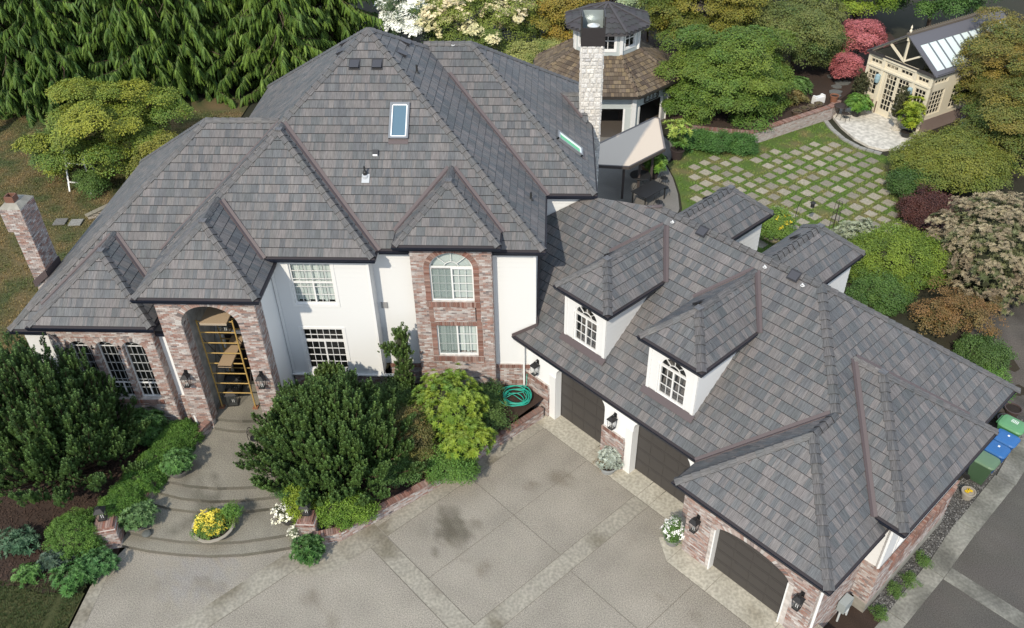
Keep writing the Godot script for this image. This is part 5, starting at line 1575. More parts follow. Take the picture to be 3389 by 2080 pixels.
func cedar(foot: Vector3, height: float, radius: float, label: String, tone: float) -> void:
	var t := thing("cedar_tree", label, "tree", foot, 0, "cedars along the left boundary")
	var mb := MB.new()
	mb.tube(PackedVector3Array([Vector3(0, -0.3, 0), Vector3(0.05, height * 0.5, 0), Vector3(0, height, 0)]), [0.38, 0.24, 0.03], 9)
	obj("trunk", mb, M.bark, t)
	var xf := []; var cl := []
	var br := MB.new()
	var n := int(height * 21.0)
	for i in n:
		var y := 0.5 + (height - 0.8) * pow((i + rng.randf()) / n, 1.1)
		var a := i * 2.39996 + rng.randf_range(-0.3, 0.3)
		var L := radius * (1.0 - 0.8 * y / height) * rng.randf_range(0.4, 1.2) * (1.0 + 0.25 * crown_noise.get_noise_3d(cos(a) * 2.0 + foot.x, y * 0.4, sin(a) * 2.0 + foot.z)) + 0.25
		var d := Vector3(cos(a), 0, sin(a))
		var drop := rng.randf_range(0.12, 0.5) * L
		var pos := func(s: float) -> Vector3: return Vector3(0, y, 0) + d * L * s + Vector3.UP * (0.16 * L * s - drop * s * s * 1.3 + 0.12 * L * s * s * s)
		br.tube(PackedVector3Array([pos.call(0.0), pos.call(0.35), pos.call(0.7), pos.call(1.0)]), [0.05, 0.035, 0.02, 0.008], 4, Color(0.8, 0.75, 0.7), false)
		var cnt := int(L / 0.075)
		var bt := rng.randf()
		for k in cnt:
			var s := 0.2 + 0.82 * (k + rng.randf()) / cnt
			var side := -1.0 if k % 2 else 1.0
			var p: Vector3 = pos.call(s)
			var out := (d * rng.randf_range(0.35, 1.0) + d.cross(Vector3.UP) * side * rng.randf_range(0.2, 1.0)).normalized()
			if k == cnt - 1: out = d
			var z := out.cross(Vector3.UP).normalized()
			var roll := rng.randf_range(-0.4, 0.4)
			var b := Basis(out, Vector3.UP, z).rotated(out, roll)
			var sc := rng.randf_range(0.32, 0.6) * (0.85 + 0.25 * s)
			xf.append(Transform3D(b.scaled(Vector3.ONE * sc), p + Vector3.UP * rng.randf_range(-0.08, 0.05)))
			var mixv := rng.randf_range(-0.2, 0.5) + tone + bt * 0.35
			cl.append(mixc(Color(0.038, 0.092, 0.014), Color(0.125, 0.2, 0.026), mixv, rng.randf_range(0.75, 1.25)))
	for i in 10:
		var y := rng.randf_range(1.0, height * 0.6); var a := rng.randf() * TAU
		var d := Vector3(cos(a), 0, sin(a)); var L := radius * rng.randf_range(0.8, 1.15) * (1.0 - 0.6 * y / height)
		br.tube(PackedVector3Array([Vector3(0, y, 0), Vector3(0, y + 0.1, 0) + d * L * 0.5, Vector3(0, y - 0.3, 0) + d * L * 0.85, Vector3(0, y - 0.75, 0) + d * L + d.cross(Vector3.UP) * 0.3]), [0.05, 0.035, 0.022, 0.01], 5, Color(3.0, 3.2, 3.2), false)
	obj("branches", br, M.bark, t).set_meta("kind", "stuff")
	scatter("foliage", M.mesh_spray, M.needle, xf, cl, t)

func shrub(called: String, label: String, cat: String, foot: Vector3, R: Vector3, mesh: Mesh, opt: Dictionary, stem := 0.05, group := "") -> Node3D:
	var t := thing(called, label, cat, foot, 0, group)
	var m: Material = opt.get("mat", M.foliage)
	var cc := crown(t, Vector3(0, opt.get("cy", R.y * 0.75), 0), R, mesh, m, opt, opt.get("part", "crown"))
	if stem > 0.0: trunk(t, Vector3.ZERO, cc, stem, null, opt.get("limbs", 7))
	return t

func add_plants() -> void:
	M.mesh_spray = clump_spray()
	var maple := clump_leaves(26, 0.36, 0.24, 0.45, 1.2)
	var maple2 := clump_leaves(30, 0.30, 0.2, 0.5, 1.0)
	var small := clump_leaves(30, 0.36, 0.26, 0.8, 0.5)
	var box_leaf := clump_leaves(34, 0.42, 0.3, 0.8, 0.4)
	var rose := clump_rosette(7, 1.0, 0.3, 0.25)
	var laurel := clump_rosette(6, 1.0, 0.26, 0.5)
	var shoot := clump_shoot()
	var C := func(r: float, g: float, b: float) -> Color: return Color(r, g, b)
	# cedars behind the left lawn
	var ced := [[-34.5, -52.5, 15.0, 4.2, 0.0, "tall cedar at the far left corner, its skirt over the brown lawn"], [-29.0, -54.8, 16.0, 4.4, 0.05, "cedar just behind the golden-green maple, to its upper left"], [-24.2, -55.0, 16.0, 4.3, 0.15, "cedar right above the golden-green maple crown"], [-19.8, -56.4, 16.0, 4.2, 0.22, "bright cedar behind the ridge of the left house wing"], [-15.6, -59.2, 15.0, 3.9, 0.3, "rightmost cedar of the row, beside the dark gap left of the white tree"], [-26.6, -53.4, 13.0, 3.4, 0.12, "shorter cedar in front of the row, touching the golden-green maple's top"], [-17.6, -54.8, 12.0, 3.0, 0.28, "short bright cedar nearest the house wing's back corner"], [-31.8, -52.2, 13.0, 3.4, 0.05, "short cedar between the far left corner tree and the golden-green maple"], [-39.5, -58.5, 16.0, 4.4, 0.0, "cedar at the top left corner of the view, behind the corner tree"], [-32.2, -61.0, 17.0, 4.6, 0.0, "cedar of the back row, between the first two cedars of the front row"], [-26.8, -62.0, 17.0, 4.6, 0.1, "cedar of the back row, third from the left along the top edge"], [-21.8, -63.2, 17.0, 4.4, 0.15, "cedar of the back row, behind the bright cedar over the wing ridge"]]
	for k in ced: cedar(Vector3(k[0], 0.9, k[1]), k[2], k[3], k[5], k[4])
	# left garden
	shrub("maple_tree", "golden-green spreading maple on the brown lawn left of the house", "tree", Vector3(-24.6, 0.8, -43.2), Vector3(3.7, 2.4, 3.2), maple, {"cy": 2.9, "lobes": 46, "ls": 0.92, "flat": 0.3, "per": 74, "size": 0.3, "rough": 0.5, "a": C.call(0.075, 0.135, 0.016), "b": C.call(0.22, 0.23, 0.02), "ymin": -0.75, "in": 0.45}, 0.13)
	shrub("shrub", "dense green shrub at the left foot of the golden maple, above the white frame", "shrub", Vector3(-27.6, 0.8, -42.9), Vector3(1.35, 1.1, 1.2), maple2, {"cy": 1.5, "lobes": 20, "ls": 0.6, "flat": 0.7, "per": 42, "size": 0.28, "a": C.call(0.055, 0.11, 0.02), "b": C.call(0.1, 0.16, 0.03), "ymin": -0.8, "core": 0.7}, 0.06)
	shrub("shrub", "small green shrub growing through the white frame on the left lawn", "shrub", Vector3(-25.0, 0.8, -40.7), Vector3(0.7, 0.7, 0.6), maple2, {"lobes": 12, "ls": 0.4, "flat": 0.7, "per": 34, "size": 0.22, "a": C.call(0.05, 0.11, 0.02), "b": C.call(0.1, 0.16, 0.03), "core": 0.6}, 0.03)
	shrub("shrub", "low golden maple branch spray beside the left eave of the house", "shrub", Vector3(-20.6, 0.8, -40.6), Vector3(1.2, 1.0, 1.6), maple, {"cy": 2.1, "lobes": 18, "ls": 0.6, "flat": 0.5, "per": 40, "size": 0.3, "a": C.call(0.08, 0.11, 0.016), "b": C.call(0.18, 0.17, 0.022), "ymin": -0.6}, 0.06)
	# yews in front of the house
	yew("largest dark yew bush, at the left under the three arched windows", Vector3(-17.8, 0.4, -20.8), 3.5, 5.7, 2.85, 270, Color(0.034, 0.072, 0.018), Color(0.075, 0.14, 0.03), shoot)
	yew("big dark yew bush right of the entrance steps, below the white wall", Vector3(-7.7, 0.5, -21.2), 3.15, 3.9, 2.7, 240, Color(0.036, 0.08, 0.018), Color(0.085, 0.15, 0.032), shoot)
	yew("paler upright yew tips in front of the lower white window", Vector3(-8.0, 0.6, -23.6), 1.15, 2.9, 0.6, 34, Color(0.045, 0.08, 0.018), Color(0.095, 0.15, 0.03), shoot)
	# columnar conifer
	var col := thing("columnar_conifer", "slim columnar conifer with a side tip against the white wall", "tree", Vector3(-5.55, 0.85, -24.55))
	var cx := crown(col, Vector3(0, 1.85, 0), Vector3(0.24, 1.95, 0.24), shoot, M.needle, {"lobes": 60, "ls": 0.14, "flat": 1.3, "per": 11, "size": 0.2, "a": C.call(0.04, 0.085, 0.016), "b": C.call(0.1, 0.155, 0.035), "ymin": -0.95, "dirup": 1.6, "core": 0.75}, "crown")
	crown(col, Vector3(-0.45, 2.55, 0.05), Vector3(0.28, 0.3, 0.18), shoot, M.needle, {"lobes": 9, "ls": 0.12, "flat": 1.0, "per": 10, "size": 0.18, "a": C.call(0.04, 0.085, 0.016), "b": C.call(0.1, 0.155, 0.035), "dirup": 1.0}, "side_tip")
	trunk(col, Vector3.ZERO, cx, 0.06, null, 4)
	# planting along the house front
	shrub("rhododendron", "tall yellow-green rhododendron under the brick bay", "shrub", Vector3(-3.75, 0.6, -23.3), Vector3(1.35, 1.1, 1.15), rose, {"cy": 1.25, "lobes": 60, "ls": 0.36, "flat": 0.7, "per": 15, "size": 0.155, "a": C.call(0.065, 0.14, 0.014), "b": C.call(0.165, 0.22, 0.018), "ymin": -0.6, "dirup": 0.9, "core": 0.75}, 0.06)
	shrub("rhododendron", "lower yellow-green rhododendron branch just above the planter wall", "shrub", Vector3(-3.0, 0.5, -22.0), Vector3(0.9, 0.7, 0.65), rose, {"cy": 0.9, "lobes": 30, "ls": 0.32, "flat": 0.7, "per": 14, "size": 0.155, "a": C.call(0.075, 0.155, 0.014), "b": C.call(0.18, 0.23, 0.018), "dirup": 0.9, "core": 0.7}, 0.05)
	shrub("ground_plant", "bright green leafy mound spilling over the planter wall", "plant", Vector3(-3.55, 0.35, -21.3), Vector3(0.95, 0.5, 0.62), small, {"lobes": 30, "ls": 0.32, "flat": 0.6, "per": 16, "size": 0.16, "a": C.call(0.05, 0.125, 0.018), "b": C.call(0.1, 0.19, 0.03), "core": 0.7}, 0.02)
	shrub("shrub", "dark red-green nandina between the big yew and the rhododendron", "shrub", Vector3(-5.15, 0.5, -22.4), Vector3(0.95, 0.95, 0.9), maple2, {"cy": 0.95, "lobes": 22, "ls": 0.4, "flat": 0.6, "per": 26, "size": 0.2, "a": C.call(0.05, 0.085, 0.02), "b": C.call(0.13, 0.1, 0.03), "core": 0.65}, 0.03)
	shrub("shrub", "rounded dark shrub beside the columnar conifer, behind the big yew", "shrub", Vector3(-6.1, 0.7, -23.9), Vector3(0.95, 0.8, 0.7), small, {"lobes": 22, "ls": 0.36, "flat": 0.7, "per": 24, "size": 0.18, "a": C.call(0.03, 0.075, 0.016), "b": C.call(0.07, 0.12, 0.025), "core": 0.7}, 0.03)
	shrub("shrub", "low dark green shrub at the foot of the brick bay, right side", "shrub", Vector3(-2.6, 0.75, -24.5), Vector3(0.6, 0.5, 0.45), small, {"lobes": 14, "ls": 0.28, "flat": 0.7, "per": 24, "size": 0.15, "a": C.call(0.03, 0.08, 0.016), "b": C.call(0.07, 0.13, 0.03), "core": 0.7}, 0.02)
	shrub("rose_bush", "loose green rose bush left of the coiled hose", "shrub", Vector3(-2.25, 0.5, -23.75), Vector3(0.6, 0.5, 0.55), maple2, {"lobes": 16, "ls": 0.3, "flat": 0.7, "per": 18, "size": 0.17, "a": C.call(0.04, 0.085, 0.02), "b": C.call(0.09, 0.15, 0.03), "core": 0.5}, 0.02)
	shrub("hedge", "clipped bright green box hedge behind the right brick pillar", "hedge", Vector3(-7.0, 0.35, -19.2), Vector3(0.9, 0.5, 0.5), box_leaf, {"lobes": 46, "ls": 0.26, "flat": 0.6, "per": 14, "size": 0.12, "a": C.call(0.07, 0.15, 0.014), "b": C.call(0.14, 0.23, 0.025), "core": 0.82, "in": 0.85}, 0.02)
	shrub("hedge", "yellow-green strip of box hedge left of the right pillar's lantern", "hedge", Vector3(-8.5, 0.4, -19.35), Vector3(0.42, 0.5, 0.5), box_leaf, {"lobes": 24, "ls": 0.24, "flat": 0.6, "per": 14, "size": 0.12, "a": C.call(0.11, 0.18, 0.014), "b": C.call(0.2, 0.26, 0.02), "core": 0.8, "in": 0.85}, 0.02)
	shrub("shrub", "small dark shrub under the big yew beside the second step", "shrub", Vector3(-9.15, 0.45, -20.0), Vector3(0.5, 0.35, 0.45), small, {"lobes": 14, "ls": 0.24, "flat": 0.7, "per": 18, "size": 0.13, "a": C.call(0.03, 0.09, 0.018), "b": C.call(0.07, 0.15, 0.03), "core": 0.7}, 0.02)
	shrub("shrub", "low dark green shrub under the right side of the big yew, above the planter wall", "shrub", Vector3(-5.6, 0.42, -21.0), Vector3(0.9, 0.5, 0.6), small, {"lobes": 26, "ls": 0.32, "flat": 0.6, "per": 20, "size": 0.15, "a": C.call(0.03, 0.075, 0.016), "b": C.call(0.065, 0.13, 0.026), "core": 0.7}, 0.02)
	shrub("shrub", "olive-brown low shrub between the leafy mound and the big yew", "shrub", Vector3(-4.65, 0.45, -21.75), Vector3(0.75, 0.5, 0.6), maple2, {"lobes": 22, "ls": 0.32, "flat": 0.6, "per": 20, "size": 0.16, "a": C.call(0.06, 0.085, 0.02), "b": C.call(0.14, 0.13, 0.03), "core": 0.65}, 0.02)
	# left of the walk: hedge in three swells, laurel, hydrangea
	var hedge := thing("hedge", "long clipped hedge running down the left side of the entrance walk", "hedge", Vector3(0, 0, 0))
	var hp := [[-13.75, 0.95, -22.25, 0.62], [-13.95, 0.95, -21.6, 0.6], [-14.2, 0.9, -20.9, 0.6], [-14.45, 0.85, -20.2, 0.58], [-14.75, 0.75, -19.5, 0.55], [-15.0, 0.7, -18.95, 0.5]]
	for i in hp.size():
		crown(hedge, Vector3(hp[i][0], hp[i][1], hp[i][2]), Vector3(hp[i][3], 0.5, 0.62), box_leaf, M.foliage, {"lobes": 70, "ls": 0.17, "flat": 0.6, "per": 15, "size": 0.085, "rough": 0.06, "a": C.call(0.042, 0.115, 0.014), "b": C.call(0.085, 0.175, 0.022), "core": 0.9, "in": 0.93, "ymin": -0.5}, "hedge_foliage")
	shrub("hedge", "round clipped green box bush left of the left brick pillar", "hedge", Vector3(-15.95, 0.15, -17.95), Vector3(0.85, 0.65, 0.72), box_leaf, {"lobes": 60, "ls": 0.25, "flat": 0.6, "per": 15, "size": 0.095, "rough": 0.06, "a": C.call(0.045, 0.12, 0.014), "b": C.call(0.1, 0.185, 0.026), "core": 0.85, "in": 0.88}, 0.02)
	shrub("laurel_bush", "dark broad-leaved bush between the arched windows and the walk", "shrub", Vector3(-15.2, 0.7, -22.4), Vector3(0.85, 0.7, 0.6), laurel, {"lobes": 40, "ls": 0.3, "flat": 0.7, "per": 10, "size": 0.17, "a": C.call(0.025, 0.075, 0.014), "b": C.call(0.06, 0.13, 0.025), "core": 0.7}, 0.03)
	shrub("leafy_plant", "leafy perennial clump at the bottom of the left bed beside the drive band", "plant", Vector3(-14.95, 0.05, -17.05), Vector3(0.55, 0.35, 0.42), laurel, {"lobes": 22, "ls": 0.24, "flat": 0.7, "per": 8, "size": 0.14, "a": C.call(0.03, 0.09, 0.025), "b": C.call(0.06, 0.15, 0.04), "core": 0.65}, 0.015)
	shrub("leafy_plant", "leafy hellebore clump at the front edge of the left bed, above the lower lawn", "plant", Vector3(-15.55, 0.05, -16.5), Vector3(0.6, 0.35, 0.4), laurel, {"lobes": 22, "ls": 0.26, "flat": 0.7, "per": 8, "size": 0.15, "a": C.call(0.03, 0.095, 0.02), "b": C.call(0.06, 0.15, 0.03), "core": 0.6}, 0.015)
	shrub("leafy_plant", "blue-green lavender clump left under the round box bush", "plant", Vector3(-16.4, 0.1, -17.1), Vector3(0.4, 0.35, 0.35), laurel, {"lobes": 16, "ls": 0.22, "flat": 0.8, "per": 9, "size": 0.15, "a": C.call(0.04, 0.07, 0.055), "b": C.call(0.06, 0.1, 0.06), "core": 0.6}, 0.015)
	shrub("leafy_plant", "hellebore clump in the bark at the left edge of the view", "plant", Vector3(-17.9, 0.2, -17.7), Vector3(0.55, 0.3, 0.35), laurel, {"lobes": 16, "ls": 0.26, "flat": 0.7, "per": 7, "size": 0.18, "a": C.call(0.03, 0.08, 0.04), "b": C.call(0.06, 0.12, 0.06), "core": 0.5}, 0.015)
	shrub("leafy_plant", "small bright green plant in the bark just above the lower left lawn", "plant", Vector3(-17.1, 0.1, -16.6), Vector3(0.35, 0.25, 0.3), laurel, {"lobes": 10, "ls": 0.2, "flat": 0.7, "per": 8, "size": 0.14, "a": C.call(0.05, 0.13, 0.025), "b": C.call(0.09, 0.19, 0.04)}, 0.01)
	# behind the house, left to right along the top of the view
	var dw := shrub("dogwood_tree", "dogwood covered in white flowers behind the main roof", "tree", Vector3(-10.0, 1.0, -59.8), Vector3(2.0, 2.0, 2.0), maple2, {"cy": 2.6, "lobes": 40, "ls": 0.75, "flat": 0.45, "per": 26, "size": 0.3, "a": C.call(0.035, 0.07, 0.03), "b": C.call(0.07, 0.115, 0.045), "ymin": -0.5}, 0.1)
	crown(dw, Vector3(0.1, 2.95, 0.3), Vector3(1.75, 1.9, 1.8), clump_flowers(16), M.petal, {"lobes": 26, "ls": 0.62, "flat": 0.4, "per": 44, "size": 0.3, "a": C.call(0.8, 0.8, 0.76), "b": C.call(0.74, 0.76, 0.7), "ymin": -0.2, "dirup": 1.6}, "flowers")
	var cr := shrub("dogwood_tree", "wide cream-flowering dogwood behind the rear right roof", "tree", Vector3(-5.0, 1.0, -58.6), Vector3(3.9, 2.4, 2.8), maple2, {"cy": 3.2, "lobes": 60, "ls": 0.9, "flat": 0.45, "per": 40, "size": 0.32, "a": C.call(0.08, 0.13, 0.02), "b": C.call(0.2, 0.24, 0.045), "ymin": -0.6}, 0.12)
	crown(cr, Vector3(0, 3.4, 0.2), Vector3(3.8, 2.3, 2.8), clump_flowers(12), M.petal, {"lobes": 44, "ls": 0.75, "flat": 0.45, "per": 20, "size": 0.28, "a": C.call(0.5, 0.48, 0.24), "b": C.call(0.62, 0.52, 0.34), "ymin": -0.3, "dirup": 1.2}, "flowers")
	shrub("shrub", "cream and green shrub just left of the summerhouse roof", "shrub", Vector3(-0.9, 1.0, -54.0), Vector3(1.9, 1.3, 1.3), maple2, {"cy": 1.9, "lobes": 30, "ls": 0.65, "flat": 0.5, "per": 34, "size": 0.28, "a": C.call(0.09, 0.15, 0.025), "b": C.call(0.32, 0.32, 0.1), "ymin": -0.6}, 0.07)
	shrub("maple_tree", "golden orange maple left of the summerhouse cupola", "tree", Vector3(0.9, 1.0, -58.4), Vector3(2.0, 1.9, 1.7), maple, {"cy": 3.4, "lobes": 36, "ls": 0.75, "flat": 0.45, "per": 38, "size": 0.3, "a": C.call(0.12, 0.13, 0.018), "b": C.call(0.3, 0.19, 0.025), "ymin": -0.7}, 0.09)
	shrub("shrub", "dark green broadleaf tree in shade behind the golden orange maple", "tree", Vector3(-1.2, 1.0, -62.5), Vector3(2.4, 2.2, 1.8), maple2, {"cy": 3.8, "lobes": 36, "ls": 0.8, "flat": 0.5, "per": 34, "size": 0.34, "a": C.call(0.025, 0.075, 0.016), "b": C.call(0.06, 0.13, 0.025), "ymin": -0.7}, 0.1)
	shrub("maple_tree", "small orange maple at the top edge above the cupola roof", "tree", Vector3(4.0, 1.5, -64.0), Vector3(2.0, 1.6, 1.6), maple, {"cy": 3.4, "lobes": 28, "ls": 0.75, "flat": 0.45, "per": 34, "size": 0.32, "a": C.call(0.13, 0.12, 0.018), "b": C.call(0.33, 0.19, 0.03), "ymin": -0.7}, 0.09)
	shrub("variegated_tree", "pale white-green variegated tree right of the cupola", "tree", Vector3(6.4, 1.7, -59.0), Vector3(1.9, 2.3, 1.7), maple2, {"cy": 3.0, "lobes": 40, "ls": 0.65, "flat": 0.6, "per": 36, "size": 0.28, "a": C.call(0.15, 0.22, 0.1), "b": C.call(0.42, 0.5, 0.32), "ymin": -0.7}, 0.08)
	shrub("maple_tree", "large layered green maple behind the garden wall", "tree", Vector3(10.2, 1.7, -49.7), Vector3(3.9, 2.8, 2.9), maple, {"cy": 1.95, "lobes": 72, "ls": 1.05, "flat": 0.3, "per": 78, "size": 0.3, "rough": 0.45, "a": C.call(0.05, 0.115, 0.014), "b": C.call(0.12, 0.165, 0.018), "ymin": -0.75, "in": 0.5}, 0.16)
	shrub("maple_tree", "taller olive and gold maple rising behind the layered green maple", "tree", Vector3(9.8, 1.7, -57.0), Vector3(3.9, 3.0, 2.6), maple, {"cy": 4.0, "lobes": 60, "ls": 1.05, "flat": 0.3, "per": 70, "size": 0.3, "rough": 0.45, "a": C.call(0.07, 0.11, 0.015), "b": C.call(0.2, 0.17, 0.02), "ymin": -0.7, "in": 0.55}, 0.16)
	shrub("olive_tree", "grey-green small tree between the green maple and the pink maple", "tree", Vector3(15.5, 1.7, -55.2), Vector3(3.4, 2.5, 2.6), maple2, {"cy": 2.5, "lobes": 74, "ls": 0.85, "flat": 0.45, "per": 40, "size": 0.32, "a": C.call(0.06, 0.1, 0.022), "b": C.call(0.15, 0.16, 0.04), "ymin": -0.75, "in": 0.55}, 0.13)
	shrub("tree", "broad green tree at the top edge between the olive tree and the greenhouse", "tree", Vector3(14.5, 1.5, -65.0), Vector3(4.0, 2.6, 2.4), maple2, {"cy": 4.4, "lobes": 60, "ls": 1.0, "flat": 0.5, "per": 40, "size": 0.36, "a": C.call(0.045, 0.1, 0.016), "b": C.call(0.1, 0.16, 0.02), "ymin": -0.7}, 0.16)
	shrub("tree", "lime-green tree with trailing tips left above the greenhouse ridge", "tree", Vector3(20.6, 1.5, -60.5), Vector3(2.6, 1.7, 1.9), maple2, {"cy": 4.0, "lobes": 34, "ls": 0.75, "flat": 0.55, "per": 38, "size": 0.3, "a": C.call(0.09, 0.17, 0.014), "b": C.call(0.22, 0.27, 0.02), "ymin": -0.8}, 0.1)
	shrub("tree", "mid green tree at the top edge above the greenhouse roof", "tree", Vector3(27.0, 1.0, -63.5), Vector3(4.6, 2.4, 2.2), maple2, {"cy": 3.6, "lobes": 56, "ls": 1.0, "flat": 0.5, "per": 36, "size": 0.38, "a": C.call(0.03, 0.085, 0.016), "b": C.call(0.075, 0.15, 0.025), "ymin": -0.7}, 0.16)
	shrub("maple_tree", "upper pink-red Japanese maple left of the greenhouse", "tree", Vector3(19.6, 1.4, -55.6), Vector3(1.5, 0.95, 0.9), maple, {"cy": 2.5, "lobes": 26, "ls": 0.5, "flat": 0.45, "per": 40, "size": 0.24, "a": C.call(0.26, 0.065, 0.07), "b": C.call(0.44, 0.14, 0.15), "ymin": -0.7}, 0.05)
	shrub("maple_tree", "lower pink-red Japanese maple branch beside the greenhouse corner urn", "tree", Vector3(18.4, 1.4, -53.6), Vector3(0.75, 0.8, 0.6), maple, {"cy": 1.4, "lobes": 16, "ls": 0.42, "flat": 0.5, "per": 36, "size": 0.22, "a": C.call(0.24, 0.06, 0.065), "b": C.call(0.42, 0.13, 0.14), "ymin": -0.7}, 0.04)
	shrub("shrub", "small green ferny shrub by the stepping path under the grey-green tree", "shrub", Vector3(15.0, 1.7, -51.9), Vector3(0.9, 0.5, 0.7), laurel, {"lobes": 18, "ls": 0.34, "flat": 0.6, "per": 12, "size": 0.3, "a": C.call(0.04, 0.1, 0.02), "b": C.call(0.08, 0.15, 0.03)}, 0.02)
	shrub("shrub", "brown-green ferns on the bank behind the bowls of the garden wall", "fern", Vector3(14.2, 1.7, -50.6), Vector3(1.0, 0.4, 0.6), laurel, {"lobes": 20, "ls": 0.32, "flat": 0.5, "per": 11, "size": 0.3, "a": C.call(0.07, 0.075, 0.02), "b": C.call(0.14, 0.1, 0.03)}, 0.0)
	shrub("tree", "shaded deep green tree at the top edge, right of the cupola tree", "tree", Vector3(19.5, 1.3, -67.0), Vector3(4.5, 2.4, 2.2), maple2, {"cy": 3.4, "lobes": 50, "ls": 1.0, "flat": 0.5, "per": 36, "size": 0.38, "a": C.call(0.03, 0.08, 0.016), "b": C.call(0.07, 0.13, 0.02), "ymin": -0.8}, 0.16)
	shrub("shrub", "low shaded shrub at the top edge left of the white dogwood", "shrub", Vector3(-13.2, 1.0, -61.5), Vector3(1.2, 0.7, 0.9), maple2, {"cy": 0.9, "lobes": 18, "ls": 0.5, "flat": 0.5, "per": 24, "size": 0.28, "a": C.call(0.03, 0.055, 0.02), "b": C.call(0.06, 0.09, 0.03)}, 0.03)
	# low shrubs at the foot of the garden wall
	var wl := ["leftmost green shrub at the foot of the garden wall, behind the large pot", "middle round green shrub at the foot of the garden wall", "right round green shrub at the foot of the garden wall"]
	var wp := [[8.1, -46.0, 0.95], [9.5, -45.55, 1.05], [10.75, -45.4, 0.72]]
	for i in 3: shrub("shrub", wl[i], "shrub", Vector3(wp[i][0], 0.95, wp[i][1]), Vector3(wp[i][2], 0.6, 0.6), small, {"lobes": 22, "ls": 0.36, "flat": 0.7, "per": 22, "size": 0.17, "a": C.call(0.03, 0.095, 0.018), "b": C.call(0.07, 0.16, 0.03), "core": 0.7}, 0.02, "")
	# right side
	shrub("maple_tree", "big bronze-green maple covering the right end of the greenhouse", "tree", Vector3(26.3, 1.0, -49.4), Vector3(3.2, 3.0, 3.0), maple, {"cy": 3.2, "lobes": 80, "ls": 1.0, "flat": 0.3, "per": 70, "size": 0.27, "rough": 0.45, "a": C.call(0.06, 0.1, 0.016), "b": C.call(0.185, 0.135, 0.024), "ymin": -0.75, "in": 0.55}, 0.15)
	shrub("maple_tree", "second bronze-green maple at the right edge, below the greenhouse", "tree", Vector3(25.4, 1.0, -44.6), Vector3(2.9, 2.4, 2.4), maple, {"cy": 2.4, "lobes": 66, "ls": 0.95, "flat": 0.3, "per": 64, "size": 0.27, "rough": 0.45, "a": C.call(0.055, 0.095, 0.014), "b": C.call(0.15, 0.125, 0.02), "ymin": -0.75, "in": 0.55}, 0.13)
	shrub("maple_tree", "low spreading olive green laceleaf maple between terrace and burgundy shrub", "tree", Vector3(20.9, 1.0, -41.6), Vector3(2.7, 1.25, 1.9), maple, {"cy": 1.35, "lobes": 84, "ls": 0.7, "flat": 0.42, "per": 46, "size": 0.24, "a": C.call(0.075, 0.11, 0.014), "b": C.call(0.16, 0.165, 0.02), "ymin": -0.4, "in": 0.7, "core": 0.6}, 0.1)
	shrub("shrub", "dark green shrub under the laceleaf maple beside the chequered lawn", "shrub", Vector3(18.5, 1.0, -40.3), Vector3(0.95, 0.8, 0.8), small, {"cy": 0.7, "lobes": 22, "ls": 0.42, "flat": 0.6, "per": 24, "size": 0.2, "a": C.call(0.03, 0.07, 0.016), "b": C.call(0.06, 0.12, 0.022), "core": 0.65}, 0.03)
	shrub("shrub", "dark burgundy low shrub at the edge of the chequered lawn", "shrub", Vector3(18.9, 0.95, -38.0), Vector3(1.5, 0.8, 1.1), small, {"cy": 0.6, "lobes": 44, "ls": 0.42, "flat": 0.6, "per": 26, "size": 0.18, "a": C.call(0.04, 0.014, 0.014), "b": C.call(0.085, 0.03, 0.024), "core": 0.75}, 0.03)
	var pi := shrub("pieris_shrub", "tall shrub covered in beige seed tassels at the right edge", "shrub", Vector3(19.7, 0.8, -33.0), Vector3(2.35, 2.4, 2.6), laurel, {"cy": 1.7, "lobes": 130, "ls": 0.45, "flat": 0.7, "per": 12, "size": 0.2, "a": C.call(0.06, 0.075, 0.03), "b": C.call(0.11, 0.115, 0.05), "ymin": -0.5, "core": 0.75}, 0.1)
	crown(pi, Vector3(0, 1.8, 0), Vector3(2.45, 2.45, 2.7), clump_tassel(), M.petal, {"lobes": 300, "ls": 0.26, "flat": 0.7, "per": 10, "size": 0.13, "a": C.call(0.19, 0.15, 0.105), "b": C.call(0.34, 0.3, 0.2), "ymin": -0.5, "dirup": 0.6, "in": 0.9}, "tassels")
	shrub("shrub", "rounded fresh green shrub right of the rear dormer wall", "shrub", Vector3(15.6, 0.8, -33.2), Vector3(2.1, 1.35, 1.6), small, {"cy": 1.0, "lobes": 90, "ls": 0.45, "flat": 0.55, "per": 26, "size": 0.18, "a": C.call(0.06, 0.115, 0.016), "b": C.call(0.15, 0.21, 0.02), "core": 0.78, "in": 0.8}, 0.05)
	shrub("shrub", "darker green shrub with white blooms below the rounded fresh green one", "shrub", Vector3(14.6, 0.6, -31.4), Vector3(1.1, 0.9, 0.9), small, {"cy": 0.7, "lobes": 34, "ls": 0.4, "flat": 0.6, "per": 24, "size": 0.17, "a": C.call(0.035, 0.085, 0.016), "b": C.call(0.075, 0.14, 0.026), "core": 0.7}, 0.03)
	shrub("lavender_bush", "silver-grey lavender at the corner of the rear dormer roof", "shrub", Vector3(14.6, 0.95, -35.6), Vector3(0.85, 0.75, 0.7), laurel, {"cy": 0.6, "lobes": 30, "ls": 0.32, "flat": 0.8, "per": 12, "size": 0.2, "a": C.call(0.14, 0.17, 0.11), "b": C.call(0.24, 0.27, 0.19)}, 0.02)
	var ye := shrub("flowering_plant", "tall plant with yellow flowers between the two rear dormers", "plant", Vector3(10.9, 0.95, -36.2), Vector3(0.8, 0.8, 0.7), small, {"cy": 0.7, "lobes": 26, "ls": 0.32, "flat": 0.8, "per": 18, "size": 0.17, "a": C.call(0.06, 0.13, 0.018), "b": C.call(0.12, 0.2, 0.03)}, 0.02)
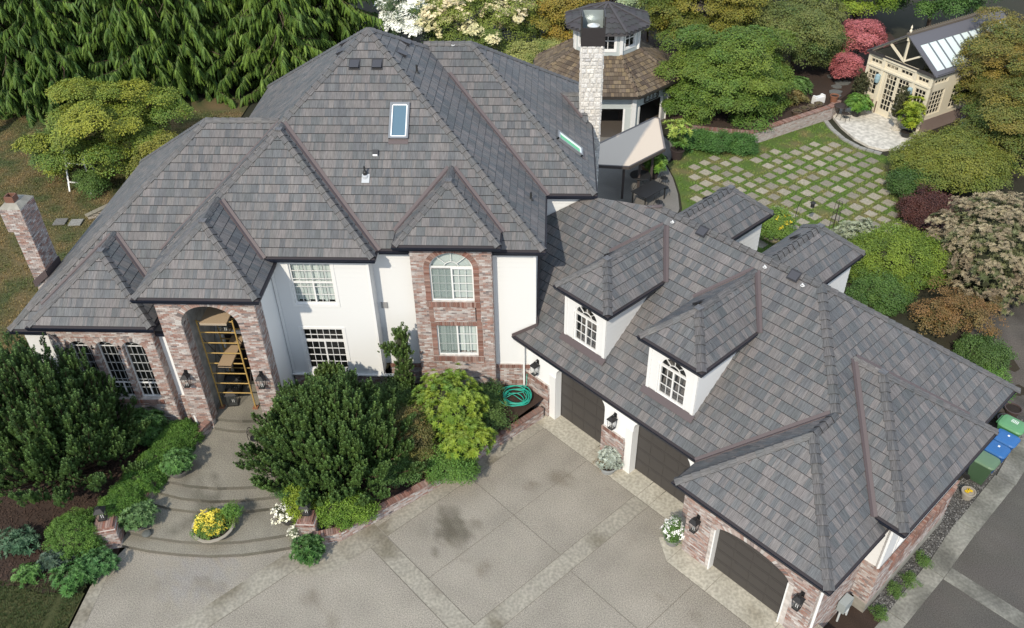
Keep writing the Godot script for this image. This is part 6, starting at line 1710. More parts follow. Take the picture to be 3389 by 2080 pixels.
	crown(ye, Vector3(0.2, 1.1, 0.1), Vector3(0.5, 0.45, 0.5), clump_flowers(9), M.petal, {"lobes": 9, "ls": 0.2, "flat": 0.7, "per": 6, "size": 0.1, "a": C.call(0.6, 0.45, 0.02), "b": C.call(0.65, 0.5, 0.03)}, "flowers")
	var br := shrub("maple_tree", "sparse rust-brown maple with bare pale stems behind the garage ridge", "tree", Vector3(17.0, 0.4, -29.5), Vector3(1.9, 1.1, 1.1), maple, {"cy": 1.3, "lobes": 40, "ls": 0.45, "flat": 0.4, "per": 13, "size": 0.2, "a": C.call(0.085, 0.08, 0.022), "b": C.call(0.165, 0.085, 0.028), "ymin": -0.6, "in": 0.4}, 0.045)
	shrub("shrub", "dark green shrub below the bare stems, near the right end of the garage roof", "shrub", Vector3(17.9, 0.2, -28.0), Vector3(0.95, 0.7, 0.7), small, {"lobes": 24, "ls": 0.38, "flat": 0.6, "per": 22, "size": 0.16, "a": C.call(0.03, 0.07, 0.016), "b": C.call(0.06, 0.11, 0.02), "core": 0.7}, 0.02)
	shrub("shrub", "bright green low shrub touching the right end of the garage roof", "shrub", Vector3(17.5, 0.0, -26.4), Vector3(0.8, 0.6, 0.6), small, {"lobes": 24, "ls": 0.34, "flat": 0.6, "per": 22, "size": 0.15, "a": C.call(0.05, 0.13, 0.02), "b": C.call(0.1, 0.19, 0.03), "core": 0.7}, 0.02)
	shrub("peony_plant", "dark green leafy clump in the bark at the garage's front right corner", "plant", gp(-0.05, -0.9, 0.15), Vector3(0.5, 0.45, 0.5), laurel, {"lobes": 22, "ls": 0.26, "flat": 0.7, "per": 9, "size": 0.18, "a": C.call(0.03, 0.09, 0.018), "b": C.call(0.06, 0.15, 0.03), "core": 0.6}, 0.02)
	# weeds on the gravel edge
	var wx := [[0.42, -4.9], [0.5, -6.7], [0.6, -5.6], [0.55, -1.2], [0.5, -3.7]]
	var wlab := ["weed tuft by the kerb joint nearest the garage corner", "weed tuft on the gravel halfway along the side wing", "weed tuft at the kerb between two other tufts", "weed patch at the bottom of the bark strip", "weed tuft where the bark strip meets the gravel"]
	for i in wx.size(): shrub("weed", wlab[i], "plant", gp(wx[i][0], -0.93, wx[i][1]), Vector3(0.22, 0.1, 0.3), small, {"lobes": 8, "ls": 0.12, "flat": 0.7, "per": 9, "size": 0.08, "a": C.call(0.05, 0.11, 0.018), "b": C.call(0.09, 0.16, 0.03)}, 0.0, "")
	# grass blades on the lawns
	var bl := MB.new()
	for i in 7:
		var a := rng.randf() * TAU
		var d := Vector3(cos(a), 0, sin(a))
		var s := d.cross(Vector3.UP)
		var o := d * rng.randf() * 0.4
		bl.tri(o - s * 0.09, o + s * 0.09, o + d * rng.randf_range(0.3, 0.7) + Vector3.UP * rng.randf_range(0.6, 1.0))
	var tuft := bl.mesh()
	var nz2 := noise(0.6, 4, 8)
	var gl := pv([7.6, -45.2, 11.4, -46.0, 16.4, -49.3, 17.0, -46.95, 18.7, -45.1, 20.5, -42.0, 19.0, -38.0, 14.5, -33.0, 9.0, -33.5, 6.85, -39.0, 6.9, -40.5, 6.6, -43.8])
	var xf := []; var cl := []
	for i in 26000:
		var p := Vector2(rng.randf_range(6.5, 20.5), rng.randf_range(-49.5, -33.0))
		if not Geometry2D.is_point_in_polygon(p, gl): continue
		# keep the stones free
		var w := p - Vector2(12.43, -41.93)
		var a2 := w.dot(Vector2(0.766, -0.643)) / 0.82; var b := w.dot(Vector2(0.643, 0.766)) / 0.82
		if absf(b - roundf(b)) < 0.31 and absf(a2 - roundf(a2)) < 0.31: continue
		var t := clampf(0.22 + nz2.get_noise_2d(p.x * 0.8 + 12, p.y * 0.8) * 1.3, 0, 1)
		xf.append(Transform3D(Basis(Vector3.UP, rng.randf() * TAU).scaled(Vector3.ONE * rng.randf_range(0.06, 0.11)), Vector3(p.x, 1.0, p.y)))
		cl.append(mixc(Color(0.105, 0.19, 0.024), Color(0.23, 0.19, 0.075), t + rng.randf_range(-0.15, 0.15), rng.randf_range(0.8, 1.2)))
	var g1 := scatter("grass", tuft, M.foliage, xf, cl, null)
	tag(g1, "short patchy grass growing between the stepping stones", "grass")
	xf = []; cl = []
	for i in 42000:
		var p := Vector2(rng.randf_range(-36, -19.8), rng.randf_range(-51, -25))
		var t := clampf(0.5 + nz2.get_noise_2d(p.x * 0.9, p.y * 0.9) * 1.1, 0, 1)
		xf.append(Transform3D(Basis(Vector3.UP, rng.randf() * TAU).scaled(Vector3.ONE * rng.randf_range(0.07, 0.13)), Vector3(p.x, land(p.x, p.y) + 0.06, p.y)))
		cl.append(mixc(Color(0.07, 0.1, 0.022), Color(0.225, 0.155, 0.06), t + rng.randf_range(-0.2, 0.2), rng.randf_range(0.8, 1.2)))
	var g2 := scatter("grass", tuft, M.foliage, xf, cl, null)
	tag(g2, "dry brown and green grass of the left lawn", "grass")
	xf = []; cl = []
	for i in 16000:
		var p := Vector2(rng.randf_range(-22, -15.1), rng.randf_range(-16.4, -12.5))
		xf.append(Transform3D(Basis(Vector3.UP, rng.randf() * TAU).scaled(Vector3.ONE * rng.randf_range(0.05, 0.09)), Vector3(p.x, maxf(land(p.x, p.y), 0.02) + 0.05, p.y)))
		cl.append(mixc(Color(0.03, 0.065, 0.015), Color(0.07, 0.07, 0.022), rng.randf(), rng.randf_range(0.8, 1.2)))
	var g3 := scatter("grass", tuft, M.foliage, xf, cl, null)
	tag(g3, "darker green grass at the lower left corner", "grass")
	# bark chips in the beds
	var chip := MB.new()
	chip.box(Vector3.ZERO, Vector3(1, 0.25, 0.4))
	xf = []; cl = []
	for i in 9000:
		var p := Vector2(rng.randf_range(-20, -14.8), rng.randf_range(-23, -16.2))
		if i % 3 == 0: p = Vector2(rng.randf_range(-9, -0.7), rng.randf_range(-25.5, -20.5))
		var y := land(p.x, p.y) + 0.08
		if i % 3 == 0: y = 0.44 + 0.45 * smoothstep(-21.5, -25.0, p.y)
		if i % 3 == 0 and p.y > -18.9 - (p.x + 7.0) * 0.95: continue
		xf.append(Transform3D(Basis(Vector3.UP, rng.randf() * TAU).rotated(Vector3.RIGHT, rng.randf_range(-0.4, 0.4)).scaled(Vector3.ONE * rng.randf_range(0.03, 0.08)), Vector3(p.x, y, p.y)))
		cl.append(mixc(Color(0.06, 0.035, 0.025), Color(0.16, 0.095, 0.065), rng.randf()))
	var g4 := scatter("bark_chips", chip.mesh(), M.soil, xf, cl, null)
	tag(g4, "brown bark chips covering the planting beds", "bark")

# flat white four-petalled bracts facing up
func clump_flowers(n: int) -> ArrayMesh:
	var mb := MB.new()
	for i in n:
		var p := rand_dir() * pow(rng.randf(), 0.5)
		p.y *= 0.35
		var nn := (rand_dir(0.0) * 0.5 + Vector3.UP).normalized()
		var b := basis_up(nn, rng.randf() * TAU)
		var r := rng.randf_range(0.2, 0.32)
		for k in 4:
			var a := TAU * k / 4
			var d := b * Vector3(cos(a), 0.08, sin(a)); var s := b * Vector3(-sin(a), 0, cos(a))
			mb.tri(p, p + d * r * 0.75 + s * r * 0.42, p + d * r)
			mb.tri(p, p + d * r, p + d * r * 0.75 - s * r * 0.42)
	return mb.mesh()

func clump_tassel() -> ArrayMesh:
	var mb := MB.new()
	for i in 9:
		var a := TAU * (i + rng.randf() * 0.5) / 9
		var d := Vector3(cos(a), rng.randf_range(0.15, 0.75), sin(a)).normalized()
		var s := d.cross(Vector3.UP).normalized()
		var t := d * rng.randf_range(0.7, 1.05)
		var k := rng.randf_range(0.8, 1.2)
		mb.tri(Vector3.ZERO, t * 0.6 + s * 0.12 + Vector3(0, 0.06, 0), t - Vector3(0, 0.12, 0), Color(k, k, k))
		mb.tri(Vector3.ZERO, t - Vector3(0, 0.12, 0), t * 0.6 - s * 0.12 + Vector3(0, 0.06, 0), Color(k, k, k))
		mb.tri(t * 0.3, t * 0.8 + Vector3(0, 0.14, 0), t * 1.05 + Vector3(0, 0.02, 0), Color(k, k, k))
	return mb.mesh()

# many leaning branches from one foot, each ending in a plume of dense upright shoots
func yew(label: String, foot: Vector3, rx: float, h: float, rz: float, n: int, a: Color, b: Color, mesh: Mesh) -> void:
	var t := thing("yew_bush", label, "shrub", foot)
	var xf := []; var cl := []
	var br := MB.new()
	for i in n:
		var el := pow((i + rng.randf()) / n, 0.75)
		var ang := i * 2.39996 + rng.randf_range(-0.3, 0.3)
		var k := rng.randf_range(0.78, 1.12)
		var d := Vector3(cos(ang) * el * rx, 0, sin(ang) * el * rz) * k
		var top := h * sqrt(maxf(0.04, 1.0 - el * el * 0.95)) * rng.randf_range(0.82, 1.1)
		var tip := d + Vector3.UP * top
		var low := d * 0.35 + Vector3.UP * top * 0.22
		var mid := d * 0.78 + Vector3.UP * top * 0.55
		br.tube(PackedVector3Array([d * 0.05, low, mid, tip]), [0.05, 0.035, 0.022, 0.008], 4, Color(0.7, 0.6, 0.5), false)
		var hue := rng.randf() * 0.5
		var cnt := 64
		for c in cnt:
			var s := 0.28 + 0.72 * pow((c + rng.randf()) / cnt, 0.7)
			var p := low.lerp(mid, s * 2.0) if s < 0.5 else mid.lerp(tip, s * 2.0 - 1.0)
			var dir := (tip - mid).normalized()
			var spread := lerpf(0.42, 0.07, s)
			var off := rand_dir() * spread
			off.y *= 0.5
			var nn := (dir * 0.9 + off.normalized() * lerpf(0.9, 0.35, s) + Vector3.UP * 0.55).normalized()
			var sc := rng.randf_range(0.13, 0.3)
			xf.append(Transform3D(basis_up(nn, rng.randf() * TAU).scaled(Vector3(sc * 0.95, sc, sc * 0.95)), p + off))
			cl.append(mixc(a, b, hue + s * 0.35 + rng.randf_range(-0.2, 0.25), rng.randf_range(0.8, 1.2)))
	stuff(obj("branches", br, M.bark, t))
	scatter("foliage", mesh, M.needle, xf, cl, t)

# ---------------------------------------------------------------- things
# four-sided carriage lantern hanging on a wall; front towards +z of its own frame
func wall_lantern(label: String, at: Vector3, turn: float, group: String) -> Node3D:
	var t := thing("wall_lantern", label, "lantern", at, turn, "black wall lanterns" if group == "" else group)
	var mb := MB.new()
	mb.box(Vector3(0, 0.22, -0.01), Vector3(0.12, 0.2, 0.03))
	mb.tube(PackedVector3Array([Vector3(0, 0.26, 0), Vector3(0, 0.34, 0.08), Vector3(0, 0.3, 0.17)]), 0.016, 6)
	obj("bracket", mb, M.iron, t)
	lantern_body(t, Vector3(0, -0.3, 0.17), 0.125, 0.095, 0.42)
	return t

func lantern_body(t: Node3D, o: Vector3, top: float, bot: float, h: float) -> void:
	var roof := MB.new()
	var r := top * 1.2
	var a := [Vector3(-r, h, r), Vector3(r, h, r), Vector3(r, h, -r), Vector3(-r, h, -r)]
	var k := top * 0.45
	var b := [Vector3(-k, h + 0.13, k), Vector3(k, h + 0.13, k), Vector3(k, h + 0.13, -k), Vector3(-k, h + 0.13, -k)]
	for i in 4: roof.quad(o + a[i], o + a[(i + 1) % 4], o + b[(i + 1) % 4], o + b[i])
	roof.quad(o + b[0], o + b[1], o + b[2], o + b[3])
	roof.quad(o + a[3], o + a[2], o + a[1], o + a[0])
	roof.box(o + Vector3(0, h + 0.16, 0), Vector3(k, 0.06, k))
	obj("lantern_roof", roof, M.iron, t)
	var fr := MB.new()
	for i in 4:
		var sx: float = [-1, 1, 1, -1][i]; var sz: float = [1, 1, -1, -1][i]
		fr.bar(o + Vector3(sx * bot, 0, sz * bot), o + Vector3(sx * top, h, sz * top), 0.016, 0.016)
		var sx2: float = [-1, 1, 1, -1][(i + 1) % 4]; var sz2: float = [1, 1, -1, -1][(i + 1) % 4]
		fr.bar(o + Vector3(sx * bot, 0, sz * bot), o + Vector3(sx2 * bot, 0, sz2 * bot), 0.02, 0.02)
	fr.box(o, Vector3(bot * 2, 0.015, bot * 2))
	obj("frame", fr, M.iron, t)
	for i in 4:
		var g := MB.new()
		var sx: float = [-1, 1, 1, -1][i]; var sz: float = [1, 1, -1, -1][i]
		var sx2: float = [-1, 1, 1, -1][(i + 1) % 4]; var sz2: float = [1, 1, -1, -1][(i + 1) % 4]
		var f := 0.93
		g.quad(o + Vector3(sx * bot * f, 0.02, sz * bot * f), o + Vector3(sx2 * bot * f, 0.02, sz2 * bot * f), o + Vector3(sx2 * top * f, h - 0.01, sz2 * top * f), o + Vector3(sx * top * f, h - 0.01, sz * top * f))
		obj("pane", g, M.lantern_glass, t)
	var c := MB.new()
	for i in 2: c.lathe(o + Vector3(-0.03 + i * 0.06, 0.02, 0), [[0.012, 0], [0.012, 0.14], [0.0, 0.15]], 8)
	obj("candle_tube", c, M.trim, t)

# brick wall standing on the ground along a path (x, z); bricks on the side that faces right of the path
func brick_run(t: Node3D, pts: Array, y0: Array, h: float, thick: float, other := false, tone := 0) -> void:
	for i in pts.size() - 1:
		var a := Vector3(pts[i].x, 0, pts[i].y); var b := Vector3(pts[i + 1].x, 0, pts[i + 1].y)
		var d := (b - a).normalized(); var L := a.distance_to(b)
		var nn := d.cross(Vector3.UP)
		var ya: float = y0[i]; var yb: float = y0[i + 1]
		var out := PackedVector2Array([Vector2(0, minf(ya, yb) - 0.1), Vector2(L, minf(ya, yb) - 0.1), Vector2(L, yb + h - 0.07), Vector2(0, ya + h - 0.07)])
		var back := MB.new()
		prism(back, out.duplicate(), a, d, Vector3.UP, nn, -thick, 0.0, 0.0, 0, 1, Color.WHITE, Color.WHITE, Color.WHITE)
		var w := obj("wall_core", back, M.mortar, t)
		bricks(w, a, d, nn, out, [], tone)
		if other: bricks(w, b - nn * thick, -d, -nn, PackedVector2Array([Vector2(0, out[0].y), Vector2(L, out[0].y), Vector2(L, ya + h - 0.07), Vector2(0, yb + h - 0.07)]), [])
		# coping of bricks on edge
		var k := int(L / 0.075)
		for j in k:
			var s0 := L * (j + 0.06) / k
			var y := lerpf(ya, yb, (j + 0.5) / k) + h - 0.075
			var mb := MB.new()
			mb.slab(a + d * s0 + Vector3.UP * y + nn * (0.035 + rng.randf() * 0.008) - nn * (thick + 0.06), d * (L / k * 0.88), Vector3.UP * (0.078 + rng.randf() * 0.006), nn * (thick + 0.06), red_tone())
			coping_pool.append([CAM.distance_squared_to(a + d * s0), w, mb])

var coping_pool := []

func pillar(t: Node3D, c: Vector3, w: float, h: float, turn: float) -> void:
	var b := Basis(Vector3.UP, turn)
	var mb := MB.new()
	mb.box(c + Vector3.UP * h / 2, Vector3(w, h, w), Color.WHITE, b)
	var core := obj("pillar_core", mb, M.mortar, t)
	for i in 4:
		var bb := Basis(Vector3.UP, turn + i * PI / 2)
		var n := bb.z; var d := bb.x
		bricks(core, c + n * w / 2 - d * w / 2, d, n, rect(0, 0.0, w, h - 0.1), [])
	# stepped brick cap
	for lay in 3:
		var ww := w + 0.06 - lay * 0.1
		var k := int(ww / 0.075)
		for j in k:
			var m2 := MB.new()
			m2.box(c + Vector3.UP * (h - 0.06 + lay * 0.068) + b.x * (-ww / 2 + ww * (j + 0.5) / k), Vector3(ww / k * 0.9, 0.066, ww), red_tone(), b)
			coping_pool.append([CAM.distance_squared_to(c), core, m2])

func pot(called: String, label: String, at: Vector3, r: float, h: float, col: Color, group := "", soil := true) -> Node3D:
	var t := thing(called, label, "plant pot", at, 0, group)
	var mb := MB.new()
	mb.lathe(Vector3.ZERO, [[0.0, 0.0], [r * 0.7, 0.0], [r * 0.95, h * 0.85], [r * 1.06, h * 0.87], [r * 1.06, h], [r * 0.92, h], [r * 0.88, h * 0.8], [0.0, h * 0.8]], 18, col)
	obj("pot_body", mb, M.paint, t)
	if soil:
		var s := MB.new()
		s.lathe(Vector3(0, h * 0.84, 0), [[r * 0.9, 0.0], [0.0, 0.02]], 14, Color(0.05, 0.035, 0.025))
		obj("pot_soil", s, M.soil, t)
	return t

func iron_chair(label: String, at: Vector3, turn: float, group: String, m: Material) -> Node3D:
	var t := thing("garden_chair", label, "chair", at, turn, "round iron garden chairs" if group == "" else group)
	var s := MB.new()
	s.lathe(Vector3(0, 0.43, 0), [[0.0, 0.0], [0.2, 0.0], [0.21, 0.012], [0.2, 0.024], [0.0, 0.024]], 16)
	obj("seat", s, m, t)
	var b := MB.new()
	var hoop := PackedVector3Array()
	for i in 13:
		var a := PI * i / 12
		hoop.append(Vector3(cos(a) * 0.19, 0.45 + sin(a) * 0.42, -0.17 - sin(a) * 0.07))
	b.tube(hoop, 0.013, 6)
	for i in 5:
		var x := -0.12 + i * 0.06
		b.tube(PackedVector3Array([Vector3(x * 0.5, 0.45, -0.18), Vector3(x, 0.84 - absf(x) * 1.0, -0.235)]), 0.007, 5)
	b.tube(PackedVector3Array([Vector3(-0.16, 0.66, -0.22), Vector3(0, 0.62, -0.21), Vector3(0.16, 0.66, -0.22)]), 0.008, 5)
	obj("backrest", b, m, t)
	for i in 4:
		var sx := -1.0 if i % 2 else 1.0; var sz := -1.0 if i < 2 else 1.0
		var l := MB.new()
		l.tube(PackedVector3Array([Vector3(sx * 0.15, 0.43, sz * 0.15), Vector3(sx * 0.19, 0.25, sz * 0.19), Vector3(sx * 0.17, 0.1, sz * 0.17), Vector3(sx * 0.21, 0.0, sz * 0.21)]), 0.012, 6)
		obj("leg", l, m, t)
	return t

func round_table(label: String, at: Vector3, r: float, h: float, m: Material) -> Node3D:
	var t := thing("garden_table", label, "table", at)
	var s := MB.new()
	s.lathe(Vector3(0, h - 0.03, 0), [[0.0, 0.0], [r, 0.0], [r + 0.01, 0.015], [r, 0.03], [0.0, 0.03]], 24)
	obj("table_top", s, m, t)
	for i in 3:
		var a := TAU * i / 3 + 0.4
		var d := Vector3(cos(a), 0, sin(a))
		var l := MB.new()
		l.tube(PackedVector3Array([d * r * 0.6 + Vector3.UP * (h - 0.03), d * r * 0.25 + Vector3.UP * h * 0.5, d * r * 0.75 + Vector3.UP * 0.05, d * r * 0.8]), 0.014, 6)
		obj("leg", l, m, t)
	return t

func bin(label: String, at: Vector3, turn: float, col: Color, lid: Color, mark: bool, s := 1.0) -> void:
	var t := thing("wheeled_bin", label, "bin", at, turn, "wheeled bins beside the garage")
	var mb := MB.new()
	var a := [Vector3(-0.24, 0.06, 0.24), Vector3(0.24, 0.06, 0.24), Vector3(0.24, 0.06, -0.3), Vector3(-0.24, 0.06, -0.3)]
	var b := [Vector3(-0.31, 1.0, 0.36), Vector3(0.31, 1.0, 0.36), Vector3(0.31, 1.0, -0.38), Vector3(-0.31, 1.0, -0.38)]
	for i in 4:
		mb.quad(a[i] * s, a[(i + 1) % 4] * s, b[(i + 1) % 4] * s, b[i] * s, col)
		mb.bar(b[i] * s, b[(i + 1) % 4] * s, 0.05, 0.05, col)
	mb.quad(a[3] * s, a[2] * s, a[1] * s, a[0] * s, col)
	obj("bin_body", mb, M.plastic, t)
	var l := MB.new()
	var prof := [[0.36, 0.0], [0.37, 0.04], [0.34, 0.09], [0.2, 0.115]]
	var ring := func(k: int) -> Array:
		var r := []
		for i in 16:
			var an := TAU * (i + 0.5) / 16
			var x := signf(cos(an)) * pow(absf(cos(an)), 0.35); var z := signf(sin(an)) * pow(absf(sin(an)), 0.35)
			r.append(Vector3(x * prof[k][0], 1.02 + prof[k][1], z * (prof[k][0] + 0.07) - 0.01) * s)
		return r
	for k in 3:
		var r0: Array = ring.call(k); var r1: Array = ring.call(k + 1)
		for i in 16: l.quad(r0[(i + 1) % 16], r0[i], r1[i], r1[(i + 1) % 16], lid)
	var rt: Array = ring.call(3)
	for i in range(1, 15): l.tri(rt[0], rt[i + 1], rt[i], lid)
	obj("bin_lid", l, M.plastic, t)
	var hd := MB.new()
	hd.bar(Vector3(-0.25, 1.03, -0.47) * s, Vector3(0.25, 1.03, -0.47) * s, 0.035, 0.035, col)
	obj("handle", hd, M.plastic, t)
	for sx in [-1, 1]:
		var w := MB.new()
		for k in 14:
			var p := TAU * k / 14; var q := TAU * (k + 1) / 14
			var c := Vector3(sx * 0.27, 0.13, -0.3) * s
			var A := c + Vector3(0, cos(p), sin(p)) * 0.13; var B := c + Vector3(0, cos(q), sin(q)) * 0.13
			var e := Vector3(sx * 0.05, 0, 0)
			w.quad(A, B, B + e, A + e, Color(0.02, 0.02, 0.02))
			w.tri(c + e, A + e, B + e, Color(0.02, 0.02, 0.02))
		obj("wheel", w, M.plastic, t)
	if mark:
		# pale worn stamp on the lid: a box of short bars
		var g := MB.new()
		for k in 5: g.box(Vector3(0.1, 1.142, -0.1 + k * 0.05) * s, Vector3(0.11 - 0.02 * (k % 2), 0.004, 0.028), Color(0.7, 0.75, 0.7))
		g.box(Vector3(0.03, 1.142, 0.0) * s, Vector3(0.018, 0.004, 0.25), Color(0.7, 0.75, 0.7)); g.box(Vector3(0.175, 1.142, 0.0) * s, Vector3(0.018, 0.004, 0.25), Color(0.7, 0.75, 0.7))
		obj("lid_stamp", g, M.paint, t)
	else:
		var g := MB.new()
		g.box(Vector3(0.1, 1.142, 0.02) * s, Vector3(0.09, 0.004, 0.07), Color(0.75, 0.78, 0.8))
		if col.b > 0.2: obj("lid_stamp", g, M.paint, t)

func add_objects() -> void:
	M.plastic = mat(1, 1, 1, 0.45)
	M.wood = tri_map(mat(1, 1, 1, 0.8, M.fine_tex), 1.6)
	M.canvas = mat(0.56, 0.475, 0.385, 0.9)
	M.yellow = mat(0.38, 0.25, 0.075, 0.6)
	M.iron_brown = mat(0.05, 0.038, 0.032, 0.6, null, 0.2)
	M.cream = mat(0.66, 0.60, 0.47, 0.6)
	M.urn = tri_map(mat(0.62, 0.57, 0.48, 0.8, M.cloud_tex), 1.5)
	M.sage = mat(0.42, 0.46, 0.46, 0.6)
	M.lead_blue = mat(0.25, 0.37, 0.42, 0.55)
	# lanterns on the walls
	wall_lantern("black lantern on the brick left of the porch arch", Vector3(-13.16, 3.42, -22.95), 0, "")
	wall_lantern("black lantern on the brick right of the porch arch, half behind the yew", Vector3(-10.4, 3.42, -22.95), 0, "")
	var tg := -PI / 4
	wall_lantern("black lantern on white wall left of the first garage door, above a pier", gp(-13.45, 2.2, -1.69), tg, "")
	wall_lantern("black lantern on the white wall between the two garage doors", gp(-9.44, 2.2, -1.69), tg, "")
	wall_lantern("black lantern on the brick left of the third garage door", gp(-4.72, 1.85, -0.45), tg, "")
	wall_lantern("black lantern on the brick right of the third garage door, nearest the corner", gp(-0.88, 1.8, -0.45), tg, "")
	# walls along the planting
	var pw := thing("planter_wall", "long low brick planter wall with a brick-on-edge coping along the drive", "wall")
	brick_run(pw, [Vector2(-7.9, -18.22), Vector2(-7.05, -18.5), Vector2(-4.34, -20.67), Vector2(-2.53, -22.45), Vector2(-0.22, -24.62)], [0.0, 0.0, 0.0, 0.0, 0.0], 0.52, 0.17)
	var lw := thing("planter_wall", "low brick edging wall stepping up the left side of the entrance walk", "wall")
	brick_run(lw, [Vector2(-14.75, -18.5), Vector2(-14.25, -19.2), Vector2(-13.98, -20.15), Vector2(-13.6, -21.3), Vector2(-12.85, -22.9)], [0.3, 0.45, 0.62, 0.8, 0.9], 0.3, 0.2)
	var gw := thing("garden_wall", "whitewashed brick retaining wall between the chequered lawn and the maples", "wall")
	brick_run(gw, [Vector2(7.4, -46.95), Vector2(10.25, -46.35), Vector2(11.42, -46.15), Vector2(13.63, -47.6), Vector2(16.9, -49.75), Vector2(17.6, -50.6)], [1.0, 1.0, 1.0, 1.0, 1.0, 1.0], 0.8, 0.3, false, 2)
	var p1 := thing("brick_pillar", "square brick pillar with lantern left of the bottom step", "pillar")
	pillar(p1, Vector3(-15.0, 0.0, -18.25), 0.72, 0.95, 0.25)
	var p2 := thing("brick_pillar", "square brick pillar with lantern right of the bottom step, ending the drive wall", "pillar")
	pillar(p2, Vector3(-8.2, 0.0, -18.75), 0.62, 0.85, 0.0)
	var l1 := thing("pillar_lantern", "black lantern standing on the left brick pillar, against the hedge", "lantern", Vector3(-15.05, 1.1, -18.3), 0.25)
	lantern_body(l1, Vector3(0, 0.03, 0), 0.15, 0.12, 0.4)
	var l2 := thing("pillar_lantern", "black lantern standing on the right brick pillar, against the box hedge", "lantern", Vector3(-8.2, 1.0, -18.8))
	lantern_body(l2, Vector3(0, 0.03, 0), 0.15, 0.12, 0.4)
	# scaffold in the porch
	var sc := thing("scaffold", "yellow steel scaffold frames standing in the porch arch", "scaffold")
	for z in [-23.82, -25.25]:
		for x in [-12.66, -11.35]:
			var mb := MB.new()
			mb.tube(PackedVector3Array([Vector3(x, 1.06, z), Vector3(x, 5.36, z)]), 0.032, 8)
			obj("standard", mb, M.yellow, sc)
			var bs := MB.new()
			bs.box(Vector3(x, 1.08, z), Vector3(0.2, 0.05, 0.2), Color(0.25, 0.12, 0.07))
			obj("base_plate", bs, M.paint, sc)
		for y in [5.3, 4.8, 4.31, 3.82, 3.32, 2.82, 2.32, 1.83]:
			var mb := MB.new()
			mb.tube(PackedVector3Array([Vector3(-12.66, y, z), Vector3(-11.35, y, z)]), 0.025, 7)
			obj("rung", mb, M.yellow, sc)
	for x in [-12.66, -11.35]:
		for b in [[1.9, 4.6], [4.6, 1.9]]:
			var mb := MB.new()
			mb.tube(PackedVector3Array([Vector3(x, b[0], -23.82), Vector3(x, b[1], -25.25)]), 0.014, 6)
			obj("cross_brace", mb, M.iron_brown, sc)
	var k1 := thing("scaffold_plank", "upper pale plywood deck lying on the scaffold's top rung", "plank", Vector3(-11.98, 5.36, -24.5))
	var wb := MB.new(); wb.box(Vector3.ZERO, Vector3(0.98, 0.06, 1.75), Color(0.66, 0.5, 0.33)); obj("deck_board", wb, M.wood, k1)
	wb = MB.new(); wb.box(Vector3(0, -0.035, 0.86), Vector3(0.96, 0.08, 0.04), Color(0.6, 0.5, 0.38)); obj("deck_edge", wb, M.wood, k1)
	var k2 := thing("scaffold_plank", "lower narrow wooden plank running back at mid height of the scaffold", "plank", Vector3(-12.0, 3.37, -24.5))
	wb = MB.new(); wb.box(Vector3.ZERO, Vector3(0.5, 0.06, 1.8), Color(0.62, 0.45, 0.28)); obj("deck_board", wb, M.wood, k2)
	wb = MB.new(); wb.box(Vector3(0, -0.02, 0.88), Vector3(0.49, 0.09, 0.04), Color(0.6, 0.45, 0.3)); obj("deck_edge", wb, M.wood, k2)
	var pl := thing("pendant_lantern", "black lantern hanging behind the scaffold under the porch ceiling", "lantern", Vector3(-12.05, 4.25, -24.6))
	lantern_body(pl, Vector3.ZERO, 0.21, 0.19, 0.62)
	wb = MB.new(); wb.tube(PackedVector3Array([Vector3(0, 0.8, 0), Vector3(0, 2.6, 0)]), 0.012, 6); obj("chain", wb, M.iron, pl)
	var f1 := thing("floor_lantern", "black lantern with white candles on the porch floor, in front", "lantern", Vector3(-12.28, 1.06, -24.05), 0.15)
	lantern_body(f1, Vector3(0, 0.03, 0), 0.2, 0.2, 0.55)
	var f2 := thing("floor_lantern", "taller black lantern on the porch floor, behind the one with candles", "lantern", Vector3(-12.4, 1.06, -24.75), 0.15)
	lantern_body(f2, Vector3(0, 0.03, 0), 0.24, 0.24, 0.75)
	# planters on the steps and at the garage
	var yb := pot("flower_bowl", "wide stone bowl of yellow flowers on the middle step", Vector3(-11.45, 0.3, -18.55), 0.7, 0.3, Color(0.33, 0.3, 0.25))
	var sm := clump_leaves(30, 0.36, 0.26, 0.8, 0.5)
	crown(yb, Vector3(0, 0.35, 0), Vector3(0.66, 0.3, 0.6), sm, M.foliage, {"lobes": 26, "ls": 0.2, "flat": 0.8, "per": 12, "size": 0.11, "a": Color(0.05, 0.12, 0.018), "b": Color(0.13, 0.2, 0.02)}, "leaves")
	crown(yb, Vector3(-0.08, 0.45, 0.05), Vector3(0.55, 0.26, 0.45), clump_flowers(10), M.petal, {"lobes": 26, "ls": 0.16, "flat": 0.8, "per": 9, "size": 0.085, "a": Color(0.6, 0.48, 0.015), "b": Color(0.75, 0.62, 0.1)}, "flowers")
	crown(yb, Vector3(0.62, 0.55, -0.35), Vector3(0.25, 0.35, 0.22), sm, M.foliage, {"lobes": 8, "ls": 0.16, "flat": 1.1, "per": 10, "size": 0.1, "a": Color(0.05, 0.13, 0.018), "b": Color(0.1, 0.2, 0.025)}, "fern")
	var wp := pot("flower_pot", "dark pot of small white daisies beside the right brick pillar", Vector3(-8.95, 0.3, -19.1), 0.42, 0.36, Color(0.05, 0.045, 0.045))
	crown(wp, Vector3(0, 0.45, 0), Vector3(0.4, 0.26, 0.36), sm, M.foliage, {"lobes": 14, "ls": 0.18, "flat": 0.8, "per": 8, "size": 0.1, "a": Color(0.05, 0.07, 0.025), "b": Color(0.1, 0.1, 0.04)}, "leaves")
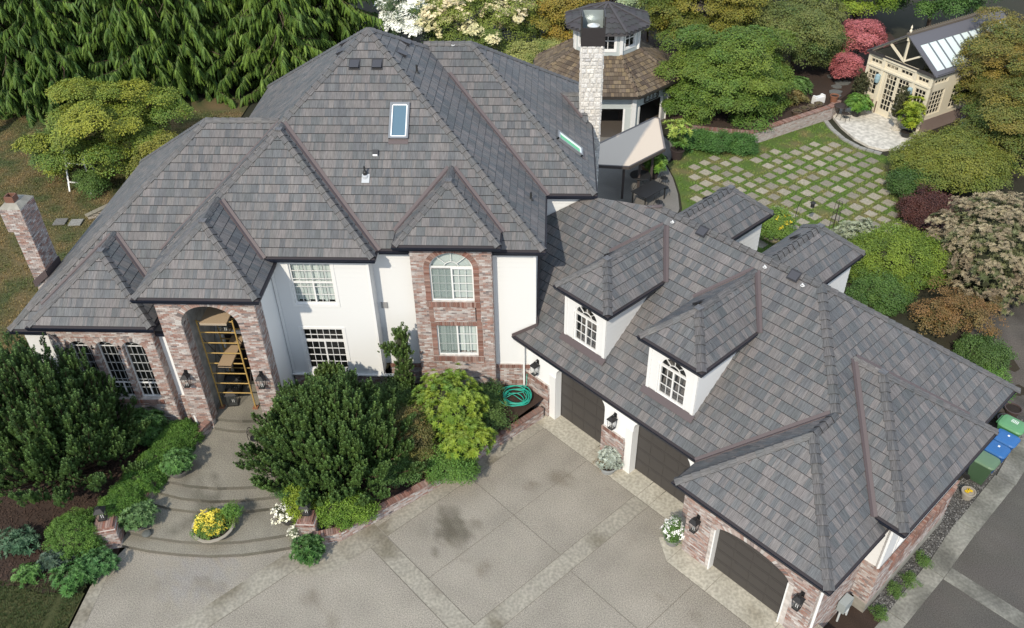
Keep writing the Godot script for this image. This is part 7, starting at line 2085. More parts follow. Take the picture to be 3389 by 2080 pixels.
	crown(wp, Vector3(-0.1, 0.5, 0.12), Vector3(0.42, 0.24, 0.4), clump_flowers(8), M.petal, {"lobes": 22, "ls": 0.16, "flat": 0.8, "per": 7, "size": 0.07, "a": Color(0.75, 0.72, 0.5), "b": Color(0.8, 0.78, 0.7)}, "flowers")
	var wt := thing("flowering_plant", "trail of white daisies down the left side of the right brick pillar", "plant", Vector3(-8.62, 0.15, -18.4))
	crown(wt, Vector3(0, 0.3, 0), Vector3(0.14, 0.3, 0.3), clump_flowers(8), M.petal, {"lobes": 12, "ls": 0.12, "flat": 0.9, "per": 6, "size": 0.07, "a": Color(0.75, 0.72, 0.55), "b": Color(0.8, 0.78, 0.7), "ymin": -0.9}, "flowers")
	crown(wt, Vector3(0.02, 0.28, 0), Vector3(0.12, 0.28, 0.26), sm, M.foliage, {"lobes": 10, "ls": 0.1, "flat": 0.9, "per": 6, "size": 0.08, "a": Color(0.1, 0.13, 0.06), "b": Color(0.2, 0.22, 0.14), "ymin": -0.9}, "leaves")
	var pp := pot("flower_pot", "low pot of dark glossy leaves in front of the right brick pillar", Vector3(-8.02, 0.0, -17.75), 0.32, 0.28, Color(0.2, 0.19, 0.17))
	var lr := clump_rosette(6, 1.0, 0.28, 0.5)
	crown(pp, Vector3(0, 0.42, 0), Vector3(0.42, 0.34, 0.42), lr, M.foliage, {"lobes": 30, "ls": 0.2, "flat": 0.8, "per": 8, "size": 0.14, "a": Color(0.022, 0.075, 0.014), "b": Color(0.06, 0.14, 0.025), "ymin": -0.7}, "leaves")
	var lp := pot("flower_pot", "stone bowl of broad green leaves against the hedge beside the top landing", Vector3(-13.35, 0.75, -20.75), 0.46, 0.34, Color(0.13, 0.125, 0.115))
	crown(lp, Vector3(0, 0.5, 0), Vector3(0.5, 0.3, 0.45), lr, M.foliage, {"lobes": 26, "ls": 0.2, "flat": 0.7, "per": 8, "size": 0.15, "a": Color(0.04, 0.11, 0.025), "b": Color(0.08, 0.17, 0.04)}, "leaves")
	var lp2 := pot("flower_pot", "low bowl of broad grey-green leaves beside the left brick pillar", Vector3(-14.2, 0.3, -18.75), 0.48, 0.24, Color(0.14, 0.135, 0.125))
	crown(lp2, Vector3(0, 0.42, 0), Vector3(0.55, 0.28, 0.45), lr, M.foliage, {"lobes": 26, "ls": 0.2, "flat": 0.7, "per": 8, "size": 0.15, "a": Color(0.05, 0.11, 0.035), "b": Color(0.1, 0.18, 0.06)}, "leaves")
	var stn := MB.new()
	stn.lathe(Vector3.ZERO, [[0.0, 0.0], [0.14, 0.02], [0.17, 0.07], [0.12, 0.13], [0.0, 0.15]], 12, Color(0.16, 0.17, 0.16))
	var st := obj("round_stone", stn, M.stone_v)
	tag(st, "smooth grey stone on the step below the left bowl of leaves", "stone")
	st.position = Vector3(-13.75, 0.3, -18.3)
	var gpt := pot("flower_pot", "grey bowl of silver foliage at the brick pier between the garage doors", gp(-9.25, 0.0, -1.25), 0.36, 0.32, Color(0.3, 0.31, 0.31))
	crown(gpt, Vector3(0.1, 0.5, -0.1), Vector3(0.36, 0.42, 0.36), lr, M.foliage, {"lobes": 26, "ls": 0.17, "flat": 0.9, "per": 8, "size": 0.13, "a": Color(0.22, 0.26, 0.23), "b": Color(0.4, 0.44, 0.4)}, "silver_leaves")
	crown(gpt, Vector3(-0.18, 0.36, 0.05), Vector3(0.22, 0.2, 0.22), sm, M.foliage, {"lobes": 9, "ls": 0.13, "flat": 0.8, "per": 8, "size": 0.08, "a": Color(0.12, 0.1, 0.04), "b": Color(0.3, 0.2, 0.12)}, "faded_flowers")
	var gp2 := pot("flower_pot", "pot of white flowers at the left corner of the brick garage bay", gp(-5.55, 0.0, -0.45), 0.3, 0.34, Color(0.2, 0.2, 0.2))
	crown(gp2, Vector3(0, 0.6, 0), Vector3(0.3, 0.42, 0.3), sm, M.foliage, {"lobes": 18, "ls": 0.17, "flat": 0.9, "per": 9, "size": 0.1, "a": Color(0.04, 0.1, 0.02), "b": Color(0.08, 0.16, 0.03)}, "leaves")
	crown(gp2, Vector3(0, 0.65, 0.02), Vector3(0.34, 0.45, 0.34), clump_flowers(8), M.petal, {"lobes": 18, "ls": 0.14, "flat": 0.9, "per": 5, "size": 0.075, "a": Color(0.78, 0.78, 0.74), "b": Color(0.8, 0.8, 0.78)}, "flowers")
	# green hose in loose coils
	var hs := MB.new()
	for c in 7:
		var path := PackedVector3Array()
		var r := 0.36 + 0.035 * c + rng.randf() * 0.08
		var off := Vector3(rng.randf_range(-0.09, 0.09), 0.02 + c * 0.03, rng.randf_range(-0.08, 0.08))
		for i in 25:
			var a := TAU * i / 24 + c
			path.append(off + Vector3(cos(a) * (r + 0.03 * sin(a * 2 + c)), 0.02 * sin(a * 3 + c), sin(a) * (r * 0.95 + 0.03 * cos(a * 2))))
		hs.tube(path, 0.021, 6)
	hs.tube(PackedVector3Array([Vector3(-0.45, 0.06, 0.1), Vector3(-0.1, 0.25, 0.0), Vector3(0.3, 0.2, -0.15), Vector3(0.45, 0.1, 0.1)]), 0.014, 6)
	hs.tube(PackedVector3Array([Vector3(-0.3, 0.06, -0.3), Vector3(0.0, 0.24, 0.1), Vector3(0.25, 0.2, 0.3), Vector3(0.38, 0.1, 0.22)]), 0.014, 6)
	hs.tube(PackedVector3Array([Vector3(0.3, 0.1, -0.25), Vector3(0.42, 0.3, -0.55), Vector3(0.44, 0.7, -0.68)]), 0.014, 6)
	var hose := obj("garden_hose", hs, mat(0.02, 0.34, 0.25, 0.4))
	tag(hose, "green garden hose lying in loose coils by the brick pier", "hose")
	hose.position = Vector3(-1.32, 0.9, -24.75)
	iron_chair("black iron chair beside the walk, the one nearer the porch", Vector3(-10.85, 0.75, -22.1), 1.3, "", M.iron)
	iron_chair("black iron chair beside the walk, the one nearer the steps", Vector3(-10.5, 0.75, -21.35), 1.8, "", M.iron)
	# bins and pots beside the garage
	bin("light green bin with a pale stamp on its lid, farthest up the row", gp(0.0, -0.95, -14.15), -PI / 4 - PI / 2 + PI, Color(0.05, 0.17, 0.065), Color(0.10, 0.26, 0.115), true, 1.08)
	bin("upper of the two blue bins, with a white mark on its lid", gp(0.12, -0.95, -13.35), -PI / 4 - PI / 2 + PI, Color(0.015, 0.075, 0.24), Color(0.025, 0.12, 0.33), false)
	bin("lower of the two blue bins, with a plain lid", gp(0.1, -0.95, -12.55), -PI / 4 - PI / 2 + PI, Color(0.012, 0.07, 0.23), Color(0.02, 0.11, 0.31), false)
	bin("olive green bin nearest the garage side wall", gp(0.08, -0.95, -11.7), -PI / 4 - PI / 2 + PI, Color(0.045, 0.085, 0.045), Color(0.10, 0.17, 0.10), false, 1.02)
	pot("empty_pot", "empty dark pot above the light green bin, the nearer of two", gp(-0.5, -0.95, -15.3), 0.3, 0.34, Color(0.05, 0.045, 0.045))
	pot("empty_pot", "empty dark pot above the light green bin, the farther of two", gp(-0.55, -0.95, -16.1), 0.32, 0.36, Color(0.07, 0.05, 0.045))
	var bk := pot("bucket", "clear bucket with a yellow thing in it next to the olive green bin", gp(0.2, -0.95, -10.55), 0.24, 0.36, Color(0.3, 0.27, 0.22), "", false)
	var yt := MB.new()
	for i in 5: yt.box(Vector3(rng.randf_range(-0.1, 0.1), 0.34, rng.randf_range(-0.1, 0.1)), Vector3(0.1, 0.05, 0.06), Color(0.6, 0.4, 0.01), Basis(Vector3.UP, i * 1.3))
	obj("yellow_cloth", yt, M.paint, bk)
	var gm := thing("gas_meter", "grey gas meter and pipes on the brick wall beside the bark strip", "meter", gp(-0.3, -0.9, -2.7), tg + PI / 2)
	var mm := MB.new()
	mm.box(Vector3(0, 0.75, 0), Vector3(0.5, 0.42, 0.26), Color(0.3, 0.33, 0.33)); mm.lathe(Vector3(0.0, 0.45, 0.05), [[0.0, 0], [0.12, 0.0], [0.12, 0.1], [0.0, 0.1]], 12, Color(0.5, 0.52, 0.52))
	obj("meter_body", mm, M.paint, gm)
	for p in [[-0.2, 0.0], [0.22, 0.08], [0.34, -0.04]]:
		mm = MB.new(); mm.tube(PackedVector3Array([Vector3(p[0], 0.0, p[1]), Vector3(p[0], 0.6, p[1]), Vector3(p[0] * 0.6, 0.75, p[1])]), 0.035, 8, Color(0.5, 0.53, 0.54)); obj("pipe", mm, M.paint, gm)
	# white splotch left of the kerb is lime on the concrete
	summerhouse(); canopy(); greenhouse()
	# patio furniture under the canopy
	var tb := thing("patio_table", "dark rectangular metal table beside the canopy posts", "table", Vector3(5.05, 1.04, -39.7), -PI / 4)
	var tm := MB.new(); tm.box(Vector3(0, 0.73, 0), Vector3(1.0, 0.03, 1.75)); obj("table_top", tm, M.iron, tb)
	for i in 4:
		tm = MB.new(); tm.bar(Vector3(0.42 * (1 if i % 2 else -1), 0, 0.78 * (1 if i < 2 else -1)), Vector3(0.42 * (1 if i % 2 else -1), 0.72, 0.78 * (1 if i < 2 else -1)), 0.05, 0.05); obj("leg", tm, M.iron, tb)
	iron_chair("dark metal chair at the patio table, the farthest of three along the curved edge", Vector3(6.0, 1.04, -41.4), 2.6, "", M.iron)
	iron_chair("dark metal chair at the patio table, the middle of three along the curved edge", Vector3(5.95, 1.04, -40.4), 2.2, "", M.iron)
	iron_chair("dark metal chair at the patio table, the nearest to the garage ridge", Vector3(5.5, 1.04, -38.9), 2.3, "", M.iron)
	var rt := round_table("black round table partly under the canopy's front edge", Vector3(4.7, 1.04, -41.2), 0.55, 0.74, M.iron)
	var gpp := pot("flower_pot", "green leafy plant in a dark pot beside the patio table", Vector3(5.55, 1.04, -42.2), 0.26, 0.34, Color(0.04, 0.035, 0.035))
	crown(gpp, Vector3(0, 0.8, 0), Vector3(0.42, 0.55, 0.42), lr, M.foliage, {"lobes": 26, "ls": 0.22, "flat": 0.9, "per": 8, "size": 0.2, "a": Color(0.07, 0.16, 0.02), "b": Color(0.15, 0.25, 0.03)}, "leaves")
	var bp := pot("flower_pot", "large dark pot with a bare-stemmed plant at the left corner of the chequered lawn", Vector3(7.05, 1.0, -44.55), 0.4, 0.62, Color(0.045, 0.035, 0.033))
	var sb := MB.new()
	for i in 4: sb.tube(PackedVector3Array([Vector3(0, 0.5, 0), Vector3(0.15 * cos(i * 1.7), 1.1, 0.15 * sin(i * 1.7)), Vector3(0.35 * cos(i * 1.7), 1.9, 0.35 * sin(i * 1.7))]), [0.02, 0.014, 0.006], 5, Color(3, 3, 2.2))
	obj("stems", sb, M.bark, bp)
	crown(bp, Vector3(0, 1.75, 0), Vector3(0.6, 0.4, 0.6), lr, M.foliage, {"lobes": 9, "ls": 0.2, "flat": 0.7, "per": 5, "size": 0.26, "a": Color(0.12, 0.22, 0.03), "b": Color(0.28, 0.32, 0.06)}, "leaves")
	crown(bp, Vector3(0, 0.95, 0), Vector3(0.4, 0.35, 0.4), lr, M.foliage, {"lobes": 9, "ls": 0.18, "flat": 0.8, "per": 5, "size": 0.24, "a": Color(0.06, 0.14, 0.02), "b": Color(0.12, 0.2, 0.03)}, "low_leaves")
	pot("empty_pot", "small dark pot on the patio corner right of the canopy", Vector3(6.15, 1.04, -43.75), 0.28, 0.42, Color(0.03, 0.03, 0.03))
	pot("empty_pot", "brown tub under the right edge of the canopy", Vector3(5.2, 1.04, -43.0), 0.34, 0.4, Color(0.14, 0.085, 0.05))
	# things at the garden wall and terrace
	var wl := [[14.5, -48.8, 0.28], [15.05, -49.2, 0.28], [15.55, -49.5, 0.27], [16.05, -49.85, 0.28], [11.5, -46.95, 0.27], [12.0, -47.25, 0.26]]
	var wn := ["first bowl in the wall-top row of four, farthest from the greenhouse", "second bowl in the row of four on the garden wall, counted from the large maple", "third bowl in the row of four on the garden wall, beside the white box", "bowl at the greenhouse end of the row of four on the garden wall", "bowl at the bend of the garden wall, left of a pair under the large maple", "bowl at the bend of the garden wall, right of a pair under the large maple"]
	for i in 6:
		var q := pot("planting_bowl", wn[i], Vector3(wl[i][0], 1.76, wl[i][1]), wl[i][2], 0.2, Color(0.12, 0.09, 0.065), "planting bowls on the garden wall")
		crown(q, Vector3(0, 0.2, 0), Vector3(0.18, 0.06, 0.18), sm, M.foliage, {"lobes": 6, "ls": 0.09, "flat": 0.6, "per": 6, "size": 0.07, "a": Color(0.1, 0.09, 0.05), "b": Color(0.2, 0.16, 0.1)}, "succulents")
	pot("empty_pot", "terracotta pot at the greenhouse end of the garden wall", Vector3(17.1, 1.74, -50.5), 0.26, 0.46, Color(0.22, 0.1, 0.06))
	var wbx := thing("plastic_box", "white plastic box standing behind the garden wall bowls", "box", Vector3(16.15, 1.74, -50.4), 0.5)
	var bx := MB.new(); bx.box(Vector3(0, 0.2, 0), Vector3(0.75, 0.4, 0.34)); obj("box_body", bx, M.trim, wbx)
	bx = MB.new(); bx.box(Vector3(-0.3, 0.44, 0), Vector3(0.12, 0.1, 0.3)); bx.box(Vector3(0.3, 0.44, 0), Vector3(0.12, 0.1, 0.3)); obj("box_rim", bx, M.trim, wbx)
	var hk := thing("garden_hook", "thin iron shepherd's hook with a hanging feeder behind the garage", "hook", Vector3(11.83, 0.98, -36.75))
	var hm := MB.new(); hm.tube(PackedVector3Array([Vector3(0, 0, 0), Vector3(0.05, 1.5, 0), Vector3(0.15, 2.0, 0), Vector3(0.45, 2.15, 0), Vector3(0.72, 2.0, 0), Vector3(0.74, 1.9, 0)]), 0.014, 6); obj("hook_rod", hm, M.iron, hk)
	hm = MB.new(); hm.lathe(Vector3(0.74, 1.55, 0), [[0.0, 0], [0.1, 0.0], [0.09, 0.2], [0.14, 0.22], [0.0, 0.34]], 10); obj("feeder", hm, M.iron, hk)
	var ob := thing("garden_obelisk", "slim rusty wire plant support behind the rear dormer", "trellis", Vector3(13.9, 0.98, -37.0))
	for i in 4:
		var om := MB.new(); var a := i * PI / 2 + 0.3
		om.tube(PackedVector3Array([Vector3(cos(a) * 0.2, 0, sin(a) * 0.2), Vector3(cos(a) * 0.15, 1.7, sin(a) * 0.15)]), 0.012, 5); obj("upright", om, M.iron_brown, ob)
	for y in [0.6, 1.1, 1.68]:
		var om := MB.new(); var rg := PackedVector3Array()
		for i in 13: rg.append(Vector3(cos(i * TAU / 12) * (0.2 - y * 0.03), y, sin(i * TAU / 12) * (0.2 - y * 0.03)))
		om.tube(rg, 0.01, 5); obj("hoop", om, M.iron_brown, ob)
	# white frame on the left lawn
	var wf := thing("garden_trellis", "white ladder-like frame half hidden by the shrub on the left lawn", "frame", Vector3(-25.8, 0.8, -41.2))
	for q in [[Vector3(-0.7, 0, 0.5), Vector3(-0.75, 2.1, -0.4)], [Vector3(0.65, 0, 0.8), Vector3(0.3, 2.1, -0.3)], [Vector3(0.25, 0.0, -1.1), Vector3(0.1, 2.0, -0.6)]]:
		var m3 := MB.new(); m3.bar(q[0], q[1], 0.08, 0.06); obj("post", m3, M.trim, wf)
	for y in [0.5, 1.45]:
		var m3 := MB.new(); m3.bar(Vector3(-0.71, y, 0.5 - y * 0.42), Vector3(0.65 - y * 0.16, y, 0.8 - y * 0.5), 0.06, 0.05); obj("rail", m3, M.trim, wf)
	# square flags on the left lawn
	var flags := MB.new()
	for q in [[-24.65, -37.4, 0.3], [-25.5, -37.45, 0.19]]:
		var fm := MB.new(); fm.box(Vector3(q[0], 0.89, q[1]), Vector3(0.62, 0.05, 0.6), Color(q[2], q[2] * 0.97, q[2] * 0.88), Basis(Vector3.UP, 0.1))
		var fo := struct("flagstone", fm, M.concrete_v)
	var kb := MB.new(); kb.bar(Vector3(-24.35, 0.9, -38.0), Vector3(-21.9, 0.9, -41.6), 0.3, 0.12, Color(0.3, 0.27, 0.2)); struct("path_edging", kb, M.concrete_v)
	for i in 6:
		var pm := MB.new(); pm.box(Vector3(-24.0 + i * 0.16, 0.88, -37.9 - i * 0.25), Vector3(0.4, 0.05, 0.22), Color(0.36, 0.3, 0.22), Basis(Vector3.UP, 0.6)); struct("path_paver", pm, M.concrete_v)
	# flat stones of the path beside the greenhouse
	for q in [[18.4, -53.4, 0.5], [17.9, -52.8, 0.36], [18.0, -54.4, 0.4], [17.6, -52.0, 0.42], [17.5, -51.4, 0.34]]:
		var pm := MB.new()
		var n := 7
		var ring := []
		for i in n: ring.append(Vector3(q[0] + cos(TAU * i / n) * q[2] * rng.randf_range(0.8, 1.1), 1.8, q[1] + sin(TAU * i / n) * q[2] * 0.7))
		for i in n:
			pm.tri(Vector3(q[0], 1.81, q[1]), ring[(i + 1) % n], ring[i], Color(0.2, 0.21, 0.2))
			pm.quad(ring[i], ring[(i + 1) % n], ring[(i + 1) % n] - Vector3.UP * 0.1, ring[i] - Vector3.UP * 0.1, Color(0.2, 0.21, 0.2))
		struct("path_stone", pm, M.stone_v)
	for q in [coping_pool]:
		pass
	for e in coping_pool: obj("coping_brick", e[2], M.brick, e[1])

func octo(r: float, i: float) -> Vector3:
	var a := PI / 8 + i * PI / 4
	return Vector3(sin(a), 0, cos(a)) * r

func summerhouse() -> void:
	var t := thing("summerhouse", "eight-sided summerhouse with a cedar shake roof and a windowed cupola", "summerhouse", Vector3(3.14, 1.0, -51.3))
	var R := 4.32 / cos(PI / 8)
	var r2 := 1.95 / cos(PI / 8)
	var deck := MB.new()
	var tones := [Color(0.17, 0.125, 0.085), Color(0.125, 0.09, 0.065), Color(0.22, 0.17, 0.12), Color(0.095, 0.07, 0.052), Color(0.25, 0.185, 0.11), Color(0.15, 0.115, 0.09)]
	var ye := 2.6; var yt := 4.1
	var roof := MeshInstance3D.new(); roof.name = "shake_roof"; t.add_child(roof, true)
	for i in 8:
		var a := octo(R, i); var b := octo(R, i + 1); var c := octo(r2, i + 1); var d := octo(r2, i)
		a.y = ye; b.y = ye; c.y = yt; d.y = yt
		var nn := (b - a).cross(d - a).normalized()
		var ex := (b - a).normalized(); var ey := nn.cross(ex)
		var L := a.distance_to(b); var H := (d - a).dot(ey)
		var poly := PackedVector2Array([Vector2(0, 0), Vector2(L, 0), Vector2((c - a).dot(ex), H), Vector2((d - a).dot(ex), H)])
		prism(deck, poly.duplicate(), a, ex, ey, nn, -0.05, 0.0, 0.0, 0, 1, Color(0.04, 0.03, 0.025), Color(0.04, 0.03, 0.025), Color(0.04, 0.03, 0.025))
		var visible := i in [0, 1, 6, 7, 5]
		var y := 0.0
		while y < H:
			var x := -rng.randf() * 0.2
			while x < L:
				var w := rng.randf_range(0.12, 0.3)
				for q in clip_all(rect(x + 0.006, y + rng.randf() * 0.015, x + w - 0.006, y + 0.27), poly, []):
					var mb := MB.new()
					var tn: Color = tones[rng.randi() % 6]
					# old moss and weather streaks run down some bays of the roof
					var wst := clampf(0.5 + 0.5 * sin(x * 5.0 + i * 1.7) * sin(x * 2.3 + i), 0, 1)
					tn = tn.lerp(Color(0.27, 0.20, 0.115), wst * 0.45) * rng.randf_range(0.85, 1.15)
					prism(mb, q, a, ex, ey, nn, 0.0, 0.034, 0.012, y, y + 0.28, tn, tn, tn * 0.5, Vector2(rng.randf(), rng.randf()), Vector2(2.4, 0.5))
					if mb.v.size() > 0: shake_pool.append([CAM.distance_squared_to(Vector3(3.14, 1, -51.3) + mb.v[0]) + (0 if visible else 5000), roof, mb])
				x += w
			y += 0.28
		# hip shakes
		var hip := MB.new()
		var n := 9
		for k in n:
			var p := a.lerp(d, float(k) / n); var q := a.lerp(d, float(k + 1.1) / n)
			var side := (Vector3.UP.cross(d - a)).normalized()
			var tn: Color = tones[rng.randi() % 6]
			hip.quad(p - side * 0.14 + Vector3.UP * 0.01, p + Vector3.UP * 0.11, q + Vector3.UP * 0.07, q - side * 0.12 + Vector3.UP * 0.0, tn)
			hip.quad(p + Vector3.UP * 0.11, p + side * 0.14 + Vector3.UP * 0.01, q + side * 0.12, q + Vector3.UP * 0.07, tn)
			hip.quad(p - side * 0.14, p + side * 0.14, p + side * 0.1 + Vector3.UP * 0.1, p - side * 0.1 + Vector3.UP * 0.1, tn * 0.3)
		obj("hip_shakes", hip, M.shake, roof).set_meta("kind", "stuff")
		# gutter
		var g := MB.new()
		g.bar(a * 1.0 + Vector3(0, -0.07, 0), b + Vector3(0, -0.07, 0), 0.13, 0.12, Color(0.035, 0.028, 0.026))
		obj("gutter", g, M.paint, t)
		# wall below: header panel with post; openings between
		var wr := 3.75 / cos(PI / 8)
		var wa := octo(wr, i); var wb := octo(wr, i + 1)
		var wd := (wb - wa).normalized(); var wn := wd.cross(Vector3.UP)
		var WL := wa.distance_to(wb)
		for k in 5:
			var sd := MB.new(); sd.slab(wa - wn * 0.1 + Vector3.UP * (1.62 + k * 0.18), wd * WL, Vector3.UP * 0.175 , wn * (0.1 + 0.012 * (k % 1)))
			obj("siding_board", sd, M.sage, t)
		var ps := MB.new(); ps.box(wa + Vector3.UP * 1.25, Vector3(0.26, 2.55, 0.26), Color.WHITE, Basis(Vector3.UP, PI / 8 + i * PI / 4)); obj("corner_post", ps, M.trim, t)
		for s in [0.0, 1.0]:
			var jb := MB.new(); jb.slab(wa + wd * (0.12 + s * (WL - 0.62)) - wn * 0.06, wd * 0.38, Vector3.UP * 1.62, wn * 0.1); obj("side_panel", jb, M.sage, t)
			jb = MB.new(); jb.slab(wa + wd * (0.42 + s * (WL - 1.0)) - wn * 0.05, wd * 0.12, Vector3.UP * 1.62, wn * 0.12); obj("jamb", jb, M.trim, t)
		if i == 0:
			# scrolled metal panel hung on the wall
			var sp := MB.new()
			for q in [[Vector2(-0.62, 0), Vector2(0.62, 0)], [Vector2(-0.62, 0.7), Vector2(0.62, 0.7)], [Vector2(-0.62, 0), Vector2(-0.62, 0.7)], [Vector2(0.62, 0), Vector2(0.62, 0.7)]]:
				sp.bar(wa.lerp(wb, 0.5) + wn * 0.05 + wd * q[0].x + Vector3.UP * (1.72 + q[0].y), wa.lerp(wb, 0.5) + wn * 0.05 + wd * q[1].x + Vector3.UP * (1.72 + q[1].y), 0.05, 0.05)
			for k in 12:
				var pth := PackedVector3Array()
				for j in 14:
					var aa := j * 0.62; var rr := 0.13 * (1.0 - j / 15.0)
					pth.append(wa.lerp(wb, 0.5) + wn * 0.05 + wd * (-0.5 + (k % 4) * 0.33 + cos(aa) * rr) + Vector3.UP * (1.86 + (k / 4) * 0.21 + sin(aa) * rr))
				sp.tube(pth, 0.018, 4)
			obj("scroll_panel", sp, M.iron_brown, t)
	var pq := MB.new()
	pq.box(octo(3.75 / cos(PI / 8), 1.0) * 1.035 + Vector3.UP * 1.3, Vector3(0.2, 0.26, 0.04), Color(0.75, 0.72, 0.66), Basis(Vector3.UP, PI / 8 + PI / 8))
	obj("plaque", pq, M.paint, t)
	obj("roof_deck", deck, M.deck, roof)
	flush_pool(shake_pool, "shake", "shakes", 300, M.shake)
	var fl := MB.new(); fl.lathe(Vector3.ZERO, [[4.2, -0.05], [4.2, 0.05], [0.0, 0.06]], 24, Color(0.12, 0.1, 0.085)); obj("floor", fl, M.stone_v, t)
	# a dark table seen inside
	var it := MB.new(); it.box(Vector3(0.2, 0.76, 1.6), Vector3(1.6, 0.05, 1.0), Color(0.03, 0.022, 0.02))
	for s in 4: it.box(Vector3(0.2 + (0.7 if s % 2 else -0.7), 0.38, 1.6 + (0.4 if s < 2 else -0.4)), Vector3(0.08, 0.76, 0.08), Color(0.03, 0.022, 0.02))
	var itn := obj("indoor_table", it, M.paint, t)
	crown(t, Vector3(0.3, 0.95, 1.6), Vector3(0.25, 0.15, 0.25), clump_flowers(8), M.petal, {"lobes": 7, "ls": 0.1, "flat": 0.8, "per": 6, "size": 0.08, "a": Color(0.7, 0.7, 0.65), "b": Color(0.3, 0.4, 0.2)}, "posy")
	# cupola
	var cr := 1.86 / cos(PI / 8)
	for i in 8:
		var a := octo(cr, i) + Vector3.UP * 4.0; var b := octo(cr, i + 1) + Vector3.UP * 4.0
		var d := (b - a).normalized(); var n := d.cross(Vector3.UP); var L := a.distance_to(b)
		wall_face("cupola_wall", t, a, d, n, rect(0, 0, L, 1.65), [rect(L / 2 - 0.42, 0.4, L / 2 + 0.42, 1.42)], "sage", 0.1)
		window(t, a, d, n, L / 2 - 0.42, L / 2 + 0.42, 0.4, 1.42, {"cols": 2, "rows": 2, "trim": 0.1, "muntin": 0.035, "frame": 0.05, "deep": 0.04})
		var ps := MB.new(); ps.box(a + Vector3.UP * 0.8, Vector3(0.17, 1.66, 0.17), Color.WHITE, Basis(Vector3.UP, PI / 8 + i * PI / 4)); obj("corner_board", ps, M.trim, t)
		# dark hexagon-shingled roof of the cupola
		var ra := octo(2.42 / cos(PI / 8), i) + Vector3.UP * 5.62; var rb := octo(2.42 / cos(PI / 8), i + 1) + Vector3.UP * 5.62
		var ap := Vector3(0, 6.55, 0)
		var cm := MB.new()
		var tn := Color(0.045, 0.043, 0.045)
		for k in 6:
			var k0 := k / 6.0; var k1 := (k + 1) / 6.0
			var lift := Vector3.UP * 0.02
			var n5 := maxi(1, 6 - k)
			for j in n5:
				var s0 := float(j) / n5; var s1 := float(j + 1) / n5
				var q0 := ra.lerp(ap, k0).lerp(rb.lerp(ap, k0), s0); var q1 := ra.lerp(ap, k0).lerp(rb.lerp(ap, k0), s1)
				var q2 := ra.lerp(ap, k1).lerp(rb.lerp(ap, k1), s1); var q3 := ra.lerp(ap, k1).lerp(rb.lerp(ap, k1), s0)
				var md := q0.lerp(q1, 0.5) - (q3.lerp(q2, 0.5) - q0.lerp(q1, 0.5)) * 0.3
				var c := tn * rng.randf_range(0.8, 1.25)
				cm.quad(q0 + lift * 1.6, q1 + lift * 1.6, q2 + lift * 0.3, q3 + lift * 0.3, c)
				cm.tri(q0 + lift * 1.6, md + lift * 1.8, q1 + lift * 1.6, c)
		cm.quad(ra + Vector3(0, -0.2, 0), rb + Vector3(0, -0.2, 0), rb + Vector3(0, 0.02, 0), ra + Vector3(0, 0.02, 0), Color(0.06, 0.058, 0.06))
		obj("cupola_roof", cm, M.paint_rough, t)
		var hc := MB.new(); hc.bar(ra + Vector3.UP * 0.05, ap + Vector3.UP * 0.05, 0.14, 0.05, Color(0.06, 0.058, 0.06)); obj("cupola_hip", hc, M.paint_rough, t)
	var cf := MB.new(); cf.lathe(Vector3(0, 6.5, 0), [[0.14, 0.0], [0.12, 0.07], [0.0, 0.12]], 10, Color(0.05, 0.05, 0.05)); obj("cupola_cap", cf, M.paint_rough, t)
	var so := MB.new()
	for i in 8: so.tri(Vector3(0, 5.44, 0), octo(2.4 / cos(PI / 8), i + 1) + Vector3.UP * 5.44, octo(2.4 / cos(PI / 8), i) + Vector3.UP * 5.44)
	obj("cupola_soffit", so, M.trim, t)

var shake_pool := []

func canopy() -> void:
	var t := thing("patio_canopy", "flat beige canopy on dark posts between the stone chimney and the summerhouse", "canopy")
	var pts := [Vector3(2.3, 3.2, -39.6), Vector3(3.91, 3.2, -39.44), Vector3(5.88, 3.2, -41.42), Vector3(5.92, 3.2, -45.05), Vector3(5.67, 3.2, -45.15), Vector3(2.3, 3.2, -41.8)]
	var mb := MB.new()
	for i in range(1, 5): mb.tri(pts[0], pts[i], pts[i + 1])
	obj("canopy_sheet", mb, M.canvas, t)
	var dn := Vector3.DOWN * 0.05
	mb = MB.new()
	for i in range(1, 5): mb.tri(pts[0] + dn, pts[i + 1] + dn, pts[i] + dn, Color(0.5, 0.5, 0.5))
	obj("canopy_underside", mb, M.canvas, t)
	for i in 6:
		var e := MB.new()
		e.bar(pts[i] + Vector3.DOWN * 0.06, pts[(i + 1) % 6] + Vector3.DOWN * 0.06, 0.1, 0.16, Color(0.16, 0.14, 0.13) if i > 1 else Color(0.07, 0.058, 0.052))
		obj("edge_beam", e, M.paint, t)
	for p in [Vector3(3.7, 0, -40.0), Vector3(5.3, 0, -41.4), Vector3(5.5, 0, -44.2), Vector3(4.6, 0, -40.9)]:
		var q := MB.new(); q.bar(Vector3(p.x, 1.03, p.z), Vector3(p.x, 3.08, p.z), 0.12, 0.12, Color(0.06, 0.05, 0.046)); obj("post", q, M.paint, t)

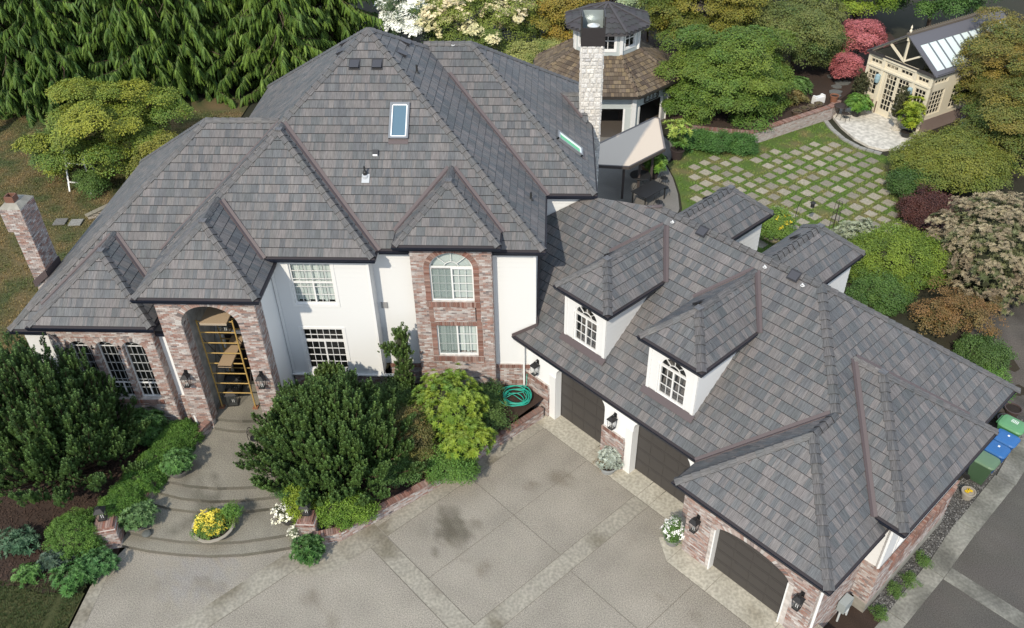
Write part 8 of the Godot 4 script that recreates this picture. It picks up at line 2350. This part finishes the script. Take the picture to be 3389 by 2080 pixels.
func greenhouse() -> void:
	var FD := Vector3(0.545, 0, 0.839); var DD := Vector3(0.839, 0, -0.545)
	var k := 0.965
	var o := Vector3(21.49, 1.08, -47.72)    # front right corner at terrace level
	# local: u runs from the left corner (-4.55) to the right corner (0), w runs back
	var W := 4.55; var LEN := 7.9
	var t := thing("greenhouse", "cream panelled greenhouse with a glazed gable roof and french doors", "greenhouse", o - FD * W / 2)
	var P := func(u: float, y: float, w: float) -> Vector3: return FD * (u + W / 2) + DD * w + Vector3.UP * y
	var nn := -DD
	# (FD x UP = towards the viewer?)  FD x UP = nn keeps the frame right handed
	var oo: Vector3 = P.call(0, 0, 0)
	var base := MB.new()
	base.slab(P.call(-W, -0.1, 0.05), FD * W, Vector3.UP * 0.85, DD * -0.001 + nn * 0.0) if false else null
	for q in [[-W, -3.25], [-1.25, 0.0]]:
		var w := wall_face("plinth", t, oo + nn * 0.03, FD, nn, rect(q[0], -0.1, q[1], 0.74), [], "plinth", 0.2, true)
		for r in 8:
			var x: float = q[0]
			while x < q[1] - 0.02:
				var m2 := MB.new()
				var c := Color(0.24, 0.17, 0.14) * rng.randf_range(0.7, 1.3)
				prism(m2, rect(x + 0.006, r * 0.09 + 0.008, minf(x + 0.22, q[1]) - 0.006, r * 0.09 + 0.084), oo + nn * 0.03, FD, Vector3.UP, nn, 0, 0.014, 0.014, 0, 1, c, c, c)
				obj("plinth_brick", m2, M.brick, w)
				x += 0.22
	var sw := wall_face("plinth", t, oo + FD * 0.03, DD, FD, rect(0, -0.1, LEN, 0.74), [], "plinth", 0.2, true)
	# front wall with holes
	var holes := [rect(-4.42, 1.0, -3.62, 2.46), rect(-1.02, 1.0, -0.26, 2.46), rect(-4.42, 2.88, -3.6, 3.14), rect(-3.28, 2.9, -2.42, 3.16), rect(-2.24, 2.9, -1.4, 3.16), rect(-1.02, 2.88, -0.28, 3.14), rect(-3.14, 0.06, -1.4, 2.66)]
	wall_face("front_wall", t, oo, FD, nn, rect(-W, 0.0, 0, 3.45), holes, "cream", 0.16)
	for i in 2: window(t, oo, FD, nn, holes[i][0].x, holes[i][1].x, 1.0, 2.46, {"cols": 3, "rows": 5, "muntin": 0.035, "frame": 0.045, "mat": M.cream})
	for i in range(2, 6): window(t, oo, FD, nn, holes[i][0].x, holes[i][1].x, holes[i][0].y, holes[i][2].y, {"cols": 3, "rows": 1, "muntin": 0.035, "frame": 0.04, "mat": M.cream})
	for s in 2:
		var x0 := -3.12 + s * 0.86
		window(t, oo, FD, nn, x0, x0 + 0.84, 0.28, 2.64, {"cols": 3, "rows": 7, "muntin": 0.035, "frame": 0.09, "mat": M.cream, "deep": 0.04})
		var kp := MB.new(); kp.slab(oo + FD * x0 + Vector3.UP * 0.06 - nn * 0.08, FD * 0.84, Vector3.UP * 0.24, nn * 0.05); obj("door_kick_panel", kp, M.cream, t)
	var kn := MB.new(); kn.box(oo + FD * -2.3 + Vector3.UP * 1.15 + nn * 0.03, Vector3(0.05, 0.12, 0.05)); kn.box(oo + FD * -2.2 + Vector3.UP * 1.15 + nn * 0.03, Vector3(0.05, 0.12, 0.05), Color.WHITE, Basis(Vector3.UP, 0.6)); obj("door_handle", kn, M.iron, t)
	# pilasters, rails and cornice
	for u in [-W + 0.05, -3.42, -1.18, -0.1]:
		var pm := MB.new(); pm.slab(oo + FD * (u - 0.07) + nn * 0.001, FD * 0.17, Vector3.UP * 3.4, nn * 0.06); obj("pilaster", pm, M.cream, t)
	for y in [2.68, 3.3]:
		var pm := MB.new(); pm.slab(oo + FD * -W + Vector3.UP * y, FD * W, Vector3.UP * 0.1, nn * 0.09); obj("rail", pm, M.cream, t)
	var cn := MB.new()
	cn.slab(oo + FD * (-W - 0.15) + Vector3.UP * 3.42, FD * 1.2, Vector3.UP * 0.12, nn * 0.2, Color(0.05, 0.045, 0.045)); cn.slab(oo + FD * -1.05 + Vector3.UP * 3.42, FD * 1.2, Vector3.UP * 0.12, nn * 0.2, Color(0.05, 0.045, 0.045)); cn.slab(oo + FD * -3.5 + Vector3.UP * 3.43, FD * 2.45, Vector3.UP * 0.06, nn * 0.1, Color(0.05, 0.045, 0.045))
	cn.slab(oo + Vector3.UP * 3.42 - FD * 0.05, DD * LEN, Vector3.UP * 0.13, FD * 0.22, Color(0.05, 0.045, 0.045))
	obj("gutter", cn, M.paint, t)
	# side wall
	var sh := []
	for i in 4: sh.append(rect(0.2 + i * 1.9, 1.0, 1.35 + i * 1.9, 2.46))
	for i in 4: sh.append(rect(0.2 + i * 1.9, 2.9, 1.35 + i * 1.9, 3.16))
	wall_face("side_wall", t, oo, DD, FD, rect(0, 0.6, LEN, 3.45), sh, "cream", 0.16)
	for i in 4:
		window(t, oo, DD, FD, sh[i][0].x, sh[i][1].x, 1.0, 2.46, {"cols": 4, "rows": 5, "muntin": 0.035, "frame": 0.045, "mat": M.cream})
		window(t, oo, DD, FD, sh[i + 4][0].x, sh[i + 4][1].x, 2.9, 3.16, {"cols": 4, "rows": 1, "muntin": 0.035, "frame": 0.04, "mat": M.cream})
	wall_face("side_wall", t, oo - FD * W, -DD, -FD, rect(-LEN, 0.0, 0, 3.45), [], "cream", 0.16)
	wall_face("back_wall", t, oo + DD * LEN, -FD, DD, rect(0, 0.0, W, 3.45), [], "cream", 0.16)
	# gable: king post, braces, glass
	var yb := 3.52; var yr := 5.1
	var gl := MB.new(); gl.tri(P.call(-W, yb, 0.25), P.call(0, yb, 0.25), P.call(-W / 2, yr, 0.25)); obj("gable_pane", gl, M.glass, t)
	for q in [[Vector2(-W, yb), Vector2(-W / 2, yr), 0.12], [Vector2(0, yb), Vector2(-W / 2, yr), 0.12], [Vector2(-W / 2, yb), Vector2(-W / 2, yr + 0.1), 0.16], [Vector2(-W / 2, yb + 0.05), Vector2(-W * 0.74, yb + 0.72), 0.12], [Vector2(-W / 2, yb + 0.05), Vector2(-W * 0.26, yb + 0.72), 0.12]]:
		var g := MB.new(); g.bar(P.call(q[0].x, q[0].y, 0.1), P.call(q[1].x, q[1].y, 0.1), q[2], 0.1); obj("gable_truss", g, M.cream, t)
	var fi := MB.new(); fi.lathe(P.call(-W / 2, yr, 0.02), [[0.09, -0.3], [0.09, 0.1], [0.05, 0.16], [0.08, 0.26], [0.04, 0.36], [0.06, 0.46], [0.0, 0.62]], 10); obj("finial", fi, M.cream, t)
	# roof: dark bands above and below, white glazing bars and panes between
	for s in [0, 1]:
		var e0: Vector3 = P.call(0.2 if s == 0 else -W - 0.2, yb - 0.04, -0.15)
		var r0: Vector3 = P.call(-W / 2, yr + 0.06, -0.15)
		var al := DD * (LEN + 0.3)
		var up := r0 - e0
		var n2 := (al.cross(up) if s == 0 else up.cross(al)).normalized()
		if n2.y < 0: n2 = -n2
		var dk := MB.new()
		var c := Color(0.10, 0.10, 0.115)
		var band := func(a: float, b: float, x0: float, x1: float) -> void:
			dk.slab(e0 + up * a + al * x0 - n2 * 0.03, al * (x1 - x0), up * (b - a), n2 * 0.05, c)
		band.call(0.0, 0.12, 0.0, 1.0); band.call(0.72, 1.0, 0.0, 1.0); band.call(0.12, 0.72, 0.0, 0.045); band.call(0.12, 0.72, 0.96, 1.0)
		obj("roof_band", dk, M.paint_rough, t)
		var n := 11
		for i in n:
			var a := lerpf(0.045, 0.96, float(i) / n); var b := lerpf(0.045, 0.96, float(i + 1) / n)
			var pm := MB.new(); pm.slab(e0 + up * 0.12 + al * (a + 0.004) - n2 * 0.01, al * (b - a - 0.008), up * 0.6, n2 * 0.01); obj("roof_pane", pm, M.roof_glass, t)
			pm = MB.new(); pm.slab(e0 + up * 0.11 + al * (b - 0.004), al * 0.008, up * 0.62, n2 * 0.05, Color(0.12, 0.13, 0.15)); obj("glazing_bar", pm, M.paint, t)
	var rc := MB.new(); rc.bar(P.call(-W / 2, yr + 0.1, -0.15), P.call(-W / 2, yr + 0.1, LEN + 0.1), 0.2, 0.12, Color(0.12, 0.1, 0.08)); obj("ridge_cap", rc, M.paint_rough, t)
	var cre := MB.new()
	for i in 40: cre.box(P.call(-W / 2, yr + 0.2, i * LEN / 40), Vector3(0.05, 0.12, 0.08), Color(0.13, 0.11, 0.08), Basis(FD, Vector3.UP, nn))
	stuff(obj("ridge_cresting", cre, M.paint_rough, t))
	for u in [-3.52, -1.2]:
		var wm := MB.new()
		wm.lathe(oo + FD * u + Vector3.UP * 2.15 + nn * 0.18, [[0.0, -0.3], [0.13, -0.22], [0.17, 0.0], [0.15, 0.22], [0.0, 0.3]], 12)
		var wth := obj("wall_sconce", wm, M.lead_blue, t)
	# urns with clipped spirals either side of the doors
	var lab := ["white stone urn with a clipped conifer left of the greenhouse doors", "white stone urn with a clipped conifer right of the greenhouse doors"]
	var upos := [o + FD * -4.1 + nn * 0.75, o + FD * -1.05 + nn * 0.75]
	for i in 2:
		var u := thing("garden_urn", lab[i], "urn", upos[i])
		var m := MB.new(); m.lathe(Vector3.ZERO, [[0.26, 0.0], [0.26, 0.1], [0.14, 0.16], [0.12, 0.35], [0.26, 0.48], [0.34, 0.72], [0.44, 0.78], [0.44, 0.84], [0.34, 0.84], [0.3, 0.7], [0.0, 0.7]], 20); obj("urn_bowl", m, M.urn, u)
		var cone := []
		crown(u, Vector3(0, 1.55, 0), Vector3(0.34, 0.95, 0.34), clump_shoot(), M.needle, {"lobes": 60, "ls": 0.12, "flat": 1.0, "per": 7, "size": 0.17, "a": Color(0.05, 0.06, 0.025), "b": Color(0.1, 0.1, 0.045), "ymin": -0.9, "core": 0.7}, "topiary")
	var fp := pot("flower_pot", "black pot with a bright green fern in front of the greenhouse's left window", o + FD * -3.55 + nn * 1.3 + Vector3.UP * 0.0, 0.28, 0.42, Color(0.03, 0.03, 0.03))
	crown(fp, Vector3(0, 0.75, 0), Vector3(0.6, 0.45, 0.55), clump_rosette(6, 1.0, 0.28, 0.5), M.foliage, {"lobes": 34, "ls": 0.22, "flat": 0.8, "per": 9, "size": 0.2, "a": Color(0.05, 0.14, 0.018), "b": Color(0.12, 0.22, 0.03)}, "leaves")
	var pm2 := pot("flower_pot", "black pot with a yellow-green palm at the greenhouse's right corner", o + FD * -0.1 + nn * 1.0, 0.34, 0.3, Color(0.025, 0.025, 0.025))
	crown(pm2, Vector3(0, 1.3, 0), Vector3(0.45, 0.8, 0.45), clump_rosette(6, 1.0, 0.22, 0.6), M.foliage, {"lobes": 26, "ls": 0.25, "flat": 0.9, "per": 7, "size": 0.24, "a": Color(0.12, 0.2, 0.015), "b": Color(0.26, 0.3, 0.02), "ymin": -0.9}, "leaves")
	round_table("brown iron bistro table on the greenhouse terrace", o + FD * -4.0 + nn * 2.25, 0.42, 0.74, M.iron_brown)
	iron_chair("brown iron bistro chair in front of the terrace table", o + FD * -3.45 + nn * 2.35, 0.6, "", M.iron_brown)
	iron_chair("brown iron bistro chair behind the terrace table, at the urn", o + FD * -4.35 + nn * 1.7, 2.9, "", M.iron_brown)
	iron_chair("pale blue iron chair under the maple right of the greenhouse, the left one", Vector3(24.1, 1.0, -48.0), 0.3, "", M.lead_blue)
	iron_chair("pale blue iron chair under the maple right of the greenhouse, the right one", Vector3(24.75, 1.0, -48.0), -0.3, "", M.lead_blue)

func make_materials() -> void:
	var grain := noise(0.02, 4, 5)
	# streaks along the slope: noise stretched in v
	var im := Image.create(256, 256, false, Image.FORMAT_RGB8)
	for y in 256:
		for x in 256:
			# wrap both ways by blending
			var fx := x / 256.0; var fy := y / 256.0
			var a := grain.get_noise_2d(x * 9.0, y * 0.55); var b := grain.get_noise_2d((x - 256) * 9.0, y * 0.55)
			var t := lerpf(a, b, smoothstep(0.75, 1.0, fx))
			var a2 := grain.get_noise_2d(x * 9.0, (y - 256) * 0.55); var t2 := lerpf(t, a2, smoothstep(0.8, 1.0, fy))
			var k := clampf(0.82 + t2 * 0.42, 0.4, 1.0)
			im.set_pixel(x, y, Color(k, k, k))
	var streak := ImageTexture.create_from_image(im)
	M.shingle = mat(1, 1, 1, 0.62, streak)
	M.deck = mat(1, 1, 1, 0.9)
	M.flashing = mat(0.088, 0.068, 0.069, 0.5)
	M.gutter = mat(0.008, 0.011, 0.022, 0.4)
	var cloud := grey_tex(256, noise(0.02, 5, 11), 0.72, 1.0)
	var speck := grey_tex(512, noise(0.2, 3, 17), 0.56, 1.0, 0.8)
	var fine := grey_tex(256, noise(0.16, 4, 27), 0.55, 1.0)
	M.cloud_tex = cloud; M.fine_tex = fine
	M.shake = mat(1, 1, 1, 0.85, streak)
	M.paint_rough = mat(1, 1, 1, 0.85)
	M.plinth = mat(0.2, 0.15, 0.13, 0.95)
	M.sage = mat(0.42, 0.46, 0.46, 0.6)
	M.cream = mat(0.66, 0.60, 0.47, 0.6)
	M.roof_glass = mat(0.6, 0.68, 0.67, 0.3)
	M.mortar = tri_map(mat(0.66, 0.61, 0.57, 0.95, cloud), 0.8)
	M.brick = tri_map(mat(1, 1, 1, 0.92, fine), 3.0)
	M.siding = mat(0.66, 0.665, 0.66, 0.5)
	M.grey_bar = mat(0.42, 0.43, 0.43, 0.5)
	M.trim = mat(0.72, 0.72, 0.71, 0.45)
	M.stucco = mat(0.76, 0.77, 0.77, 0.8)
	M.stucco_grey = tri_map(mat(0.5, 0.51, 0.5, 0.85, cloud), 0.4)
	M.concrete = tri_map(mat(0.36, 0.34, 0.29, 0.9, cloud), 0.5)
	M.concrete_v = tri_map(mat(1, 1, 1, 0.88, grey_tex(256, noise(0.06, 5, 41), 0.75, 1.0)), 0.45)
	M.aggregate = tri_map(mat(1, 1, 1, 0.9, speck), 0.19)
	M.stone_v = tri_map(mat(1, 1, 1, 0.85, fine), 1.4)
	M.pale_stone = tri_map(mat(1, 1, 1, 0.8, cloud), 0.5)
	M.stone = tri_map(mat(1, 1, 1, 0.9, cloud), 1.8)
	M.stone_mortar = mat(0.52, 0.5, 0.47, 0.95)
	M.soil = tri_map(mat(1, 1, 1, 0.98, grey_tex(512, noise(0.18, 4, 31), 0.3, 1.0)), 0.35)
	M.grass = tri_map(mat(1, 1, 1, 0.95, grey_tex(512, noise(0.22, 3, 37), 0.4, 1.0)), 0.3)
	M.paint = mat(1, 1, 1, 0.5)
	M.paint_grey = mat(0.25, 0.25, 0.25, 0.6)
	M.metal_grey = mat(1, 1, 1, 0.35, null, 0.3)
	M.metal_pale = mat(0.75, 0.76, 0.75, 0.32, null, 0.5)
	M.blind = mat(0.46, 0.53, 0.51, 0.7)
	M.screen = mat(0.2, 0.26, 0.25, 0.9)
	M.screen.transparency = BaseMaterial3D.TRANSPARENCY_ALPHA
	M.screen.albedo_color.a = 0.45
	M.lantern_glass = mat(0.4, 0.45, 0.45, 0.05)
	M.lantern_glass.transparency = BaseMaterial3D.TRANSPARENCY_ALPHA
	M.lantern_glass.albedo_color.a = 0.05
	M.dark = mat(0.012, 0.012, 0.013, 0.9)
	M.door = mat(1, 1, 1, 0.3)
	M.garage = mat(0.05, 0.045, 0.042, 0.5)
	M.garage_dark = mat(0.03, 0.027, 0.026, 0.6)
	M.terracotta = mat(0.16, 0.075, 0.05, 0.8)
	M.glass = mat(0.05, 0.06, 0.06, 0.04)
	M.glass.metallic_specular = 0.3
	M.glass.transparency = BaseMaterial3D.TRANSPARENCY_ALPHA
	M.glass.albedo_color.a = 0.10
	M.skyglass = mat(1, 1, 1, 0.04)
	M.skyglass.metallic_specular = 0.35
	M.iron = mat(0.012, 0.012, 0.013, 0.65)
	M.foliage = leaf_mat(0.6)
	M.needle = leaf_mat(0.65)
	M.bark = tri_map(mat(0.12, 0.085, 0.06, 0.95, cloud), 1.5)
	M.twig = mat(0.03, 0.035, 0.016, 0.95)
	M.petal = leaf_mat(0.6)

func leaf_mat(rough: float) -> StandardMaterial3D:
	var m := mat(1, 1, 1, rough)
	m.backlight_enabled = true
	m.backlight = Color(0.18, 0.22, 0.07)
	m.cull_mode = BaseMaterial3D.CULL_DISABLED
	return m

func _ready() -> void:
	# camera
	var cam := Camera3D.new()
	cam.name = "camera"
	add_child(cam)
	cam.transform = Transform3D(Basis(Vector3(0.9989, -0.0169, -0.0426), Vector3(-0.0128, 0.7888, -0.6145), Vector3(0.044, 0.6144, 0.7878)).orthonormalized(), CAM)
	cam.fov = 39.82
	cam.near = 0.1; cam.far = 5000.0
	cam.current = true
	# sky, air and exposure
	var env := Environment.new()
	env.background_mode = Environment.BG_SKY
	var sky := Sky.new()
	var sm := ProceduralSkyMaterial.new()
	sm.sky_top_color = Color(0.60, 0.66, 0.74)
	sm.sky_horizon_color = Color(0.86, 0.88, 0.90)
	sm.sky_curve = 0.18
	sm.ground_horizon_color = Color(0.5, 0.52, 0.5)
	sm.ground_bottom_color = Color(0.2, 0.2, 0.18)
	sm.sun_angle_max = 0.0
	sky.sky_material = sm
	env.sky = sky
	env.background_energy_multiplier = 1.55
	env.tonemap_mode = Environment.TONE_MAPPER_LINEAR
	env.tonemap_exposure = 1.42
	env.sdfgi_enabled = true; env.ssao_enabled = true; env.ssil_enabled = true
	var we := WorldEnvironment.new()
	we.name = "world_environment"
	we.environment = env
	add_child(we)
	# sun: from the front left, about 41 degrees up
	var sun := DirectionalLight3D.new()
	sun.name = "sun"
	add_child(sun)
	sun.look_at_from_position(Vector3.ZERO, Vector3(0.26, -0.65, -0.715), Vector3.UP)
	sun.light_energy = 0.95
	sun.light_angular_distance = 1.2
	sun.light_color = Color(1.0, 0.955, 0.88)
	sun.shadow_enabled = true

	rng.seed = 20240611
	make_materials()
	add_land()
	house = thing("house", "large white and brick house with dark shingle hip roofs and an angled garage wing", "house")
	add_roofs()
	add_walls()
	add_objects()
	add_plants()
	flush_pool(shingle_pool, "shingle", "shingles", 300, M.shingle)
	flush_pool(cap_pool, "ridge_cap", "ridge_caps", 300, M.shingle)
	flush_pool(brick_pool, "brick", "bricks", 300, M.brick)
